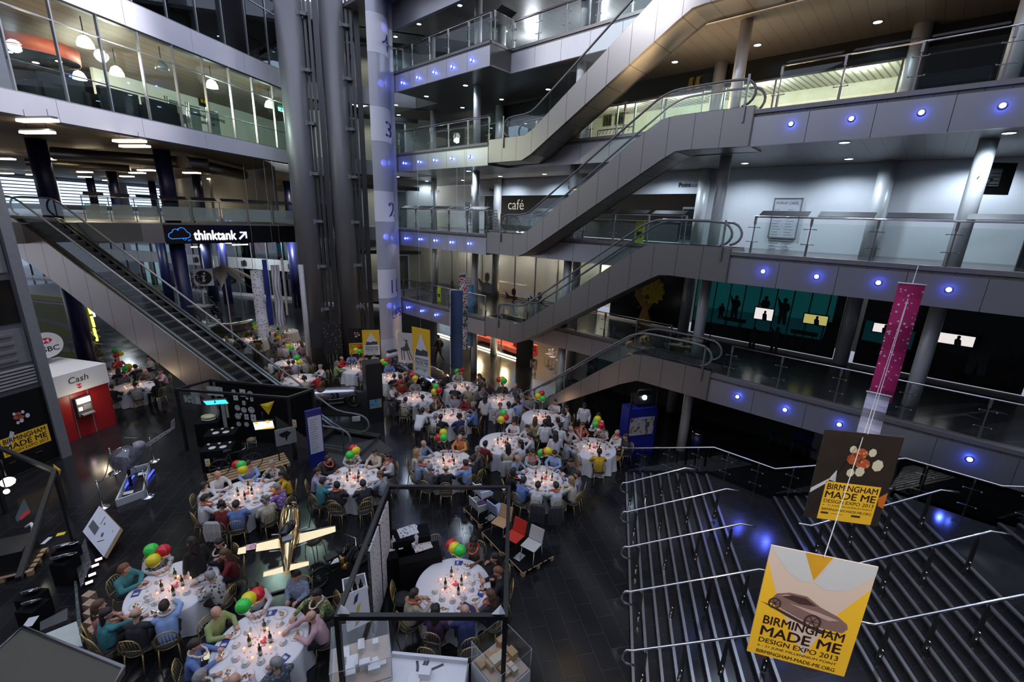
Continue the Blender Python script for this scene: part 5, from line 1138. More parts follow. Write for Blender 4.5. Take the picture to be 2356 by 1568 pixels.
def board(lab,px0,px1,py0,py1,dist,mt,name='display_board',cat='board',yaw=0):
    p=HD((px0+px1)/2,(py0+py1)/2,dist); d=Vector((p.x,p.y,0)).normalized(); ex=Vector((d.y,-d.x,0)); ex=(ex*math.cos(yaw)+d*math.sin(yaw)).normalized(); F=AX(p,ex,UP,Vector((ex.y,-ex.x,0))); w=(px1-px0)/FPX*dist*1.05; h=HD((px0+px1)/2,py0,dist).z-HD((px0+px1)/2,py1,dist).z
    t=thing(name,lab,cat,Vector((p.x,p.y,max(0,p.z-h/2)))); b=MB(); b.box(F,-w/2,w/2,max(-h/2,-p.z),h/2,-.05,0); b.build('panel',mt,t)
    if p.z-h/2>.06:
        for s in (-1,1): b=MB(); b.tube([F(s*w*.42,-h/2,-.06),Vector((F(s*w*.42,0,-.08).x,F(s*w*.42,0,-.08).y,0))],.025,5); b.build('leg',BLACK,t)
    return t,F,w,h
t,F,w,h=board('dark board with red figure and gold lettering left of yellow banner',803,837,755,815,26,BLACK)
b=MB(); flat(b,F,[(-w*.45,-h*.48),(w*.48,-h*.48),(w*.48,-h*.06),(-w*.45,-h*.06)],.004); b.build('gold_block',YELP,t); b=MB(); bmm(b,F,w*.8,-w*.4,-h*.09,.008); b.build('lettering',BPR,t)
b1,b2,b3=MB(),MB(),MB(); knight(b1,b2,b3,F,0,h*.2,.7,.004); b1.build('red_armour',mat('armour_red'),t); b2.build('pale_highlights',PALE,t)
board('black fabric screen with grey speckles between the lift columns',749,784,746,815,28,spot_mat('speckled_black',(.015,.015,.016),(.25,.25,.27),6,.20,.7))
board('smoked glass screen at the foot of the left lift column',709,747,742,800,28.6,mat('smoked_panel',(.05,.055,.06),.25),yaw=.1)
t,F,w,h=board('white display board with a grey deer drawing',915,951,766,834,24.5,mat('board_grey',(.50,.50,.50),.6,var=.05),yaw=-.4)
b=MB(); flat(b,F,[(-.3,-.02),(-.05,.08),(.02,.32),(.10,.36),(.2,.05),(.28,-.08),(.05,-.18),(-.25,-.15)],.006); disc(b,F,.06,.42,.09,.06,.006); stroke(b,F,[(-.02,.45),(-.12,.55)],.03,.006)
for x0,x1 in ((-.25,-.22),(-.1,-.08),(.08,.25),(.2,.42)): stroke(b,F,[(x0,-.12),(x1,-.72)],.05,.006)
b.build('deer_drawing',GREYD,t)
o=MB(); p=HD(700,700,28.2); p.z=0; o.tube([p,p+UP*6.6],.14,6); tag(o.build('pale_pole',mat('pale_pole',(.5,.5,.52),.5)),'tall pale square pole beside the left lift column','pole')
# blue display plinth with projector
c=(Z(1432,1055,0)+Z(1503,1046,0))/2; an=math.atan2((Z(1503,1046,0)-Z(1432,1055,0)).y,(Z(1503,1046,0)-Z(1432,1055,0)).x); F=RF(c,an); t=thing('projector_plinth','tall blue display plinth with picture under a lit projector','plinth',c,an)
b=MB(); b.box(F,-.68,.68,0,.6,0,2.25); b.build('plinth',mat('royal_blue_paint',(.012,.018,.20),.4),t)
b=MB(); b.box(F,-.58,.55,-.02,0,1.05,1.85); b.build('picture',spot_mat('machine_picture',(.42,.40,.38),(.12,.08,.09),3,.45,.5,'NOISE',(.30,.22,.12),.6),t)
b=MB(); b.box(F,-.64,-.56,0,.06,2.25,2.95); b.box(F,.56,.64,0,.06,2.25,2.95); b.box(F,-.3,.4,.05,.5,2.4,2.8); b.build('projector_frame',BLACK,t)
b=MB(); b.tube([F(-.4,.1,2.8),F(-.3,.1,3.05),F(.3,.1,3.05),F(.4,.1,2.8)],.03,6); b.build('carry_handle',BLACK,t)
b=MB(); b.ball(F(-.02,0.03,2.72),.10,10); b.build('lens',mat('projector_lens',(.7,.85,1),.3,es=7,ecol=(.6,.8,1)),t)
# totems
def tot(lab,px0,px1,py,ztop,mt,dep):
    p,q=Z(*px0,0),Z(*px1,0); an=math.atan2((q-p).y,(q-p).x); w=(q-p).length; F=RF(p,an); t=thing('totem_sign',lab,'sign',p,an); b=MB(); b.box(F,0,w,0,dep,0,ztop); b.build('body',mt,t); return t,F,w
t,F,w=tot('tall navy directory totem with white list beside the escalator foot',(715,1075),(750,1064),0,2.35,mat('royal_blue_paint'),.14)
FP=lambda x,y,d:F(x,-d,y)
b=MB(); flat(b,FP,[(.05,.55),(w-.04,.55),(w-.04,2.1),(.05,2.1)],.006); b.build('list_panel',mat('list_white',(.55,.58,.66),.5),t)
b=MB()
for j in range(14): b.box(FP,.09,.09+.22+.1*((j*3)%4)/4,.65+j*.1,.675+j*.1,.006,.009)
b.build('list_print',mat('menu_print'),t)
t,F,w=tot('black thinktank totem with small picture and arrow',(848,975),(884,968),0,2.95,BLACK,.75)
FP=lambda x,y,d:F(x,-d,y); FR=lambda x,y,d:F(w+d,x,y)
b=MB(); flat(b,FP,[(.1,.75),(w-.08,.75),(w-.08,1.2),(.1,1.2)],.006); b.build('picture',spot_mat('coloured_picture',(.08,.30,.45),(.45,.25,.10),6,.45,.4,'NOISE',(.03,.03,.05),.62),t)
b=MB(); FV=AX(F(w,.25,1.35)+(F(w+.006,0,0)-F(w,0,0)),UP,(F(0,-1,0)-F(0,0,0)),(F(1,0,0)-F(0,0,0))); letter(b,'thinktank',FV,0,-.1,h=.2,w=.85,bold=.05,d=.004); stroke(b,FV,[(-.3,0),(-.1,0)],.04,.004); stroke(b,FV,[(-.22,.08),(-.3,0),(-.22,-.08)],.04,.004); b.build('lettering',WHITE,t)
b=MB(); ring(b,FV,1.2,.0,.1,.115,.004); b.build('cloud_outline',GREYM,t)
# ================================================================ exhibits on the floor
def frame_booth(lab,pts,T,posts=(0,1,2,3),beams=((0,1),(1,2),(2,3),(3,0)),r=.045):
    t=thing('booth_frame',lab,'frame',sum((Vector((p.x,p.y,0)) for p in pts),Vector())/len(pts))
    for i in posts:
        p=pts[i]; b=MB(); F=lambda x,y,z:Vector((p.x+x,p.y+y,z)); b.box(F,-r,r,-r,r,0,T); b.build('post',BLACK,t)
    for i,j in beams:
        p,q=Vector((pts[i].x,pts[i].y,T)),Vector((pts[j].x,pts[j].y,T)); d=(q-p); l=d.length; d.normalize(); n=Vector((-d.y,d.x,0)); F=AX(p,d,n,UP); b=MB(); b.box(F,r,l-r,-r,r,-2*r,0); b.build('beam',BLACK,t)
    return t
def gusset(lab,p,q,T,mt,s=.42,dz=-.42,name='corner_gusset',skew=.5):
    p=Vector((p.x,p.y,T)); d=Vector((q.x,q.y,T))-p; d.normalize(); n=Vector((-d.y,d.x,0)); b=MB()
    a_,b_,c_,m_=p,p+d*s,p+d*s*skew+UP*dz,p+d*s*.5+n*.08+UP*dz*.35
    b.add([a_,b_,c_,m_,p+d*s*.5-n*.05+UP*dz*.3],[(0,1,3),(1,2,3),(2,0,3),(0,4,1),(1,4,2),(2,4,0)]); o=b.build(name,mt); tag(o,lab,'gusset'); return o
T3=2.6
f3=[Z(775,1413,T3),Z(1163,1413,T3),Z(1160,1118,T3),Z(893,1116,T3)]
f3[2].x=f3[1].x; 
frame_booth('black square tube booth frame around the front centre table',f3,T3)
for lab,p,q,mt,s,dz in (('white triangular plate on the near left frame corner',f3[0],f3[1],WHITE,.24,.22),('white triangular plate on the near right frame corner',f3[1],f3[0],WHITE,.26,.22),('white triangular plate on the far right frame corner',f3[2],f3[3],WHITE,.28,-.2),('yellow triangular plate on the far left frame corner',f3[3],f3[2],YEL,.5,-.15)): gusset(lab,p,q,T3+(.0 if dz<0 else .01),mt,s,dz,skew=.35)
b1=[Z(405,893,2.7),Z(662,912,2.7),Z(668,905,2.7),Z(482,872,2.7)]
b1[2]=b1[1]+Vector((.55,.9,0)); b1[3]=b1[0]+Vector((.6,1.1,0)) 
frame_booth('black square tube booth frame of the tableware display',b1,2.7)
gusset('yellow triangular plate under the tableware booth beam',Z(598,930,2.55),Z(630,922,2.55),2.55,YEL,.5,-.5)
bL=[Z(125,1080,2.6),Z(-40,1010,2.6),Z(-260,1120,2.6),Z(40,1330,2.6)]
frame_booth('black square tube booth frame at the lower left',bL,2.6,posts=(0,1),beams=((0,1),(0,3)))
gusset('yellow pyramid plate on the lower left booth frame',Z(122,1066,2.6),Z(143,1092,2.6),2.6,YEL,.55,-.38)
# woven screens on the black wall under the left beam
wd0=f3[0]; wd1=f3[3]; dd=(wd1-wd0).normalized(); LW=(wd1-wd0).length; ns=Vector((dd.y,-dd.x,0)); FWv=AX(Vector((wd0.x,wd0.y,0)),dd,UP,ns)
WEAVE=spot_mat('black_white_weave',(.60,.60,.60),(.05,.05,.05),16,.28,.7); WEAVEP=spot_mat('pink_white_weave',(.62,.60,.60),(.25,.06,.12),14,.30,.7)
o=MB().box(FWv,.62*LW,LW-.1,.1,2.55,-.03,.03).build('display_wall',CLOTHB); tag(o,'black cloth display wall under the left booth beam','wall panel')
for lab,u0,u1,mt in (('black and white woven screen on the black display wall',.44,.66,WEAVE),('pink and white woven screen on the black display wall',.665,.90,WEAVEP)):
    t=thing('woven_screen',lab,'screen',FWv(LW*(u0+u1)/2,.15,.08)); b=MB(); b.box(FWv,LW*u0,LW*u1,.15,2.4,.05,.09); b.build('weave',mt,t); b=MB(); b.box(FWv,LW*u0,LW*u0+.02,.13,2.42,.04,.1); b.build('edge',BLACK,t)
t=thing('leaf_poster','white board with three coloured leaves leaning by the plinth','poster',Z(818,1480,0.9)); p=Z(822,1400,1.2); e=Vector((.82,.57,0)); F=AX(p,e,(UP*.97-Vector((-.57,.82,0))*-.2).normalized(),Vector((.57,-.82,0)))
b=MB(); b.box(F,-.26,.26,-.42,.42,-.015,0); b.build('board',WHITE,t)
for nm,x,y,c in (('blue_leaf',.0,.24,(.03,.04,.12)),('yellow_leaf',.02,0,(.55,.50,.08)),('pink_leaf',-.02,-.26,(.45,.03,.12))):
    b=MB(); flat(b,F,[(x-.07,y-.12),(x+.02,y-.06),(x+.07,y+.12),(x-.02,y+.06)],.004); b.build(nm,mat(nm,c,.6),t)
t=thing('display_plinth','white open plinth holding black bottles beside the leaf board','plinth',Z(822,1418,0)); p=Z(822,1418,0); F=RF(p,.45)
b=MB(); 
for q in ((-.27,.27,-.27,-.24),(-.27,.27,.24,.27),(-.27,-.24,-.24,.24),(.24,.27,-.24,.24)): b.box(F,*q,0,1.0)
b.box(F,-.24,.24,-.24,.24,.0,.7); b.build('plinth',WHITE,t)
bt=[]
for i in range(6): 
    q=F(-.14+.14*(i%3),-.08+.16*(i//3),.7); o=MB().lathe(lambda x,y,z:q+Vector((x,y,z)),[(.05,0),(.055,.15),(.02,.24),(.02,.3)],10).build('bottle',BLACKG); o['category']='bottle'; bt.append(o)
ordlabel(bt,'# black bottle inside the white open plinth','black bottles in the plinth')
# gold aeroplane
pc=Vector((-5.49,9.35,0)); PA=math.radians(24.35); F0=RF(pc+UP*1.6,PA)
t=thing('model_aeroplane','shiny gold model aeroplane on a black stand, seen from above','aeroplane',pc,PA)
b=MB(); prof=[(1.16,.20),(1.12,.23),(.8,.245),(.35,.25),(-.1,.235),(-.6,.15),(-1.0,.10),(-1.25,.06)]; n=20; vs=[]
for y,r in prof:
    for k in range(n): a=2*math.pi*k/n; vs.append(F0(r*math.cos(a),y,r*1.1*math.sin(a)))
b.add(vs,[(i*n+k,i*n+(k+1)%n,(i+1)*n+(k+1)%n,(i+1)*n+k) for i in range(len(prof)-1) for k in range(n)],True); b.add([F0(.06*math.cos(2*math.pi*k/n),-1.25,.066*math.sin(2*math.pi*k/n)) for k in range(n)],[tuple(range(n))]); b.build('fuselage',GOLD,t)
b=MB(); b.lathe(lambda x,y,z:F0(x,1.15+z,y),[(1e-4,-.05),(.21,-.03)],n); b.build('cowl_opening',GREYM,t)
def wingm(b,y0,c0,y1,c1,x0,x1,z0,z1,th):
    for s in (-1,1):
        r=[F0(s*x0,y0,z0),F0(s*x0,y0-c0,z0),F0(s*x1,y1-c1,z1),F0(s*x1,y1,z1)]
        m0=F0(s*x0,y0-c0*.3,z0+th); m1=F0(s*x1,y1-c1*.3,z1+th*.6); u0=F0(s*x0,y0-c0*.3,z0-th*.6); u1=F0(s*x1,y1-c1*.3,z1-th*.4)
        b.add(r+[m0,m1,u0,u1],[(0,4,5,3),(4,1,2,5),(0,3,7,6),(6,7,2,1),(3,5,2,7)])
b=MB(); wingm(b,.20,.46,.06,.27,.2,1.10,-.06,.0,.045); b.build('wing',GOLD,t)
b=MB(); wingm(b,-.98,.26,-1.06,.17,.05,.47,.02,.03,.02); b.build('tailplane',GOLD,t)
b=MB(); b.prism(lambda y,z,x:F0(x,y,z),[(-.95,.05),(-1.25,.05),(-1.33,.42),(-1.17,.42)],-.012,.012); b.build('fin',GOLD,t)
b=MB(); b.ball(F0(0,.02,.24),.17,12,(.85,1.8,.8)); b.v=[v for v in b.v]; o=b.build('canopy',BLACKG,t)
b=MB(); b.box(F0,-.11,.11,-.42,-.22,.19,.235); b.build('cockpit_cover',GREYM,t)
for y in (.33,-.30):
    for s in(-1,1): b=MB(); b.tube([F0(s*.2,y,-.1),F0(s*.42,y,-.06)],.014,5); b.build('support_rod',WHITE,t)
b=MB(); flat(b,F0,[(-.93,-.19),(-.72,-.2),(-.72,.02),(-.93,.02)],.035); b.build('notice',mat('notice_pink',(.62,.48,.56),.6),t)
b=MB(); ring(b,F0,-.79,-.09,.055,.07,.04); stroke(b,F0,[(-.83,-.13),(-.75,-.05)],.014,.04); b.build('no_touch_mark',REDL,t)
b=MB(); b.box(F0,-.05,.05,-.05,.05,-1.58,-.2); b.box(F0,-.55,.55,-.03,.03,-1.6,-1.55); b.box(F0,-.03,.03,-.7,.7,-1.6,-1.55); b.build('stand',BLACK,t)
# wheels, bicycles, cars
def wheel(b,F,r,w,n=20,ax='x'):
    P=(lambda a,h,q:F(h,q*math.cos(a),q*math.sin(a))) 
    b.tube([P(2*math.pi*i/n,0,r-w) for i in range(n)],w,6,closed=True)
def spokes(b,F,r,k=10,rr=.004):
    for i in range(k):
        a=2*math.pi*i/k; b.tube([F(0,0,0),F(0,r*math.cos(a),r*math.sin(a))],rr,3,cap=False)
def bicycle(lab,p,rz,mt,basket=False,z=0):
    t=thing('bicycle',lab,'bicycle',Vector(p)+UP*z,rz); F=RF(Vector(p)+UP*z,rz)     # forward is +y
    for y in (-.52,.52):
        Fy=lambda a,bb,c,y=y:F(a,y+bb,.34+c); b=MB(); wheel(b,Fy,.34,.018); b.build('tyre',RUBBER,t); b=MB(); spokes(b,Fy,.32); b.tube([Fy(-.05,0,0),Fy(.05,0,0)],.02,6); b.build('spokes',CHROME,t)
    b=MB(); J={'bb':(0,-.08,.28),'st':(0,-.2,.82),'hd':(0,.36,.86),'hb':(0,.40,.66),'ra':(0,-.52,.34),'fa':(0,.52,.34)}
    for a,c in (('bb','st'),('st','hd'),('bb','hb'),('hd','hb'),('bb','ra'),('st','ra'),('hb','fa')): b.tube([F(*J[a]),F(*J[c])],.018,6)
    b.build('frame',mt,t)
    b=MB(); b.tube([F(-.26,.24,1.0),F(-.2,.36,1.02),F(0,.35,.98),F(.2,.36,1.02),F(.26,.24,1.0)],.014,6); b.tube([F(0,.36,.86),F(0,.35,1.0)],.014,6); b.build('handlebar',CHROME,t)
    b=MB(); b.prism(lambda x,y,zz:F(x,y,zz),[(-.1,-.34),(.1,-.34),(.03,-.08),(-.03,-.08)],.93,.98); b.tube([F(0,-.22,.8),F(0,-.23,.94)],.014,5); b.build('saddle',BLACK,t)
    b=MB(); b.tube([F(.08,-.08+.09*math.cos(i*.6),.28+.09*math.sin(i*.6)) for i in range(11)],.01,5); b.box(F,.08,.18,.04,.1,.17,.19); b.box(F,-.18,-.08,-.26,-.2,.37,.39); b.build('crank',GREYM,t)
    if basket:
        b=MB(); 
        for k in range(4): zz=.98+k*.07; b.tube([F(-.18,.42,zz),F(.18,.42,zz),F(.18,.72,zz),F(-.18,.72,zz)],.008,4,closed=True)
        for x in (-.18,-.06,.06,.18):
            for y in (.42,.72): b.tube([F(x,y,.96),F(x,y,1.2)],.006,4)
        b.build('basket',CHROME,t)
        b=MB(); b.ball(F(0,.57,1.2),.16,8,(1,1,.6)); b.build('brown_bag',mat('brown_bag',(.18,.13,.07),.7),t)
    return t
def pallet(lab,p,rz,lx,ly,top=None,h=.14):
    t=thing('pallet',lab,'pallet',p,rz); F=RF(p,rz)
    n=max(4,int(ly/.17)); 
    for i in range(n):
        y=-ly/2+ly*i/n; b=MB(); b.box(F,-lx/2,lx/2,y,y+ly/n*.68,h-.025,h); b.build('slat',WOOD,t)
    for y in (-ly/2+.05,0,ly/2-.05):
        for x in (-lx/2+.06,0,lx/2-.06): b=MB(); b.box(F,x-.06,x+.06,y-.05,y+.05,0,h-.025); b.build('block',WOOD,t)
    if top: b=MB(); b.box(F,-lx/2+.02,lx/2-.02,-ly/2+.02,ly/2-.02,h,h+.012); b.build('top_sheet',top,t)
    return t
def ang(px0,py0,px1,py1,z=0): d=Z(px1,py1,z)-Z(px0,py0,z); return math.atan2(d.y,d.x)
p=Z(575,1083,0); pallet('bare pine pallet under the black basket bicycle',p,ang(480,1110,645,1062),2.6,1.0)
bicycle('black town bicycle with wire basket standing on a pallet',Z(548,1094,0),ang(500,1105,600,1082)-math.pi/2,BLACK,True,.142)
p=Z(655,972,0); pallet('bare pine pallet behind the escalator foot',p,ang(620,985,700,965),1.8,1.1)
bicycle('white bicycle standing on the pallet behind the escalator',Z(660,985,0),ang(640,950,690,995)+math.pi/2+.7,WHITE,False,.142)
for i,(px,py,dz) in enumerate(((455,655,3.6),(478,700,2.4),(470,725,.9))):
    q=HD(px,py,31); bicycle('bicycle hanging in the cycle display by the navy column, %s'%('top','middle','bottom')[i],(q.x,q.y,q.z-.5),1.2+.4*i,mat('cycle_grey',(.12,.12,.13),.3,.6))
t=thing('cycle_stand','tall steel stand carrying the bicycle display','stand',Vector((HD(470,700,30.4).x,HD(470,700,30.4).y,0))); q=HD(470,700,30.4); b=MB(); b.tube([Vector((q.x,q.y,0)),Vector((q.x,q.y,5.0))],.06,8); b.build('pole',GREYM,t)
for zz in (1.5,3.0,4.2): b=MB(); b.box(lambda x,y,z:Vector((q.x+x,q.y+y,z)),-.5,.5,-.7,.05,zz-.03,zz+.03); b.build('arm',GREYM,t)
def car_wheel(t,F,x,y,r,w,rim=True,mt=None):
    Fy=lambda a,bb,c:F(x+a,y+bb,r+c)
    b=MB(); wheel(b,Fy,r,w); b.build('tyre',RUBBER,t)
    b=MB(); spokes(b,Fy,r-w,14,.006); b.tube([Fy(-.08,0,0),Fy(.08,0,0)],.05,8); b.tube([Fy(0,(r-2*w)*math.cos(i*.42),(r-2*w)*math.sin(i*.42)) for i in range(15)],.012,4,closed=True); b.build('wheel',mt or CHROME,t)
def loft(F,secs,n=16):
    """secs: (y, half width, z low, z high)"""
    vs=[]; 
    for y,w,z0,z1 in secs:
        for k in range(n):
            a=2*math.pi*k/n; c,s=math.cos(a),math.sin(a); vs.append(F(w*math.copysign(abs(c)**.7,c),y,(z0+z1)/2+(z1-z0)/2*math.copysign(abs(s)**.7,s)))
    b=MB(); b.add(vs,[(i*n+k,i*n+(k+1)%n,(i+1)*n+(k+1)%n,(i+1)*n+k) for i in range(len(secs)-1) for k in range(n)],True)
    b.add([vs[k] for k in range(n)],[tuple(range(n-1,-1,-1))]); b.add(vs[-n:],[tuple(range(n))]); return b
SILV=mat('silver_car_paint',(.55,.56,.60),.22,.8,var=.03)
rc=Z(768,930,0); ra=ang(735,935,806,928)-math.pi/2; F=RF(rc,ra); t=thing('racing_car','vintage silver racing car numbered 23 with open wire wheels','car',rc,ra)
loft(F,[(-1.35,.08,.45,.65),(-1.0,.28,.3,.85),(-.4,.34,.28,.92),(.2,.33,.28,.9),(.9,.3,.3,.85),(1.05,.28,.32,.82)]).build('body',SILV,t)
b=MB(); b.box(F,-.24,.24,1.05,1.1,.35,.8); b.tube([F(0,1.0,.6),F(0,1.35,.55)],.1,8); b.build('grille',GREYD,t)
b=MB(); b.ball(F(0,-.5,.86),.25,10,(1,1.2,.4)); b.build('cockpit',BLACK,t)
b=MB(); b.box(F,.31,.36,-.2,.5,.18,.26); b.box(F,-.36,-.31,-.2,.5,.18,.26); b.build('side_rail',SILV,t)
b=MB(); FNR=AX(F(.0,.0,0),F(0,-1,0)-F(0,0,0),UP,F(-1,0,0)-F(0,0,0)); FNL=AX(F(0,0,0),F(0,1,0)-F(0,0,0),UP,F(1,0,0)-F(0,0,0))
letter(b,'23',FNL,-.1,.45,h=.3,d=.36,bold=.04); letter(b,'23',FNR,-.3,.45,h=.3,d=.36,bold=.04); b.build('number',DPR,t)
for x in (-.62,.62):
    for y in (-.85,1.0): car_wheel(t,F,x,y,.36,.05,True,WOODD)
b=MB(); b.tube([F(-.6,1.0,.36),F(.6,1.0,.36)],.03,6); b.tube([F(-.6,-.85,.36),F(.6,-.85,.36)],.03,6); b.build('axle',GREYM,t)
t2=MB().box(lambda x,y,z:rc+Vector((x,y,z))*1.0,-2.2,2.4,-1.3,1.5,.0,.02).build('floor_mat',CLOTHB); tag(t2,'dark display mat under the vintage racing car','mat')
sc=Z(968,872,0); sa=ang(918,848,1030,892)-math.pi/2; F=RF(sc,sa); t=thing('sports_car','low chrome silver open sports car behind the tables','car',sc,sa)
loft(F,[(-2.0,.45,.35,.6),(-1.7,.75,.25,.85),(-1.1,.85,.2,.95),(-.3,.86,.2,.78),(.5,.86,.2,.80),(1.3,.8,.2,.72),(1.9,.6,.25,.58),(2.1,.35,.3,.5)],20).build('body',mat('chrome_car_paint',(.62,.63,.70),.12,1,var=.02),t)
b=MB(); b.ball(F(0,-.35,.80),.55,12,(1.05,1.1,.22)); b.build('cockpit',BLACK,t)
b=MB(); b.prism(lambda x,z,y:F(x,y,z),[(-.6,.8),(.6,.8),(.5,1.05),(-.5,1.05)],.28,.30); b.build('windscreen',GLASS,t)
for x in(-.35,.35): b=MB(); b.ball(F(x,-1.0,.92),.22,8,(.9,1.6,.8)); b.build('headrest_fairing',SILV,t)
for x in(-.55,.55): b=MB(); b.ball(F(x,1.75,.52),.12,8); b.build('headlamp',mat('headlamp',(.9,.9,1),.1,es=.8,ecol=(.9,.92,1)),t)
for x in (-.78,.78):
    for y in (-1.25,1.25): car_wheel(t,F,x,y,.33,.08)
p=Z(915,850,0); F=RF(p,-.6); t=thing('scooter','white scooter with front shield behind the sports car','scooter',p,-.6); z0=.55
o=MB().box(F,-.5,.5,-1.0,1.0,0,z0).build('display_box',GREYD); tag(o,'dark display box under the white scooter','plinth')
F=RF(p+UP*z0,-.6)
for y in (-.55,.55): car_wheel(t,F,0,y,.24,.06)
b=MB(); b.prism(lambda y,z,x:F(x,y,z),[(.35,.3),(.55,.95),(.48,1.0),(.28,.35)],-.25,.25); b.build('front_shield',WHITE,t)
loft(F,[(-.85,.1,.45,.6),(-.6,.22,.35,.75),(-.2,.2,.4,.75),(-.05,.1,.45,.7)],12).build('rear_body',WHITE,t)
b=MB(); b.box(F,-.14,.14,-.7,-.1,.76,.84); b.build('seat',BLACK,t); b=MB(); b.box(F,-.18,.18,-.1,.4,.25,.3); b.build('foot_board',BLACK,t)
b=MB(); b.tube([F(-.33,.38,1.05),F(0,.5,1.02),F(.33,.38,1.05)],.02,6); b.ball(F(0,.56,1.0),.1,8); b.build('handlebar',CHROME,t)
# chairs on pallets
pa=ang(1055,1165,1205,1322); 
for i,(px,py) in enumerate(((1118,1175),(1165,1232),(1213,1275))): pallet('pine pallet with black top under the design chairs, %s'%('farthest','middle','nearest')[i],Z(px,py,0.1)*1.0-UP*.1,pa,1.05,1.15,CLOTHB)
def dchair(lab,px,py,rz,seatm,backm,legm,arm=False):
    p=Z(px,py,.155); t=thing('design_chair',lab,'chair',p,rz); F=RF(p,rz)
    b=MB(); b.prism(lambda y,z,x:F(x,y,z),[(-.22,.44),(.24,.45),(.26,.48),(-.22,.47)],-.23,.23); b.build('seat',seatm,t)
    b=MB(); b.prism(lambda y,z,x:F(x,y,z),[(-.22,.47),(-.32,.85),(-.29,.86),(-.17,.49)],-.22,.22); b.build('backrest',backm,t)
    for x in (-.2,.2):
        b=MB(); b.tube([F(x,-.2,.44),F(x*1.1,-.26,0)],.013,6); b.build('leg',legm,t); b=MB(); b.tube([F(x,.2,.44),F(x*1.1,.26,0)],.013,6); b.build('leg',legm,t)
    if arm:
        for x in(-.25,.25): b=MB(); b.prism(lambda y,z,xx:F(xx,y,z),[(-.25,.46),(.2,.46),(.05,.66),(-.28,.72)],x-.02,x+.02); b.build('armrest',backm,t)
    return t
PURP=mat('purple_fabric',(.06,.03,.10),.8); SKY=mat('pale_blue_shell',(.30,.37,.52),.5); BEECH=mat('beech_ply',(.45,.28,.14),.5,var=.1,sc=15); REDC=mat('red_shell',(.55,.035,.02),.45); GREYS=mat('pale_grey_shell',(.50,.49,.46),.5)
dchair('white and blue tub chair farthest on the pallets',1112,1160,-.9,mat('chair_blue',(.14,.27,.52),.6),WHITE,CHROME,True)
dchair('purple cushioned chair with white shell on the far pallet',1105,1192,-.9,PURP,mat('off_white_shell',(.5,.5,.48),.5),CHROME,True)
dchair('pale blue shell chair on the far pallet',1145,1200,-.8,SKY,SKY,GREYM)
dchair('beech plywood chair on the middle pallet',1153,1228,2.6,BEECH,BEECH,GREYM)
dchair('bright red chair on the near pallet',1183,1262,2.5,REDC,REDC,BLACK)
dchair('pale grey chair on bent white legs, nearest on the pallets',1222,1282,2.55,GREYS,GREYS,WHITE)
for lab,px,py,c in (('lime green leaflet lying behind the red chair',1181,1225,(.45,.50,.03)),('white leaflet lying beside the red chair',1195,1280,(.5,.5,.5)),('white sign lying by the pale blue chair',1128,1190,(.5,.5,.5))):
    q=Z(px,py,.155); F=RF(q,.9); o=MB().box(F,-.15,.15,-.11,.11,0,.006).build('leaflet',mat('leaflet_%d'%px,c,.6)); tag(o,lab,'leaflet')
# black cloth tables with patterned ware behind the front centre table
for lab,px,py,s,h in (('low black cloth display table with patterned bottles',925,1262,.55,.95),('black cloth display table with patterned tray',965,1270,.55,.95),('taller black cloth stand with patterned panel',945,1225,.5,1.15)):
    q=Z(px,py,h); q.z=0; F=RF(q,.35); o=MB().box(F,-s,s,-s*.55,s*.55,0,h).build('display_table',CLOTHB); tag(o,lab,'table')
def flatitem(nm,lab,px,py,h,sx,sy,rz,mt,cat,th=.02):
    q=Z(px,py,h); F=RF(q,rz); o=MB().box(F,-sx,sx,-sy,sy,.002,th).build(nm,mt); return tag(o,lab,cat)
PAT=spot_mat('black_white_pattern',(.62,.62,.66),(.05,.05,.06),13,.3,.6); PATC=spot_mat('coloured_pattern',(.6,.58,.55),(.35,.12,.1),12,.28,.6)
flatitem('patterned_board','black and white patterned panel on the taller stand',938,1222,1.15,.26,.2,.5,PAT,'panel')
flatitem('patterned_tray','coloured patterned tray on the black display table',972,1256,.95,.24,.17,.5,PATC,'tray')
flatitem('price_card','small white card on the low display table',922,1260,.95,.06,.05,.4,WHITE,'card',.006); flatitem('price_card','small white card beside the patterned panel',955,1211,1.15,.06,.05,.4,WHITE,'card',.006); flatitem('price_card','white half round card beside the woven screen',902,1264,.95,.07,.05,.4,WHITE,'card',.006)
for lab,px,py,h,s,mt in (('pink patterned bottle beside the woven screen',905,1257,.95,1.3,WEAVEP),('white patterned bottle behind the tray',958,1249,.95,1.3,PAT)):
    q=Z(px,py,h); o=MB().lathe(lambda x,y,z:q+Vector((x,y,z))*s,[(.055,0),(.06,.14),(.03,.2),(.015,.22),(.015,.27)],12).build('patterned_bottle',mt); tag(o,lab,'bottle')
cu=[]
for px,py in ((919,1250),(926,1246),(921,1240),(954,1252),(951,1259)):
    q=Z(px,py,.95); o=MB().lathe(lambda x,y,z:q+Vector((x,y,z)),[(.045,0),(.05,.12),(.045,.125)],10).build('patterned_cup',PAT); o['category']='cup'; cu.append(o)
ordlabel(cu,'# white patterned cup on the black display tables','patterned cups')
o=flatitem('floor_pennant','dull yellow triangle plate on the floor by the display tables',925,1322,0,.18,.12,.4,YEL,'plate')
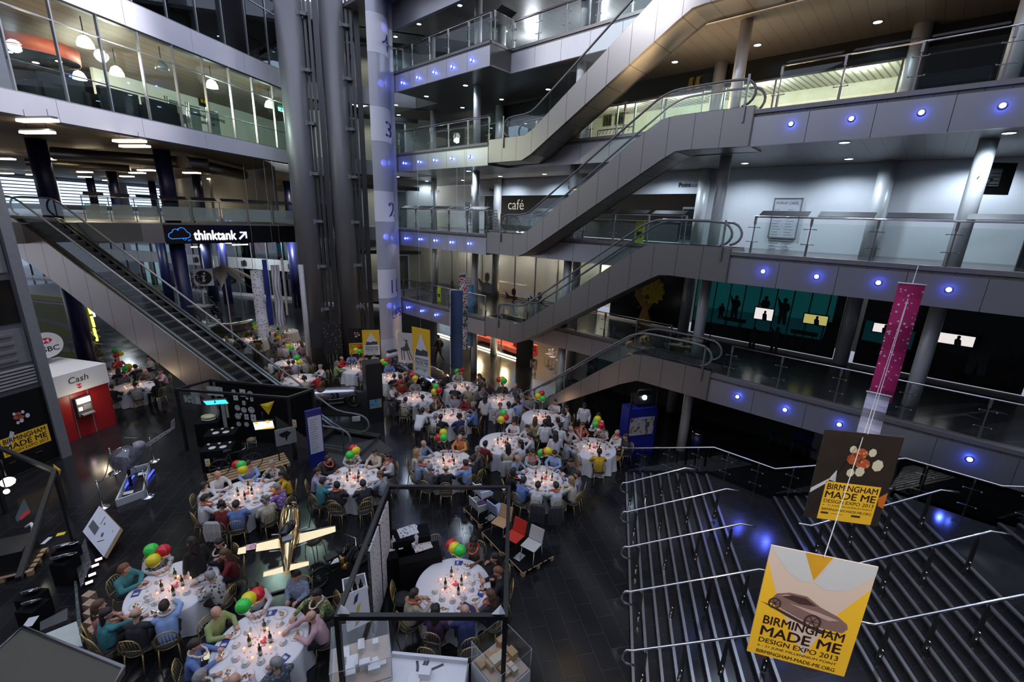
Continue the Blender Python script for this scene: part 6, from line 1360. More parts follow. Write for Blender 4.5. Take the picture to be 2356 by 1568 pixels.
# architectural models in the front
def case(lab,px,py,h,sx,sy,rz,ph,model,kind):
    q=Z(px,py,h); q.z=0; t=thing('model_case',lab,'display case',q,rz); F=RF(q,rz)
    b=MB(); b.box(F,-sx,sx,-sy,sy,0,h); b.build('plinth',mat('pale_plinth',(.55,.57,.58),.5),t)
    b=MB(); b.box(F,-sx+.03,sx-.03,-sy+.03,sy-.03,h,h+.03); b.build('model_base',mat('model_card',(.52,.40,.32),.7),t)
    if ph: 
        b=MB()
        for A_ in ((-sx,-sx+.012,-sy,sy),(sx-.012,sx,-sy,sy),(-sx,sx,-sy,-sy+.012),(-sx,sx,sy-.012,sy)): b.box(F,*A_,h+.001,h+ph)
        b.box(F,-sx,sx,-sy,sy,h+ph,h+ph+.012); b.build('acrylic_cover',ACRYL,t)
        b=MB()
        for x in(-sx,sx):
            for y in (-sy,sy): b.tube([F(x*.985,y*.985,h),F(x*.985,y*.985,h+ph+.01)],.008,4)
        b.tube([F(-sx,-sy,h+ph),F(sx,-sy,h+ph),F(sx,sy,h+ph),F(-sx,sy,h+ph)],.008,4,closed=True); b.build('cover_edge',mat('acrylic_edge',(.6,.65,.65),.3),t)
    random.seed(int(px))
    for i in range(model):
        x,y=random.uniform(-sx*.7,sx*.7),random.uniform(-sy*.7,sy*.7); a,c,hh=random.uniform(.05,.14),random.uniform(.05,.12),random.uniform(.05,.2)
        b=MB(); b.box(F,x-a,x+a,y-c,y+c,h+.03,h+.03+hh); b.build('model_block',WHITE if kind=='w' else BEECH if i%3 else mat('model_cream',(.6,.5,.4),.6),t)
    return t,F
case('acrylic model case with white buildings at the bottom edge, left',833,1525,.95,.55,.5,.35,.55,9,'w')
case('acrylic model case with wooden building blocks at the bottom edge, right',1152,1532,.95,.40,.45,.75,.55,12,'b')
t,F=case('low white model table with paper landscape at the bottom edge',975,1575,.85,.80,.50,-.06,0,4,'w')
b=MB(); b.box(F,-.78,.78,-.48,.5,.88,.90); b.box(F,-.78,.78,.44,.5,.90,1.0); b.build('paper_sheet',mat('paper_white',(.72,.72,.76),.6,var=.03),t)
b=MB(); 
for pts in (((-.25,.42),(-.2,.3),(-.17,.12)),((-.08,.43),(-.13,.1)),((-.02,.44),(-.08,.1)),((.3,.4),(.05,.25),(-.03,.1))): stroke(b,F,pts,.05,.905)
b.build('dark_drawing',GREYD,t)
# motorbike on a black pallet
q=Z(788,1335,0); pallet('dark pallet carrying the old motorbike',q,.4,1.5,1.2,CLOTHB)
F=RF(q+UP*.155,-.75); t=thing('motorbike','old black motorbike with brass engine on a pallet','motorbike',q+UP*.155,-.75); BRASS=mat('old_brass',(.45,.28,.10),.3,.9)
for y in (-.6,.6): car_wheel(t,F,0,y,.33,.035,True,GREYD)
b=MB(); 
for a,c in (((0,-.6,.33),(0,-.1,.75)),((0,-.1,.75),(0,.45,.8)),((0,.45,.8),(0,.6,.33)),((0,-.1,.75),(0,.1,.3)),((0,.1,.3),(0,.45,.75)),((0,-.6,.33),(0,.1,.3))): b.tube([F(*a),F(*c)],.022,6)
b.build('frame',BLACK,t)
b=MB(); b.ball(F(0,.15,.76),.13,8,(.8,2,.8)); b.build('tank',BLACKG,t); b=MB(); b.tube([F(0,.05,.25),F(0,.05,.6)],.10,8); b.ball(F(.05,.08,.3),.14,8); b.build('engine',BRASS,t)
b=MB(); b.tube([F(-.32,.3,.98),F(0,.45,.95),F(.32,.3,.98)],.015,6); b.build('handlebar',CHROME,t); b=MB(); b.box(F,-.12,.12,-.4,-.1,.76,.82); b.build('saddle',BLACK,t)
flatitem('info_sheet','white information sheet beside the old motorbike',770,1290,.35,.14,.10,.5,WHITE,'sheet')
# tableware booth contents
bw=(b1[3]-b1[0]).normalized(); k0,k1=b1[3],b1[2]; kd=(k1-k0); kl=kd.length; kd.normalize(); kn=Vector((kd.y,-kd.x,0)); FB=AX(Vector((k0.x,k0.y,0)),kd,UP,kn)
t=thing('display_wall','black cloth display wall of the tableware booth','wall panel',FB(kl/2,0,0)); b=MB(); b.box(FB,.2,kl,0,2.62,-.04,0); b.build('cloth',CLOTHB,t)
def onwall(px,py): 
    q=PL(px,py,kn,Vector((k0.x,k0.y,0)).dot(kn)+.0); r=q-Vector((k0.x,k0.y,0)); return r.dot(kd),q.z
pls=[]
PLATE=mat('porcelain',(.66,.66,.66),.25,var=.02)
for px,py,r,sq in ((539,899,.09,0),(559,903,.16,1),(577,905,.13,0),(543,913,.13,1),(570,915,.06,0),(562,926,.09,1),(548,937,.13,0),(563,942,.13,0),(580,942,.15,0),(549,956,.14,0),(556,951,.06,0),(568,958,.12,1),(584,960,.15,1),(551,974,.11,0),(569,975,.11,0),(580,918,.08,1)):
    x,z=onwall(px,py); b=MB(); F=AX(FB(x,z,.012),kd,UP,kn)
    if sq: b.box(F,-r*.75,r*.75,-r,r,0,.02)
    else: b.lathe(F,[(1e-4,.0),(r*.6,.004),(r,.03),(r*.98,.035),(r*.6,.012),(1e-4,.01)],18)
    o=b.build('wall_plate',PLATE); o['category']='plate'
    b=MB(); 
    if sq: flat(b,F,[(-.03,-.04),(.04,-.03),(.03,.05),(-.02,.04)],.024)
    else: ring(b,F,0,0,r*.5,r*.6,.016,16)
    b.build('print',GREYM,o); pls.append(o)
ordlabel(pls,'# white plate hung on the black tableware wall','plates on the tableware wall')
def hangcloth(lab,px0,py0,px1,py1,off,mt,nm='hanging_cloth'):
    p=PL(px0,py0,kn,Vector((k0.x,k0.y,0)).dot(kn)+off); q=PL(px1,py1,kn,Vector((k0.x,k0.y,0)).dot(kn)+off); w=(q-p).dot(kd); F=AX(Vector((p.x,p.y,0)),kd,UP,kn); b=MB()
    n=8; b.add([F(w*i/n,zz,.03*math.sin(i*1.9)) for zz in (q.z,p.z) for i in range(n+1)],[(i,i+1,n+2+i,n+1+i) for i in range(n)],True); b.add([F(w*i/n,zz,.03*math.sin(i*1.9)-.006) for zz in (q.z,p.z) for i in range(n+1)],[(i,i+1,n+2+i,n+1+i) for i in range(n)],True); return tag(b.build(nm,mt),lab,'cloth')
hangcloth('white printed tea towel hanging at the booth left corner',437,893,463,930,.9,spot_mat('script_towel',(.55,.55,.57),(.2,.2,.25),14,.2,.8))
hangcloth('green and white shopping bag hanging at the booth corner',421,908,445,926,1.0,spot_mat('green_bag',(.45,.5,.45),(.10,.28,.14),9,.4,.8),'shopping_bag')
hangcloth('plain grey blue towel hanging high on the booth wall',474,887,515,912,.15,mat('grey_blue_towel',(.42,.47,.48),.9))
hangcloth('white panel with small black pictures in the booth',482,918,506,982,.1,mat('white_board',(.48,.49,.49),.7),'picture_panel')
hangcloth('pale patterned curtain in the tableware booth',507,928,525,985,.2,spot_mat('grey_leaf_curtain',(.38,.42,.41),(.26,.3,.28),10,.35,.8))
hangcloth('pale yellow cloth hanging beside the patterned curtain',517,922,528,960,.25,mat('pale_yellow_cloth',(.48,.50,.34),.9))
def tv(lab,px,py,w,h,rx,rz,mt,dist):
    c=HD(px,py,dist); d=Vector((c.x,c.y,0)).normalized(); e=Vector((d.y,-d.x,0)); e=(e*math.cos(rz)+d*math.sin(rz)); n=Vector((e.y,-e.x,0)); u=(UP*math.cos(rx)+n*-math.sin(rx)).normalized(); F=AX(c,e,u,e.cross(u)); t=thing('television',lab,'screen',c)
    b=MB(); b.box(F,-w/2-.03,w/2+.03,-h/2-.03,h/2+.03,-.05,-.004); b.build('case',BLACK,t); b=MB(); flat(b,F,[(-w/2,-h/2),(w/2,-h/2),(w/2,h/2),(-w/2,h/2)],.0); b.build('screen',mt,t); b=MB(); b.tube([c-F(0,0,1)*0+F(0,h/2,-.04)-c+c*0+Vector((0,0,0)) if False else F(0,h/2,-.04),Vector((F(0,h/2,-.04).x,F(0,h/2,-.04).y,2.65))],.02,5); b.build('ceiling_arm',BLACK,t); return t,F
tv('tilted television with cyan screen in the tableware booth',497,925,.72,.36,-.75,-.35,mat('cyan_screen',(.1,.8,.95),.3,es=.7,ecol=(.05,.75,.95)),18.5)
t,F=tv('tilted television with white and orange screen at the booth',607,978,.62,.38,-.35,-.25,mat('pale_screen',(.8,.9,1),.3,es=.8,ecol=(.75,.90,1)),16.8)
b=MB(); flat(b,F,[(-.31,-.19),(.31,-.19),(.31,-.08),(.05,-.12)],.003); disc(b,F,-.22,.15,.06,d=.003); disc(b,F,.15,.16,.07,d=.003); b.build('screen_graphic',mat('screen_orange',(.9,.6,.1),.3,es=.4,ecol=(1,.6,.08)),t)
for lab,px,py,sx,sy,h,rz in (('black cloth cube with folded cushions',484,985,.42,.36,1.0,.3),('black cloth display table with cups and plates',512,1010,.55,.35,.85,.3),('front black cloth table with a lettered drape',505,1045,.5,.35,.85,.3)):
    q=Z(px,py,h*.6); q.z=0; F=RF(q,rz); o=MB().box(F,-sx,sx,-sy,sy,0,h).build('display_table',CLOTHB); tag(o,lab,'table')
    if px==484:
        for j,c in enumerate(((.55,.55,.55),(.48,.50,.28))): b=MB(); b.ball(F(0,0,h+.06+j*.1),.3,10,(1,.8,.22)); tag(b.build('cushion',mat('cushion_%d'%j,c,.9)),['white cushion on the black cloth cube','pale green cushion on top of the white one'][j],'cushion')
    else:
        for j in range(5):
            x,y=-.35+.18*j,(-.1 if j%2 else .12); b=MB(); b.lathe(lambda a,c_,z:F(x+a,y+c_,h+.002+z),[(.05,0),(.11,.015),(.12,.02)] if j%2 else [(.03,0),(.045,.06),(.05,.08)],14); o=b.build('dish',PLATE); o['category']='dish'; (globals().setdefault('DSH',[])).append(o)
    if px==505:
        b=MB(); FF=AX(F(-.1,-sy-.004,.45),F(1,0,0)-F(0,0,0),UP,F(0,-1,0)-F(0,0,0)); letter(b,'Dunoon',FF,0,0,h=.11,bold=.01); o=b.build('lettering',GREYM); tag(o,'grey lettering on the front black drape','lettering'); b=MB(); flat(b,FF,[(-.28,-.2),(-.12,-.2),(-.12,.12),(-.28,.12)]); o=b.build('warning_sheet',WHITE); tag(o,'white warning sheet on the front black drape','notice'); b=MB(); flat(b,FF,[(-.27,-.19),(-.13,-.19),(-.13,-.1),(-.27,-.1)],.002); flat(b,FF,[(-.26,-.06),(-.14,-.06),(-.2,.08)],.002); b.build('yellow_mark',YEL,o)
ordlabel(DSH,'# white dish on the black cloth tables of the booth','dishes of the tableware booth')
t,F,w,h=board('grey board with a black tree picture leaning at the escalator',638,678,985,1022,17.6,mat('board_mid_grey',(.26,.27,.28),.6,var=.05),yaw=.1)
b=MB(); flat(b,F,[(-.25,.15),(.05,.24),(.2,.12),(.06,-.02),(0,-.22),(-.04,-.02),(-.15,.0)],.004); b.build('tree_print',BLACK,t)
q=PL(678,973,Av,toL(Z(683,1035,0))[0]); F=AX(q,NAv,UP,-Av); t=thing('warning_notice','white and yellow warning notice on the booth post','notice',q); b=MB(); flat(b,F,[(-.1,-.17),(.1,-.17),(.1,.17),(-.1,.17)],.02); b.build('sheet',WHITE,t); b=MB(); flat(b,F,[(-.09,-.16),(.09,-.16),(.09,-.07),(-.09,-.07)],.024); flat(b,F,[(-.08,-.04),(.08,-.04),(0,.1)],.024); b.build('yellow_mark',YEL,t)
o=flatitem('info_card','white printed card in the glass by the escalator end',820,968,.55,.17,.02,.2,WHITE,'card',.22)
flatitem('floor_mat','grey entrance mat at the foot of the long escalator',830,1040,0,1.1,.75,.75,mat('mat_grey',(.05,.05,.05),.9),'mat',.012)
# helicopter, tray and rope posts
ty=[Z(*q,.0) for q in ((270,1165),(333,1142),(345,1078),(303,1090))]
t=thing('display_tray','white edged tray with blue light tubes under the helicopter','tray',sum(ty,Vector())/4)
b=MB(); b.add([v+UP*.02 for v in ty],[(0,1,2,3)]); b.build('base',BLACK,t)
for i in range(4):
    p,q=ty[i],ty[(i+1)%4]; d=(q-p).normalized(); n=Vector((-d.y,d.x,0)); F=AX(p,d,n,UP); b=MB(); b.box(F,0,(q-p).length,-.02,.03,0,.25); b.build('side_board',mat('tray_side',(.5,.53,.55),.5),t)
cn=sum(ty,Vector())/4
for k,(dx,dy) in enumerate(((-.15,-.3),(.25,.1))): b=MB(); b.tube([cn+Vector((dx,dy,.1)),cn+Vector((dx-.3,dy+.75,.1))],.035,6); b.build('blue_tube',mat('blue_tube',(.1,.15,1),.3,es=.7,ecol=(.06,.10,1)),t)
b=MB(); b.tube([cn+Vector((-.2,.0,.03)),cn+Vector((-.35,.25,1.0))],.05,6); b.build('stand',BLACK,t)
for lab,u in (('white sheet lying in the tray, front',(.15,.3)),('white sheet lying in the tray, back',(.7,.85))):
    q=ty[0].lerp(ty[3],u[0]+.1).lerp(ty[1].lerp(ty[2],u[0]+.1),.3 if u[0]<.5 else .7)+UP*.1; F=RF(q,.6); o=MB().box(F,-.13,.13,-.1,.1,0,.006).build('info_sheet',WHITE); tag(o,lab,'sheet')
hc=HD(291,1062,math.hypot(cn.x,cn.y)); hc.z=1.15; t=thing('model_helicopter','clear bubble nosed model helicopter with lattice tail','helicopter',hc-UP*.45)
b=MB(); b.ball(hc,.42,18,(1,1.1,1)); b.build('bubble',glass('bubble_glass',(.62,.62,.68),.16,.25,(.25,.25,.30)),t)
bk=Vector((.10,1,0)).normalized()
b=MB(); b.ball(hc+bk*.5+UP*.18,.2,10,(1,1.3,.9)); b.tube([hc+bk*.4,hc+bk*.75+UP*.1],[.16,.1],8); b.build('engine',GREYM,t)
b=MB()
for dx,dz in ((-.07,0),(.07,0),(0,.1)): b.tube([hc+bk*.7+Vector((dx,0,dz)),hc+bk*2.0+Vector((dx*.4,0,.15+dz*.5))],.015,5)
for k in range(6): y=.8+k*.2; b.tube([hc+bk*y+Vector((-.06,0,.03*k)),hc+bk*(y+.1)+Vector((.06,0,.03*k+.05))],.01,4)
b.build('tail_boom',GREYM,t)
b=MB(); b.prism(lambda y,z,x:hc+bk*y+Vector((x,0,z)),[(1.85,.1),(2.05,.15),(2.1,.5),(1.95,.45)],-.01,.01); b.build('tail_fin',GREYM,t)
b=MB(); b.tube([hc+bk*.3+UP*.3,hc+bk*.3+UP*.6],.02,6); b.box(lambda x,y,z:hc+bk*.3+UP*.6+Vector((x,y,z)),-.22,.22,-.03,.03,0,.015); b.build('rotor',GREYD,t)
b=MB()
for x in(-.3,.3): b.tube([hc+Vector((x,-.5,-.5)),hc+Vector((x,.6,-.5))],.015,5); b.tube([hc+Vector((x,0,-.5)),hc+Vector((x*.6,0,-.3))],.012,5)
b.build('skid',GREYM,t)
st=[]
SP=[Z(264,1087,0),Z(355,1060,0),Z(341,1142,0),Z(237,1167,0)]
for p in SP:
    t=thing('rope_post','','post',p); F=lambda x,y,z:p+Vector((x,y,z)); b=MB(); b.lathe(F,[(.19,0),(.18,.02),(.05,.045),(.025,.06)],18); b.build('base',CHROME,t); b=MB(); b.tube([p+UP*.05,p+UP*.97],.02,8); b.ball(p+UP*.99,.035,8); b.build('pole',CHROME,t); st.append(t)
ordlabel(st,'# chrome rope post around the model helicopter','rope posts')
for i,(a,c) in enumerate(((0,1),(1,2),(3,0))):
    p,q=SP[a],SP[c]; o=MB().tube([p.lerp(q,u/8)+UP*(.93-.35*(1-(u/4-1)**2)) for u in range(9)],.015,5).build('barrier_rope',BLACK); tag(o,'black barrier rope around the helicopter, %s'%('rear','right','left')[i],'rope')
# crate board
cr=[Z(190,1222,.25),Z(238,1280,.25),Z(280,1212,.55),Z(228,1163,.55)]
t=thing('info_board','white drawing board leaning on a pine crate','board',Z(235,1245,0)); ex=(cr[1]-cr[0]).normalized(); ey=(cr[3]-cr[0]).normalized(); nz=ex.cross(ey).normalized(); w,h=(cr[1]-cr[0]).length,(cr[3]-cr[0]).length; F=AX(cr[0],ex,ey,nz)
b=MB(); b.box(F,0,w,0,h,-.02,0); b.build('sheet',mat('drawing_white',(.55,.58,.66),.6,var=.03),t)
b=MB(); b.box(F,.0,w,0,h,-.12,-.03); b.build('crate',WOOD,t)
b=MB(); flat(b,F,[(.08*w,.25*h),(.42*w,.22*h),(.42*w,.5*h),(.08*w,.52*h)],.003); disc(b,F,.62*w,.42*h,.07,d=.003,n=9); b.box(F,.38*w,.40*w,.6*h,.9*h,.002,.004); disc(b,F,.5*w,.72*h,.04,d=.003,n=7); stroke(b,F,[(.6*w,.15*h),(.75*w,.35*h)],.03,.003); disc(b,F,.85*w,.75*h,.025,d=.003,n=7); b.build('drawing',mat('ink_grey',(.09,.09,.11),.6),t)
# lower left clutter
o=MB(); q=Z(18,1108,1.9)
t=thing('stage_light','round chrome stage lamp shining at the left edge','lamp',q); b=MB(); b.ball(q,.16,12,(1,1,.8)); b.build('shell',mat('lamp_shell',(1,.95,.85),.2,es=1.5,ecol=(1,.92,.78)),t); b=MB(); b.tube([q+UP*.2,q+UP*.7],.02,5); b.build('hanger',BLACK,t)
q=Z(15,1130,1.7); t=thing('stage_light','small lit spotlight below the round stage lamp','lamp',q); b=MB(); b.ball(q,.07,10); b.build('lens',mat('lamp_shell'),t); b=MB(); b.tube([q,q+UP*.9],.015,5); b.build('hanger',BLACK,t)
lc=[]
for px,py in ((205,1339),(212,1321),(219,1300),(227,1286)):
    q=Z(px,py,.06); o=MB().box(RF(q,.8),-.09,.09,-.07,.07,-.05,0).build('floor_light',BLACK); o['category']='lamp'; b=MB(); flat(b,RF(q,.8),[(-.07,-.055),(.07,-.055),(.07,.055),(-.07,.055)],.003); b.build('lens',mat('floor_lens',(1,.95,.9),.3,es=2 if px<225 else .5,ecol=(1,.86,.74)),o); lc.append(o)
ordlabel(lc,'# small square floor light beside the mirror strip','floor lights at the lower left')
q0,q1=Z(190,1350,.02),Z(212,1248,.02)
def quadthing(nm,lab,pxs,z,mt,cat,th=.03):
    v=[Z(x,y,z) for x,y in pxs]; b=MB(); n=len(v); b.add(v+[p-UP*th for p in v],[tuple(range(n)),tuple(range(2*n-1,n-1,-1))]+[(i,(i+1)%n,n+(i+1)%n,n+i) for i in range(n)]); return tag(b.build(nm,mt),lab,cat)
quadthing('mirror_strip','crumpled silver mirror sheet beside the drawing board',((172,1290),(196,1236),(210,1295),(186,1350)),.35,mat('crumpled_mirror',(.30,.31,.36),.2,.9,var=.4,sc=9,bump=.6),'sheet')
quadthing('foil_sheet','dark foil strip along the lower left stand',((170,1335),(176,1335),(192,1480),(178,1440)),.3,mat('dark_foil',(.12,.15,.17),.3,.8,var=.4,sc=9,bump=.6),'sheet')
quadthing('white_sheet','pale green white sheet lying at the lower left stand',((104,1457),(176,1428),(190,1485),(160,1488)),.5,mat('pale_sheet',(.45,.50,.47),.7),'sheet')
quadthing('grey_box','dark grey low box at the lower left stand',((92,1430),(155,1398),(155,1425),(92,1450)),.5,mat('dark_box',(.06,.06,.065),.6),'box',.4)
pt=[]
for px,py in ((204,1365),(206,1385),(208,1405),(210,1425),(212,1445),(214,1465)):
    q=Z(px,py,.3); o=MB().box(RF(q,-.15),-.11,.11,-.09,.09,-.28,0).build('wooden_block',mat('pinkish_pine',(.40,.27,.20),.6,var=.2,sc=15)); o['category']='block'; pt.append(o)
for i,o in enumerate(pt): o['label']='pine block in the upright stack by the lower left table, %s from the top'%('first','second','third','fourth','fifth','sixth')[i]; o['group']='pine blocks at the lower left'
pn=[]
for i,(px,py,r) in enumerate(((70,1360,.17),(72,1385,.17),(150,1255,.26),(146,1280,.26))):
    q=Z(px,py,.75); F=AX(q,Vector((.9,.1,.3)).normalized(),Vector((.1,.8,-.5)).normalized(),Vector((-.35,.5,.75)).normalized()); t=thing('chrome_dish',['small chrome dish at the far left, upper','small chrome dish at the far left, lower','large chrome dish beside the drawing board, upper','large chrome dish beside the drawing board, lower'][i],'dish',q-UP*.0); b=MB(); b.lathe(F,[(.02,-.06),(r*.7,-.03),(r,.03),(r*.97,.04),(r*.6,-.01),(.02,-.03)],20); b.build('bowl',CHROME,t)
    o=MB().box(lambda x,y,z:Vector((q.x+x,q.y+y,z)),-.2,.2,-.2,.2,0,.66).build('display_stand',CLOTHB); tag(o,'black cloth stand under the '+t['label'],'stand')
flatitem('price_card','yellow card on the dark stand near the chrome dishes',140,1228,.5,.09,.07,.5,YEL,'card',.006); flatitem('price_card','white card between the dishes and the dark stands',107,1243,.5,.05,.14,.2,PALE,'card',.006); flatitem('price_card','white card before the small chrome dishes',70,1430,.6,.09,.14,.4,PALE,'card',.006)
t=quadthing('printed_panel','dark printed panel with a red band at the left edge',((35,1190),(55,1145),(70,1175),(40,1200)),.9,mat('dark_teal_print',(.02,.035,.05),.5),'panel'); b=MB(); b.add([Z(x,y,.91) for x,y in ((45,1188),(66,1170),(70,1178),(47,1197))],[(0,1,2,3)]); b.build('red_band',RED,t)
pallet('pine pallet with black crate at the lower left edge',Z(25,1310,0),.5,1.2,1.0); o=MB().box(RF(Z(20,1300,.15),.5),-.5,.5,-.42,.42,0,.6).build('crate',BLACK); tag(o,'black crate on the pallet at the left edge','crate')
t=thing('garden_sculpture','pale curved pipe shape on the dark left stand','sculpture',Z(62,1230,.0)); q=Z(62,1225,.7); b=MB(); b.tube([q+Vector((-.1,.1,.1)),q+Vector((0,.15,.18)),q+Vector((.1,.1,.1)),q+Vector((.12,0,-.08)),q+Vector((.14,-.08,-.7))],.045,8); b.build('pipe',PALE,t)
# canopy roof close to the camera, bottom left
can=[Z(-60,1500,2.7),Z(55,1440,2.7),Z(345,1560,2.7),Z(250,1700,2.7),Z(-60,1640,2.7)]
can=[Z(-30,1515,2.7),Z(53,1443,2.7),Z(285,1535,2.7),Z(225,1640,2.7),Z(0,1590,2.7)]
t=thing('canopy_roof','beige flat canopy roof at the bottom left corner','canopy',Vector((can[2].x,can[2].y,0)))
b=MB(); n=len(can); b.add(can+[p-UP*.1 for p in can],[tuple(range(n)),tuple(range(2*n-1,n-1,-1))]+[(i,(i+1)%n,n+(i+1)%n,n+i) for i in range(n)]); b.build('roof_sheet',mat('olive_beige',(.055,.05,.036),.6,var=.05),t)
b=MB(); b.tube([p+UP*.01 for p in can],.03,6,closed=True); b.build('edge_trim',GREYM,t)
for p in can[1:3]: b=MB(); b.tube([Vector((p.x-.1,p.y-.05,0)),Vector((p.x-.1,p.y-.05,2.6))],.04,6); b.build('post',BLACK,t)
# ================================================================ people
def remeshed(mb,vox=.014,dec=.35,name='body',smooth=4):
    me=bpy.data.meshes.new('raw'); me.from_pydata([tuple(v) for v in mb.v],[],mb.f); o=bpy.data.objects.new('raw',me); COL.objects.link(o)
    r=o.modifiers.new('r','REMESH'); r.mode='VOXEL'; r.voxel_size=vox
    s=o.modifiers.new('s','SMOOTH'); s.iterations=smooth; s.factor=.5
    d=o.modifiers.new('d','DECIMATE'); d.ratio=dec
    dg=bpy.context.evaluated_depsgraph_get(); n=bpy.data.meshes.new_from_object(o.evaluated_get(dg)); n.name=name
    bpy.data.objects.remove(o); bpy.data.meshes.remove(me)
    n.polygons.foreach_set('use_smooth',[True]*len(n.polygons)); return n
def cap(mb,p,q,r1,r2,n=10):
    p,q=Vector(p),Vector(q); d=(q-p); d=d.normalized() if d.length>1e-5 else Vector((0,0,1))
    mb.tube([p-d*r1,p-d*r1*.85,p-d*r1*.5,p,q,q+d*r2*.5,q+d*r2*.85,q+d*r2],[r1*.05,r1*.52,r1*.87,r1,r2,r2*.87,r2*.52,r2*.05],n)
def join_mesh(me,mb,mats):
    """append extra pieces (fingers, eyes) to a mesh, with their own material slots"""
    v=[tuple(x.co) for x in me.vertices]+[tuple(x) for x in mb.v]; b=len(me.vertices)
    f=[tuple(p.vertices) for p in me.polygons]+[tuple(b+i for i in q) for q in mb.f]
    mi=[0]*len(me.polygons)+mb.mi; n=bpy.data.meshes.new(me.name); n.from_pydata(v,[],f)
    for m_ in mats: n.materials.append(m_)
    n.polygons.foreach_set('use_smooth',[True]*len(f)); n.polygons.foreach_set('material_index',mi); bpy.data.meshes.remove(me); n.update(); return n
SKINL=mat('skin_light',(.55,.31,.22),.5,var=.05); SKIND=mat('skin_dark',(.12,.06,.035),.5,var=.05); EYEM=mat('eye_dark',(.02,.015,.012),.3); LIPM=mat('lip',(.36,.13,.10),.5)
def head_shape(mb,H):
    for c,r in (((0,-.005,.02),.098),((0,-.03,.025),.095),((0,.03,-.04),.072),((0,.045,-.085),.045)): mb.ball(H(*c),r,12)
    cap(mb,H(0,.085,.005),H(0,.118,-.03),.012,.018,8)                  # nose
    cap(mb,H(-.045,.078,.025),H(.045,.078,.025),.02,.02,8)              # brow
    for s in(-1,1): mb.ball(H(s*.098,-.01,-.01),.026,8,(.5,1,1.2))      # ears
def hand(mb,fg,w,dr,up,side):
    """palm at the wrist w pointing along dr; fingers go to fg"""
    dr=Vector(dr).normalized(); up=Vector(up); lat=dr.cross(up).normalized(); up=lat.cross(dr).normalized(); w=Vector(w)
    for k in (-1,0,1): cap(mb,w+lat*.022*k,w+dr*.075+lat*.027*k,.018,.017,8)
    for k,(l,o) in enumerate(((.062,-.033),(.075,-.012),(.07,.01),(.055,.031))):
        a=w+dr*.07+lat*o; b_=a+dr*l*.5-up*.008; c=b_+dr*l*.38-up*.03; d=c+dr*.008-up*.022
        fg.tube([a,b_,c,d],[.0095,.009,.008,.006],6)
    s=side; a=w+dr*.02+lat*.03*s; fg.tube([a,a+dr*.03+lat*.028*s,a+dr*.06+lat*.03*s-up*.012,a+dr*.078+lat*.022*s-up*.02],[.011,.0105,.0095,.007],6)
POSES={}
def make_pose(nm,lean,el,wr,er,wrr,yaw=0,nod=.3,stand=False,bend=0,legs=None,hd=(0,0,-1),slv=1):
    """el/wr: left elbow and wrist, er/wrr: right; all in the body's own frame, facing +y"""
    ph=.93 if stand else .53; sp=Vector((0,0,ph)); th=.50 if stand else .45
    dirv=Vector((0,math.sin(lean+bend),math.cos(lean+bend)))
    ch=sp+dirv*(th*.74); nk=sp+dirv*(th+.10); sh=[sp+dirv*th+Vector((s*.185,0,-.01)) for s in (-1,1)]
    hc=nk+dirv*.02+Vector((0,.045,.12)) if not bend else nk+dirv*.13+Vector((0,.02,.03))
    R=Matrix.Rotation(yaw,3,'Z')@Matrix.Rotation(-nod-bend*.4,3,'X'); H=lambda x,y,z:hc+R@Vector((x,y,z))
    body,shirt,trs=MB(),MB(),MB(); fg=MB(); e=.014
    head_shape(body,H); cap(body,nk-dirv*.06,hc+Vector((0,-.01,-.05)),.055,.05)
    def both(g,p,q,r1,r2): cap(body,p,q,r1,r2); cap(g,p,q,r1+e,r2+e)
    for s in (-1,1): both(shirt,sp+Vector((s*.06,0,.03)),ch+Vector((s*.075,0,0)),.115,.118); both(shirt,ch+Vector((s*.075,0,0)),sh[0 if s<0 else 1]-Vector((s*.05,0,.02)),.115,.068)
    both(shirt,sh[0],sh[1],.06,.06); cap(shirt,sh[0]*.4+sh[1]*.6,sh[0]*.6+sh[1]*.4,.085,.085)
    cap(shirt,sp+Vector((-.06,0,-.02)),sp+Vector((.06,0,-.02)),.13,.13)
    for i,(E,W) in enumerate(((el,wr),(er,wrr))):
        E,W=Vector(E),Vector(W); both(shirt,sh[i],E,.058,.046)
        if slv: both(shirt,E,E.lerp(W,.9),.045,.036); cap(body,E.lerp(W,.8),W,.032,.028)
        else: cap(body,E,W,.042,.028)
        hd_=(W-E).normalized()*.8+Vector((0,.25,-.1)) if not stand else (W-E); hand(body,fg,W,hd_,UP if abs(hd_.normalized().z)<.8 else Vector((0,1,0)),1 if i==0 else -1)
    if legs is None:
        legs=[((s*.09,.0,.9),(s*.1,.02,.49),(s*.1,-.02,.09)) for s in(-1,1)] if stand else [((s*.09,.02,.52),(s*.13,.43,.53),(s*.13,.46,.1)) for s in (-1,1)]
    for a,k,f_ in legs: 
        both(trs,a,k,.092,.068); both(trs,k,f_,.06,.045); f_=Vector(f_); cap(trs,f_+Vector((0,-.03,-.05)),f_+Vector((0,.13,-.06)),.042,.036)
    cap(trs,(-.07,0,ph),(.07,0,ph),.125,.125)
    bm_=remeshed(body,.013,.30,'person'); ex=MB(); ex.v,ex.f,ex.sm,ex.mi=fg.v,fg.f,fg.sm,fg.mi
    ex.m=1
    for s in(-1,1): ex.ball(H(s*.036,.088,.004),.011,6)
    ex.m=2; cap(ex,H(-.018,.092,-.062),H(.018,.092,-.062),.006,.006,6)
    POSES[nm]=dict(body=bm_,ex=ex,shirt=remeshed(shirt,.018,.35,'shirt'),trs=remeshed(trs,.02,.3,'trousers'),head=hc,R=R,stand=stand)
make_pose('A',.14,(-.29,.20,.80),(-.14,.44,.80),(.29,.20,.80),(.14,.44,.80),nod=.45)
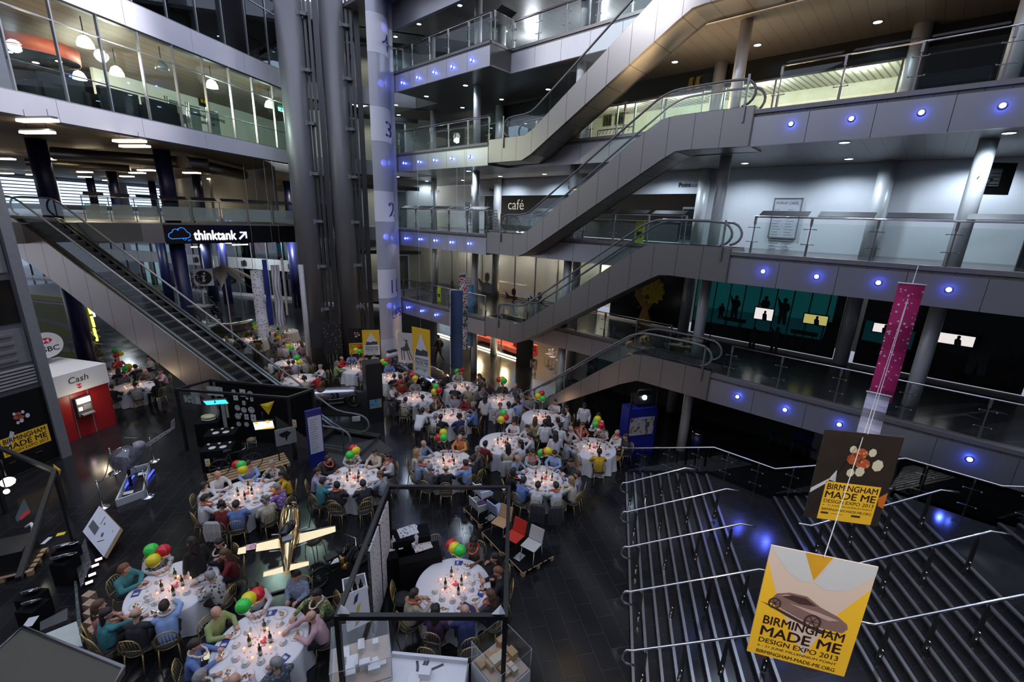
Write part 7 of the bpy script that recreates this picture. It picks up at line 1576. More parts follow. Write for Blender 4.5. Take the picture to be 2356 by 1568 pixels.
make_pose('B',.14,(-.29,.20,.80),(-.16,.44,.80),(.27,.26,.82),(.09,.27,1.07),nod=.2,slv=0)
make_pose('C',.0,(-.26,.06,.77),(-.12,.28,.72),(.26,.06,.77),(.12,.28,.72),nod=.15)
make_pose('D',.30,(-.28,.25,.80),(-.10,.46,.80),(.24,.42,.92),(.10,.70,.86),nod=.3)
make_pose('E',.12,(-.28,.22,.80),(.02,.42,.80),(.28,.22,.80),(.0,.46,.82),yaw=.9,nod=.1)
make_pose('F',.12,(-.28,.2,.80),(-.08,.42,.80),(.17,.40,.80),(.10,.24,1.06),yaw=-.8,nod=.1,slv=0)
make_pose('S',.03,(-.27,-.02,1.16),(-.26,.08,.92),(.27,-.02,1.16),(.26,.08,.92),nod=.2,stand=True)
make_pose('P',.05,(-.27,.03,1.15),(-.16,.32,1.10),(.27,.03,1.15),(.16,.32,1.10),nod=.4,stand=True)
make_pose('N',.0,(-.24,.38,1.05),(-.14,.62,.92),(.24,.38,1.05),(.12,.64,.92),nod=.2,stand=True,bend=.75)
make_pose('W',.05,(-.26,.10,1.16),(-.24,.30,1.0),(.26,-.12,1.16),(.25,-.05,.92),nod=.1,stand=True,legs=[((-.09,0,.9),(-.09,.22,.5),(-.09,.30,.1)),((.09,0,.9),(.09,-.05,.47),(.09,-.34,.14))])
def hairmesh(k):
    b=MB()
    if k=='short':
        for c,r in (((0,-.028,.040),.103),((0,-.045,.01),.098),((0,.01,.065),.085)): b.ball(c,r,12)
    elif k=='long':
        for c,r in (((0,-.030,.040),.107),((0,-.05,-.02),.104),((0,.01,.065),.088)): b.ball(c,r,12)
        for s in (-1,1): cap(b,(s*.06,-.05,-.03),(s*.07,-.06,-.22),.055,.04)
        cap(b,(0,-.07,0),(0,-.09,-.26),.075,.055)
    elif k=='curly':
        random.seed(2)
        for i in range(26):
            a=random.uniform(0,6.28); z=random.uniform(-.08,.12); r=.10*math.sqrt(max(.1,1-(z/.14)**2)); y=math.sin(a)*r-.035
            if y>.05 and z<.05: continue
            b.ball((math.cos(a)*r,y,z+.02),.042,7)
        b.ball((0,-.03,.04),.1,10)
    else:
        for s in(-1,1): cap(b,(s*.088,-.01,.0),(s*.05,-.09,-.01),.022,.03)
        cap(b,(-.05,-.09,-.01),(.05,-.09,-.01),.03,.03)
    return remeshed(b,.012 if k!='bald' else .01,.4,'hair',2)
HAIRS={k:hairmesh(k) for k in ('short','long','curly','bald')}
_b=MB(); _b.tube([(.13*math.cos(i*.35),.02+.15*math.sin(i*.35),-.19+(.05 if math.sin(i*.35)<0 else -.07*math.sin(i*.35))) for i in range(18)],.022,6,closed=True)
GARL=bpy.data.meshes.new('garland'); GARL.from_pydata([tuple(v) for v in _b.v],[],_b.f); GARL.polygons.foreach_set('use_smooth',[True]*len(_b.f))
GARM=[spot_mat('red_garland',(.6,.05,.04),(.75,.45,.05),25,.35,.7),spot_mat('white_garland',(.65,.62,.58),(.6,.2,.1),25,.3,.7)]
BODYM={}
def body_mesh(p,skin):
    k=(p,skin.name)
    if k not in BODYM:
        me=POSES[p]['body'].copy(); BODYM[k]=join_mesh(me,POSES[p]['ex'],[skin,EYEM,LIPM])
    return BODYM[k]
SH={ # shirt code: (words, material)
 'w':('white shirt',mat('cloth_white',(.62,.62,.63),.85,var=.05)),'W':('cream top',mat('cloth_cream',(.55,.50,.40),.85)),'k':('black top',mat('cloth_black',(.012,.012,.014),.85)),'s':('dark suit',mat('cloth_suit',(.025,.025,.03),.8)),
 'b':('light blue shirt',mat('cloth_lightblue',(.24,.36,.62),.85)),'B':('blue shirt',mat('cloth_blue',(.12,.20,.45),.85)),'n':('navy top',mat('cloth_navy',(.02,.03,.10),.85)),'t':('teal shirt',mat('cloth_teal',(.05,.22,.24),.85,var=.4,sc=12)),
 'r':('red top',mat('cloth_red',(.42,.03,.025),.85)),'R':('dark red dress',mat('cloth_dark_red',(.16,.015,.02),.85)),'g':('green shirt',mat('cloth_green',(.28,.36,.14),.85)),'G':('grey shirt',mat('cloth_grey',(.20,.20,.21),.85)),
 'y':('yellow top',mat('cloth_yellow',(.62,.38,.02),.85)),'o':('orange shirt',mat('cloth_orange',(.60,.26,.09),.85)),'p':('pink shirt',mat('cloth_pink',(.52,.33,.37),.85)),'l':('lilac shirt',mat('cloth_lilac',(.36,.33,.48),.85)),
 'u':('purple top',mat('cloth_purple',(.06,.025,.07),.85)),'e':('beige jacket',mat('cloth_beige',(.36,.32,.22),.85)),'h':('grey jacket',mat('cloth_grey_jacket',(.10,.09,.085),.85)),'c':('coral top',mat('cloth_coral',(.45,.16,.12),.85)),
 'x':('checked shirt',spot_mat('cloth_check',(.40,.42,.45),(.08,.09,.11),22,.34,.85)),'X':('blue plaid shirt',spot_mat('cloth_plaid',(.20,.28,.42),(.45,.48,.5),20,.33,.85)),'f':('patterned shirt',spot_mat('cloth_pattern',(.42,.41,.38),(.04,.04,.05),13,.36,.85)),'F':('green floral shirt',spot_mat('cloth_floral',(.05,.15,.07),(.45,.25,.08),14,.34,.85,'VORONOI',(.35,.36,.15),.6)),
 'd':('dark spotted shirt',spot_mat('cloth_dark_spot',(.05,.06,.08),(.16,.18,.22),16,.4,.85)),'S':('striped shirt',stripe_mat('cloth_stripe',(.42,.42,.48),(.12,.12,.18),5,rough=.85)),'v':('purple patterned shirt',spot_mat('cloth_violet_pattern',(.22,.12,.38),(.5,.45,.55),13,.38,.85)),'q':('white blouse with black waistcoat',mat('cloth_white'))}
HR={'b':('short','black hair',(.012,.010,.010)),'d':('short','dark hair',(.03,.02,.014)),'g':('short','grey hair',(.26,.25,.24)),'B':('bald','bald head',(.08,.07,.06)),'L':('long','long dark hair',(.018,.012,.010)),'l':('long','long brown hair',(.10,.05,.025)),'y':('long','long blonde hair',(.38,.25,.12)),'c':('curly','curly dark hair',(.02,.014,.012)),'G':('curly','curly grey hair',(.22,.20,.18)),'r':('short','reddish hair',(.20,.08,.035)),'w':('long','long grey hair',(.30,.28,.25))}
HM={k:mat('hair_'+k,v[2],.6,var=.2,sc=30) for k,v in HR.items()}
TRS=mat('cloth_trousers',(.02,.02,.025),.85); VEST=mat('cloth_vest',(.012,.012,.014),.8)
PEOPLE=[]
def child(nm,me,m_,par,loc=None,R=None):
    o=bpy.data.objects.new(nm,me); COL.objects.link(o); o.parent=par
    if not me.materials: me.materials.append(None)
    o.material_slots[0].link='OBJECT'; o.material_slots[0].material=m_
    if loc is not None:
        M=R.to_4x4(); M.translation=loc; o.matrix_basis=M
    return o
def person(px,py,sh,hr,pose,face=None,dark=False,garl=None,ctr=None,foot=None,z0=0):
    P=POSES[pose]; hl=P['head']; hz=hl.z+z0
    hw=Z(px,py,hz) if foot is None else Vector((foot.x,foot.y,hz))
    d=(face-hw) if face is not None else Vector((0,-1,0)); d.z=0; rz=math.atan2(-d.x,d.y)
    R2=Matrix.Rotation(rz,3,'Z'); root=hw-R2@hl; root.z=z0
    if ctr is not None and not P['stand']:
        v=root-ctr; v.z=0; dist=v.length; cl=min(max(dist,1.22),1.5); root=ctr+v*(cl/max(dist,.01)); root.z=z0
    o=bpy.data.objects.new('person',body_mesh(pose,SKIND if dark else SKINL)); COL.objects.link(o); o.matrix_basis=Matrix.Translation(root)@Matrix.Rotation(rz,4,'Z')
    o['category']='person'
    child('shirt',P['shirt'],SH[sh][1],o); child('trousers',P['trs'],TRS,o); child('hair',HAIRS[HR[hr][0]],HM[hr],o,hl,P['R'])
    if garl is not None: child('flower_garland',GARL,GARM[garl],o,hl,Matrix.Identity(3))
    o['_d']='person in %s with %s'%(SH[sh][0],HR[hr][1]); PEOPLE.append(o); return o,root,rz
# ---------------------------------------------------------------- chairs
GLDW=mat('gilt_wood',(.42,.31,.13),.35,.5,var=.1,sc=15)
def chair_proto(seatm,nm):
    t=thing('banquet_chair','','chair'); F=IDF
    b=MB(); b.lathe(lambda x,y,z:F(x*1.0,y*.98,z),[(.19,.44),(.215,.455),(.21,.485),(.12,.50),(1e-4,.50)],18); b.build('seat_pad',seatm,t)
    b=MB(); b.tube([F(.2*math.cos(a*math.pi/8),.2*math.sin(a*math.pi/8),.435) for a in range(16)],.016,6,closed=True); b.build('seat_frame',GLDW,t)
    b=MB(); pts=[(-.19,-.16,.44),(-.20,-.20,.62),(-.19,-.23,.80),(-.12,-.25,.91),(0,-.255,.935),(.12,-.25,.91),(.19,-.23,.80),(.20,-.20,.62),(.19,-.16,.44)]; b.tube([F(*p) for p in pts],.015,6); b.tube([F(-.195,-.19,.58),F(.195,-.19,.58)],.012,5); b.build('back_frame',GLDW,t)
    b=MB()
    for x in (-.12,-.06,0,.06,.12): b.tube([F(x,-.19,.58),F(x,-.25,.90-abs(x)*.25)],.008,5)
    b.build('spindles',GLDW,t)
    for sx in(-1,1):
        b=MB(); b.tube([F(sx*.16,.15,.44),F(sx*.19,.19,0)],[.016,.012],6); b.build('leg',GLDW,t)
        b=MB(); b.tube([F(sx*.17,-.15,.44),F(sx*.19,-.24,0)],[.016,.012],6); b.build('leg',GLDW,t)
    KIDS[t.name]=list(t.children); return t
CH={'k':chair_proto(mat('seat_black',(.02,.02,.022),.8),'k'),'r':chair_proto(mat('seat_red',(.22,.012,.02),.8),'r'),'o':chair_proto(mat('seat_orange',(.35,.14,.03),.7),'o')}
CHUSED=set()
def put(proto,key,loc,rz):
    if key not in CHUSED: CHUSED.add(key); proto.matrix_basis=Matrix.Translation(Vector(loc))@Matrix.Rotation(rz,4,'Z'); return proto
    return dup(proto,loc,rz)
CHAIRS={}
def chair_at(tb,root,rz,kind='k'):
    c=put(CH[kind],'c'+kind,root,rz); CHAIRS.setdefault(tb,[]).append(c); return c
# ---------------------------------------------------------------- round tables and what lies on them
LINEN=mat('white_linen',(.70,.70,.73),.85,var=.03)
def cloth_mesh():
    n=72; vs=[Vector((0,0,.752))]; rings=[]
    for r,z,amp in ((.5,.752,0),(.90,.752,0),(.925,.745,0),(.935,.72,.004),(.95,.5,.03),(.97,.25,.05),(.99,.02,.07)):
        rg=[]
        for i in range(n): a=2*math.pi*i/n; rr=r+amp*math.cos(a*14+.6*math.sin(a*3)); rg.append(len(vs)); vs.append(Vector((rr*math.cos(a),rr*math.sin(a),z)))
        rings.append(rg)
    fs=[(0,rings[0][i],rings[0][(i+1)%n]) for i in range(n)]
    for A_,B_ in zip(rings,rings[1:]): fs+=[(A_[i],B_[i],B_[(i+1)%n],A_[(i+1)%n]) for i in range(n)]
    b=MB(); b.add(vs,fs,True); return b
def table_proto():
    t=thing('round_table','','table'); cloth_mesh().build('tablecloth',LINEN,t); b=MB(); b.lathe(IDF,[(1e-4,.72),(.88,.72),(.88,.745),(1e-4,.745)],32); b.build('tabletop',WOOD,t)
    KIDS[t.name]=list(t.children); return t
TP=table_proto()
def plate_proto(foodm):
    b=MB(); b.lathe(IDF,[(1e-4,.002),(.08,.004),(.135,.018),(.134,.022),(.08,.010),(1e-4,.008)],20); o=b.build('dinner_plate',PLATE); o['category']='plate'; o.location=(0,0,0)
    b=MB(); random.seed(4)
    for i in range(7): b.ball((random.uniform(-.05,.05),random.uniform(-.05,.05),.018),random.uniform(.018,.034),6,(1,1,.6))
    b.build('food',foodm,o); b=MB(); b.box(RF((.02,.03,.022),.7),-.09,.09,-.008,.008,0,.006); b.build('knife',CHROME,o); KIDS[o.name]=list(o.children); return o
PP=[plate_proto(mat('brown_food',(.22,.08,.02),.6,var=.5,sc=40)),plate_proto(mat('orange_food',(.42,.20,.05),.6,var=.5,sc=40))]
b=MB(); b.lathe(IDF,[(.036,0),(.037,.17),(.03,.20),(.014,.23),(.014,.29),(.015,.30)],12); BOT=b.build('wine_bottle',mat('bottle_green',(.01,.035,.012),.1)); BOT['category']='bottle'; b=MB(); b.lathe(IDF,[(.0375,.05),(.0375,.13)],12); b.build('bottle_label',mat('cream_label',(.5,.48,.4),.6),BOT)
b=MB(); b.lathe(IDF,[(.033,0),(.03,.004),(.005,.01),(.004,.09),(.02,.11),(.034,.15),(.03,.19)],12); GLS=b.build('wine_glass',glass('wine_glass_mat',(.9,.92,.92),.14)); GLS['category']='glass'
b=MB(); b.lathe(IDF,[(.026,0),(.034,.045),(.032,.05)],10); CND=b.build('candle_glass',mat('candle_holder',(.8,.35,.25),.3,es=.35,ecol=(1,.42,.22))); CND['category']='candle'; b=MB(); b.lathe(IDF,[(.006,.04),(.011,.052),(1e-4,.072)],8); b.build('flame',mat('flame',(1,.7,.3),.3,es=5,ecol=(1,.66,.35)),CND)
b=MB(); b.box(IDF,-.075,.075,-.105,.105,0,.012); CRD=b.build('menu_card',mat('blue_menu',(.025,.04,.22),.5)); CRD['category']='card'; b=MB(); b.box(IDF,-.05,.05,.0,.06,.012,.014); b.build('printed_patch',PALE,CRD)
b=MB(); b.lathe(IDF,[(1e-4,0),(.075,.006),(.08,.012),(.03,.012),(.03,.02),(.042,.07),(.038,.07)],14); CUP=b.build('cup_and_saucer',PLATE); CUP['category']='cup'
b=MB(); random.seed(9)
for i in range(7): b.ball((random.uniform(-.05,.05),random.uniform(-.05,.05),.05+random.uniform(0,.05)),.03,6)
PNAP=b.build('table_flower',mat('pink_petal',(.55,.10,.14),.7)); PNAP['category']='flower'; b=MB(); b.lathe(IDF,[(.035,0),(.045,.06)],10); b.build('flower_bowl',WHITE,PNAP)
b=MB(); 
for i in range(40):
    a,r=random.uniform(0,6.28),random.uniform(.05,.45); b.box(RF((r*math.cos(a),r*math.sin(a),.0),a*3),-.014,.014,-.01,.01,0,.003)
PET=b.build('scattered_petals',mat('pink_petal')); 
for o in (BOT,GLS,CND,CRD,CUP,PNAP,PET): KIDS[o.name]=list(o.children)
def put1(o,key,loc,rz):
    if key not in CHUSED: CHUSED.add(key); o.matrix_basis=Matrix.Translation(Vector(loc))@Matrix.Rotation(rz,4,'Z'); return o
    return dup(o,loc,rz)
TB={ # name: (centre px, centre py, description, level of detail, people)
1:(398,1350,'table beside the leaning drawing board',2,"298,1308,t,r,E 368,1284,f,g,A 482,1262,k,L,E 506,1277,R,l,B 474,1324,f,g,D 378,1393,b,d,D 313,1411,s,B,A 247,1411,t,L,F 228,1392,c,l,C"),
2:(600,1478,'nearest table at the bottom left',2,"517,1414,g,B,A 464,1478,B,d,A 585,1352,w,d,A 681,1324,X,d,C 728,1367,F,b,D 712,1418,p,B,D 622,1500,d,g,E 460,1556,G,g,A 540,1563,l,B,A"),
3:(1043,1346,'table inside the black booth frame',2,"1073,1269,h,b,B 1117,1288,k,L,B 1139,1314,k,r,A 1128,1367,k,l,B 1070,1402,n,B,D 1003,1402,u,L,C 957,1363,e,d,A"),
4:(565,1136,'table just behind the gold aeroplane',2,"519,1096,w,B,A 477,1116,w,d,E 478,1143,w,d,A 512,1161,R,c,B 543,1160,B,d,A 566,1085,b,d,A 621,1070,f,g,A 640,1093,y,L,A 637,1120,v,g,A 618,1156,W,G,C"),
5:(812,1100,'table beside the navy totem',2,"741,1082,l,d,A 760,1056,k,d,E 809,1047,f,g,A 856,1043,W,d,A 893,1051,w,d,C 874,1091,x,r,E 835,1112,s,d,A 776,1114,s,b,E 746,1105,t,d,A"),
6:(1030,1062,'round table at the hall centre',2,"968,1039,W,y,E 982,1022,X,B,A 1022,1016,k,d,A 1051,1014,o,B,A 1083,1034,h,g,E 1085,1056,s,d,A 1068,1063,b,d,A 1026,1078,k,B,A 989,1075,h,g,A 971,1057,X,g,A"),
7:(1156,1018,'table right of the centre table',2,"1180,972,w,d,A 1204,985,w,d,E 1206,1000,w,d,A 1196,1019,w,L,E 1168,1024,W,L,C 1127,1014,R,b,C"),
8:(1250,1102,'table nearest the design chair pallets',2,"1203,1058,X,B,A 1230,1046,x,d,A 1269,1052,b,d,A 1297,1065,s,d,A 1188,1083,k,L,E 1214,1099,B,d,A 1239,1112,w,d,A 1279,1116,w,d,A 1312,1103,W,y,E 1327,1090,S,d,C"),
9:(1364,1030,'table nearest the foot of the stairs',2,"1345,984,c,l,F 1314,986,w,B,A 1382,987,f,d,B 1413,996,w,B,C 1440,1004,s,d,C 1318,1014,x,g,A 1310,1003,k,d,A 1376,1031,y,b,A"),
10:(1035,957,'table behind the centre table',1,"987,940,w,g,D 1003,956,w,g,A 1021,951,k,d,A 1052,953,n,c,B 1080,941,B,d,A 1088,930,G,g,A 1046,911,S,d,C 1003,917,h,l,F 1067,920,R,l,E"),
11:(957,915,'table right of the black totem',1,"904,889,w,d,A 913,909,s,d,A 933,919,f,d,A 969,910,w,d,A 926,883,R,d,A 955,879,G,d,A 985,885,k,L,C 998,912,w,d,E"),
12:(1152,921,'table at the foot of the lowest escalator',1,"1120,893,G,d,A 1131,888,s,B,A 1156,886,s,d,A 1185,887,d,B,A 1196,909,l,g,A 1195,925,b,d,A 1187,917,s,d,A"),
13:(1061,890,'table below the hanging denim fabric',1,"1012,872,k,d,A 1036,863,s,d,C 1057,864,f,d,A 1081,868,h,l,A 1096,873,k,d,C 1047,889,s,g,A 1076,892,e,B,A"),
14:(1246,960,'table below the side of the lowest escalator',1,"1220,913,G,r,C 1273,926,w,d,B 1304,939,w,d,E 1298,952,w,b,A 1288,971,w,b,A 1257,955,k,L,A 1232,965,e,l,C"),
16:(822,847,'table before the standing yellow banner',1,"788,824,r,B,E 808,815,b,d,A 834,818,p,l,A 862,815,w,d,C 875,827,k,d,C 845,840,r,g,A 841,860,l,g,E 785,835,g,G,A"),
17:(900,868,'table behind the black totem',1,"897,842,B,d,A 907,865,k,d,A 925,858,k,B,A 912,858,p,y,E 940,855,t,l,F 921,868,r,d,B"),
18:(668,835,'table above the racing car, behind the rail',1,"664,836,s,d,A 680,843,l,d,A 700,822,c,l,E 735,839,f,g,A 640,825,p,g,A 712,826,d,L,A 625,830,w,g,A"),
19:(690,872,'table by the rail of the long escalator',1,"650,872,w,g,A 665,850,R,l,B 700,870,W,c,C 727,863,r,g,A 737,843,w,g,A"),
20:(580,781,'table at the foot of the speckled fabric',1,"575,762,s,d,A 588,782,f,g,A 560,773,k,d,A 607,790,k,d,C"),
21:(678,796,'table below the striped fabric',1,"629,766,p,B,A 637,759,W,g,E 645,784,d,d,A 672,783,p,d,A 683,784,p,l,A 633,799,p,g,A 648,801,w,g,A"),
22:(655,762,'small table behind the striped fabric',0,"645,748,w,g,A 640,757,w,d,A"),
23:(287,853,'far table beside the cash kiosk',1,"271,826,r,l,B 250,835,d,d,A 325,826,w,d,C 311,843,s,d,A 268,858,k,L,A"),
24:(306,890,'nearer table beside the cash kiosk',1,"294,865,d,d,A 328,856,h,B,A 369,854,p,d,E 310,884,x,d,A 361,877,k,L,C 267,885,k,d,A"),
25:(503,786,'table before the reception desk',0,"494,769,f,d,A 513,775,W,y,A 524,770,f,d,C"),
}
def setlab(objs,fmt,group):
    for o in objs: o['group']=group
    ordlabel(objs,fmt,group)
TABLES={}
SHORT={1: 'at drawing board table', 2: 'at bottom left table', 3: 'at framed booth table', 4: 'at aeroplane side table', 5: 'at navy totem table', 6: 'at hall centre table', 7: 'at table right of centre', 8: 'at pallet side table', 9: 'at stairs foot table', 10: 'at table behind centre', 11: 'at black totem table', 12: 'at escalator foot table', 13: 'at denim fabric table', 14: 'at escalator side table', 16: 'at yellow banner table', 17: 'at table behind totem', 18: 'at racing car table', 19: 'at escalator rail table', 20: 'at speckled fabric table', 21: 'at striped fabric table', 22: 'at small back table', 23: 'at far kiosk table', 24: 'at near kiosk table', 25: 'at reception desk table'}
GAR={1:1,2:1,3:0,4:0,5:0,6:0,8:0,9:0}
for k,(cx,cy_,desc,lod,ppl) in TB.items():
    c=Z(cx,cy_,.752); c.z=0; t=put(TP,'table',c,k*.3); t['label']='round banquet table with white cloth, '+desc; t['category']='table'; t['group']='round banquet tables'; TABLES[k]=c
    seats=[]; per=[]
    for i,s in enumerate(ppl.split()):
        x,y,sh,hr,ps=s.split(','); dk=(k,i) in ((9,7),(3,0),(12,1),(10,2),(14,6))
        o,root,rz=person(float(x),float(y),sh,hr,ps,c,dk,(GAR.get(k) if (i+k)%3==0 else None),c); per.append(o)
        chair_at(k,root+Matrix.Rotation(rz,3,'Z')@Vector((0,-.02,0)),rz,'k'); v=(root-c); seats.append(math.atan2(v.y,v.x))
    px=lambda o:pix(o.matrix_basis@Vector((0,0,1.2)))[0]
    for i,o in enumerate(sorted(per,key=px)): o['label']='%s, %s, %s'%(o['_d'],ordw(i,len(per)),SHORT[k]); o['group']='guests '+SHORT[k]
    for o in per: del o['_d']
    # table ware
    z=.753; rnd=random.Random(k*7); pl_,bo,gl,ca,cr_,cu_=[],[],[],[],[],[]
    n=10; A0=rnd.random()
    for i in range(n if lod else 5):
        a=(seats[i] if i<len(seats) else A0+i*2*math.pi/n); u=Vector((math.cos(a),math.sin(a),0)); s=Vector((-u.y,u.x,0))
        if i>=len(seats) and any(abs((a-b+math.pi)%(2*math.pi)-math.pi)<.42 for b in seats): continue
        pl_.append(put1(PP[i%2],'p%d'%(i%2),c+u*.70+UP*z,a+rnd.random()))
        if lod==2:
            gl.append(put1(GLS,'g',c+u*.50+s*.16+UP*z,0)); cu_.append(put1(CUP,'u',c+u*.46-s*.12+UP*z,a))
            if i%3==0: cr_.append(put1(CRD,'m',c+u*.70+s*.235+UP*z,a+.4))
        elif lod==1 and i%2==0: gl.append(put1(GLS,'g',c+u*.5+s*.15+UP*z,0))
    for i in range((4,2,1)[2-lod] if lod else 1):
        a=A0+i*1.7; bo.append(put1(BOT,'b',c+Vector((math.cos(a),math.sin(a),0))*(.2+.1*(i%2))+UP*z,0))
    for i in range((6,4,2)[2-lod]):
        a=A0+.5+i*1.05; ca.append(put1(CND,'c',c+Vector((math.cos(a),math.sin(a),0))*(.30 if i%2 else .36)+UP*z,0))
    for objs,w in ((pl_,'white dinner plate with food'),(bo,'green wine bottle'),(gl,'stemmed wine glass'),(ca,'lit tealight glass'),(cr_,'blue printed menu card'),(cu_,'white cup and saucer')):
        if objs: setlab(objs,w+', #, '+SHORT[k],w+'s '+SHORT[k])
    if lod: 
        f=put1(PNAP,'f',c+Vector((.05,.03,z)),0); f['label']='pink flower bowl in the middle, '+SHORT[k]; f['group']='pink flower bowls'
    if lod==2:
        f=put1(PET,'e',c+UP*z,k); f['label']='pink petals scattered on the cloth, '+SHORT[k]; f['category']='petals'; f['kind']='stuff'
    l=point(c+UP*1.05,2.0 if lod else 1.0,(1,.55,.28),.25)
# empty chairs seen in the photograph
for k,px,py,f in ((9,1334,1060,1),(9,1417,1050,1),(3,930,1300,0),(3,925,1372,0),(3,1005,1272,0),(3,1075,1500,0),(3,990,1500,0),(5,778,1172,0),(5,838,1170,0),(6,1027,1130,0),(11,937,950,0),(1,234,1475,0),(4,722,1240,0)):
    p=Z(px,py,.5); p.z=0; d=TABLES[k]-p; chair_at(k,p,math.atan2(-d.x,d.y),'o' if f else ('r' if (px,py)==(930,1300) else 'k'))
for k,cs in CHAIRS.items(): setlab(cs,'gilt spindle back chair, #, '+SHORT[k],'gilt chairs '+SHORT[k])
# waiters and passers-by
wt=[]
for px,py,sh,hr,ps,fx,fy,dk,lab in ((1345,932,'w','b','S',1300,1100,True,'person in white shirt standing alone before the blue plinth'),(1377,955,'w','b','P',1340,1050,True,'person in white shirt holding a plate behind the stairs table balloons'),(1278,998,'w','L','P',1240,960,True,'person with long dark hair in white shirt carrying plates, seen from behind'),(1254,971,'q','b','P',1240,1010,True,'person in white blouse and black waistcoat standing between two tables'),(1170,930,'w','b','P',1150,900,True,'waiter in white shirt standing behind the table at the escalator foot'),(972,944,'w','b','N',1020,955,True,'waiter in white shirt bending over the table behind the centre'),(1117,913,'w','L','P',1140,918,False,'waiter in white shirt standing left of the escalator foot table'),(1151,932,'f','r','S',1180,1100,False,'person in flowery dress standing beside the balloons'),(652,745,'w','d','N',690,770,False,'waiter in white shirt bending by the striped fabric'),(1290,978,'w','b','P',1330,1010,True,'person in white shirt facing the table nearest the stairs'),(441,1246,'k','L','S',400,1330,False,'person in black top standing behind the drawing board table')):
    o,r,rz=person(px,py,sh,hr,ps,Z(fx,fy,0),dk); del o['_d']; o['label']=lab; o['group']='people standing among the tables'
    if ps=='P':
        q=o.matrix_basis@Vector((0,.46,1.10)); p_=dup(PP[0],q,0); p_['label']='plate of food held by '+lab.replace('person','waiter',1) if len(lab.split())<12 else 'plate of food held by '+' '.join(lab.replace('person','waiter',1).split()[:11]); p_['group']='plates being carried'
    if sh=='q': child('waistcoat',POSES[ps]['trs'],VEST,o)
for px,py,fx,fy,lab,sh,hr,ps,dist in ((1008,775,900,800,'person in dark clothes walking past the red lounge','k','d','W',0),(1087,758,1200,790,'person in white top standing by the red lounge','w','d','S',0)):
    o,r,rz=person(px,py,sh,hr,ps,Z(fx,fy,0),False); del o['_d']; o['label']=lab; o['group']='people by the red lounge'
for i,(px,py) in enumerate(((485,733),(497,735))):
    q=HD(px,py,41.3); o,r,rz=person(0,0,'w','r' if i else 'd','C',C0,False,None,None,Vector((q.x,q.y,0))); del o['_d']; o['label']='person in white top seated behind the reception desk, %s'%('left','right')[i]; o['group']='reception staff'
    ofs=Vector((0,0,0)); s_=MB(); F=RF(Vector((q.x,q.y,0)),rz); s_.box(F,-.22,.22,-.25,.2,0,.42); tag(s_.build('stool',BLACK),'black stool behind the reception desk, %s'%('left','right')[i],'stool')
# jackets over chair backs
def jacket(px,py,h,lab,m_,k):
    p=Z(px,py,h); p.z=0; d=TABLES[k]-p; rz=math.atan2(-d.x,d.y); F=RF(p,rz); b=MB(); n=12
    rows=[]
    for z,ww,o in ((h+.02,.15,.0),(h-.03,.23,.05),(h-.3,.25,.07),(h-.62,.22,.06)): rows.append([F(-ww+2*ww*i/n,-o-.02*math.cos(i*1.7)*(1 if z<h-.1 else .2),z) for i in range(n+1)])
    for z,ww,o in ((h-.03,.21,-.04),(h-.4,.2,-.05)): rows.insert(0,[F(-ww+2*ww*i/n,-o,z) for i in range(n+1)])
    for A_,B_ in zip(rows,rows[1:]): b.add(A_+B_,[(i,i+1,n+2+i,n+1+i) for i in range(n)],True)
    tag(b.build('jacket',m_),lab,'jacket','jackets hung on chair backs')
PJ=mat('jacket_pale',(.42,.41,.42),.85); DJ=mat('jacket_dark',(.045,.045,.05),.85)
for px,py,lab,m_,k in ((488,1200,'pale grey jacket on a chair at the table behind the aeroplane, left',PJ,4),(664,1160,'pale jacket on a chair beside the aeroplane nose',PJ,4),(1278,1165,'dark jacket on the near right chair of the pallet side table',DJ,8),(1238,1160,'black jacket on the near left chair of the pallet side table',DJ,8),(1167,1060,'grey shawl on a chair at the table right of centre',PJ,7),(905,925,'grey jacket on a chair beside the black totem table',DJ,11),(832,900,'grey jacket on a chair behind the vintage racing car',DJ,16)): jacket(px,py,1.0,lab,m_,k)
# ---------------------------------------------------------------- balloons
BM={'r':mat('balloon_red',(.62,.02,.03),.18,var=0),'y':mat('balloon_yellow',(.80,.66,.02),.18,var=0),'g':mat('balloon_green',(.05,.62,.08),.18,var=0)}
BN={'r':'red','y':'yellow','g':'green'}
_bm={}
def balloon(c,col,anchor,r=.155):
    b=MB(); prof=[(1e-4,-r*1.28),(r*.10,-r*1.24),(r*.07,-r*1.17),(r*.35,-r*.98),(r*.78,-r*.6),(r*.98,-r*.1),(r*.96,r*.3),(r*.75,r*.72),(r*.4,r*.95),(1e-4,r*1.03)]
    b.lathe(lambda x,y,z:c+Vector((x,y,z)),prof,16); o=b.build('balloon',BM[col]); o['category']='balloon'
    b=MB(); p=c-UP*r*1.25; b.tube([p,p.lerp(anchor,.5)+Vector((.02,.02,0)),anchor],.0035,4); b.build('ribbon',PALE,o); return o
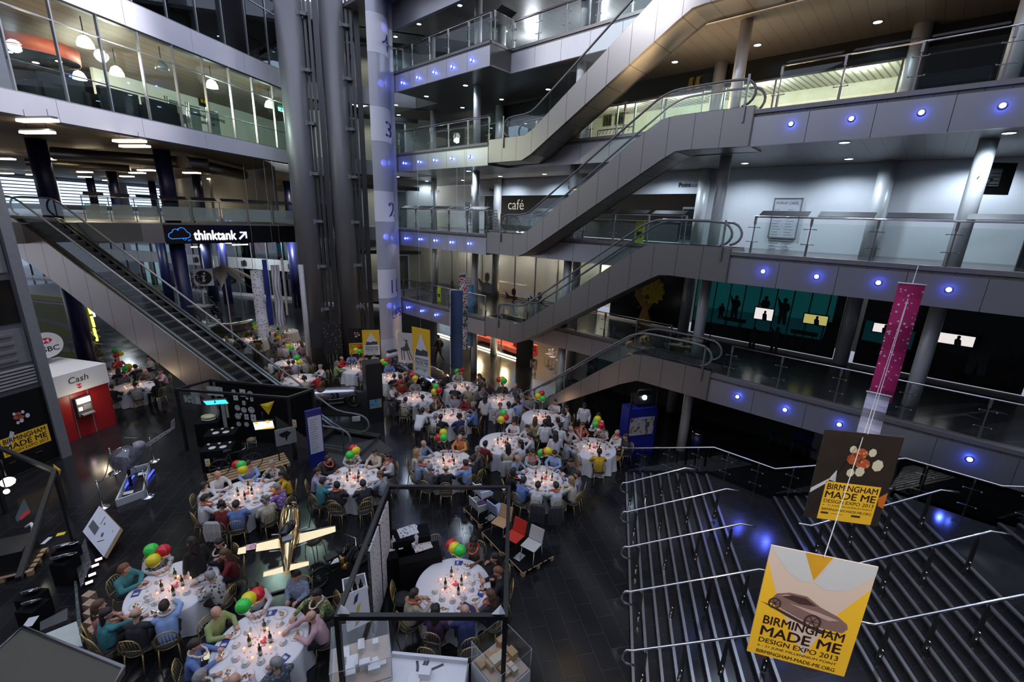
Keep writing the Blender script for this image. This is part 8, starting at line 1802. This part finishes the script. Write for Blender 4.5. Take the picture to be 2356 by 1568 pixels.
BL=[(1,'g348,1265 r376,1267 y353,1289'),(2,'r591,1368 y572,1379 g560,1394'),(3,'r1039,1254 y1046,1261 g1058,1267'),(4,'r545,1069 g555,1070 y558,1081'),(5,'r813,1032 y819,1037 g805,1047'),(6,'y1020,995 r1010,1007 g1021,1007'),(7,'g1159,950 r1163,960 y1153,965'),(8,'g1246,1042 r1256,1039 y1261,1038'),(9,'y1375,964 g1371,976 r1383,979'),(14,'r1246,905 y1238,911 g1249,917'),(12,'r1148,873 y1156,872 g1160,876'),(10,'g1003,889 y999,901 r1010,898'),(13,'g1052,854 r1062,851'),(17,'y881,831 r890,828 g887,836'),(11,'r948,863 y955,870'),(16,'r827,798 y819,805 g827,808'),(18,'y663,796 g671,801'),(19,'g683,823 y688,834'),(21,'g640,765 r635,770 y641,776'),(20,'g585,745 y587,751'),(25,'y470,750 r470,757 g479,757'),(23,'g264,807 y277,813 r267,817'),(24,'y296,843 r293,851 g288,848'),(16.5,'y846,875 g844,887'),(16.7,'g846,919')]
for k,s in BL:
    tb=int(k); c=TABLES.get(tb)
    if k==16.5 or k==16.7: c=Z(846,960,0)
    dist=math.hypot(c.x,c.y)-.02; hx=[]
    items=s.split()
    for j,it in enumerate(items):
        col=it[0]; x,y=map(float,it[1:].split(',')); q=HD(x,y,dist-.16*(len(items)-1-j)*-1 if False else dist-.12*j)
        q.z=max(q.z,1.25)
        o=balloon(q,col,c+UP*(.9 if k<16.1 or k>17 else .1),.15)
        where=(SHORT[k] if k==tb else ('over the floor beside the black totem, upper pair' if k==16.5 else 'over the floor beside the black totem, lowest'))
        o['label']='%s balloon floating %s'%(BN[col],where); o['group']='party balloons'
# ================================================================ added unseen lights for soffits, posters, fascias and kiosk
area(G(7.5,18.3,13.1),3.0,.5,70,(1,.66,.36),G(7.0,16.6,17.3))  # added warm light below the topmost escalator, without a fixture
area(G(3.0,17.2,13.2),2.5,.5,14,(1,.66,.38),G(3.0,17.5,17.3))  # added warm fill for the soffit at the right, without a fixture
spot(Vector((1.2,-1.5,12.3)),1100,(1,.94,.85),36,.3,Vector((4.1,4.7,5.6)))  # added spot behind the camera that brightens the hanging posters
spot(G(14.5,5,24),2300,(.95,.94,1),38,.4,G(11.0,17.4,17.2))  # added spot that brightens the level four fascia and topmost escalator
spot(G(22,6,24),3000,(.93,.92,1),60,.5,L(13,-20,14.5))  # added spot that brightens the fascia of the left building
spot(L(13,-20.6,12.2),160,(1,.95,.88),140,.2,L(13,-22,0))  # added spot that brightens the kiosk top
import numpy as np
W,H=2356,1568
f,p,r=1009.02,np.radians(15.60),np.radians(2.112)
a,b=np.radians(12.52),np.radians(-47.906)
cp,sp=np.cos(p),np.sin(p);F=np.array([0,cp,-sp]);X=np.array([1,0,0]);U=np.array([0,sp,cp])
cr,sr=np.cos(r),np.sin(r);M=np.array([cr*X+sr*U,-sr*X+cr*U,-F])
def ray(x,y):return M.T@np.array([(x-W/2)/f,-(y-H/2)/f,-1])
def P(x,y,z,Hc=1.0):
    d=ray(x,y);t=(z-Hc)/d[2];return np.array([d[0]*t,d[1]*t,z])
def pix(w,Hc=1.0):
    c=M@(np.array(w)-np.array([0,0,Hc]));return (W/2-f*c[0]/c[2],H/2+f*c[1]/c[2])
A=np.array([np.sin(a),np.cos(a)]);B=np.array([np.sin(b),np.cos(b)])
HC=9.6
N=np.array([-B[1]*-1*-1*-1, 0]) 
N=np.array([B[1],-B[0]])
NA=np.array([A[1],-A[0]])
C0=np.array([0,0,HC])
def Z(x,y,z): return P(x,y,z,HC)
def PL(x,y,nrm,off):
    d=ray(x,y);t=off/(d[:2]@nrm);return C0+d*t
def G(x,y,n=16.0):
    w=PL(x,y,N,n);return "s=%.2f n=%.2f z=%.2f"%(w[:2]@B,w[:2]@N,w[2])
def GZ(x,y,z):
    w=Z(x,y,z);return "s=%.2f n=%.2f z=%.2f"%(w[:2]@B,w[:2]@N,w[2])
def LF(x,y,o):
    w=PL(x,y,NA,o);return "a=%.2f o=%.2f z=%.2f"%(w[:2]@A,w[:2]@NA,w[2])
def LZ(x,y,z):
    w=Z(x,y,z);return "a=%.2f o=%.2f z=%.2f"%(w[:2]@A,w[:2]@NA,w[2])
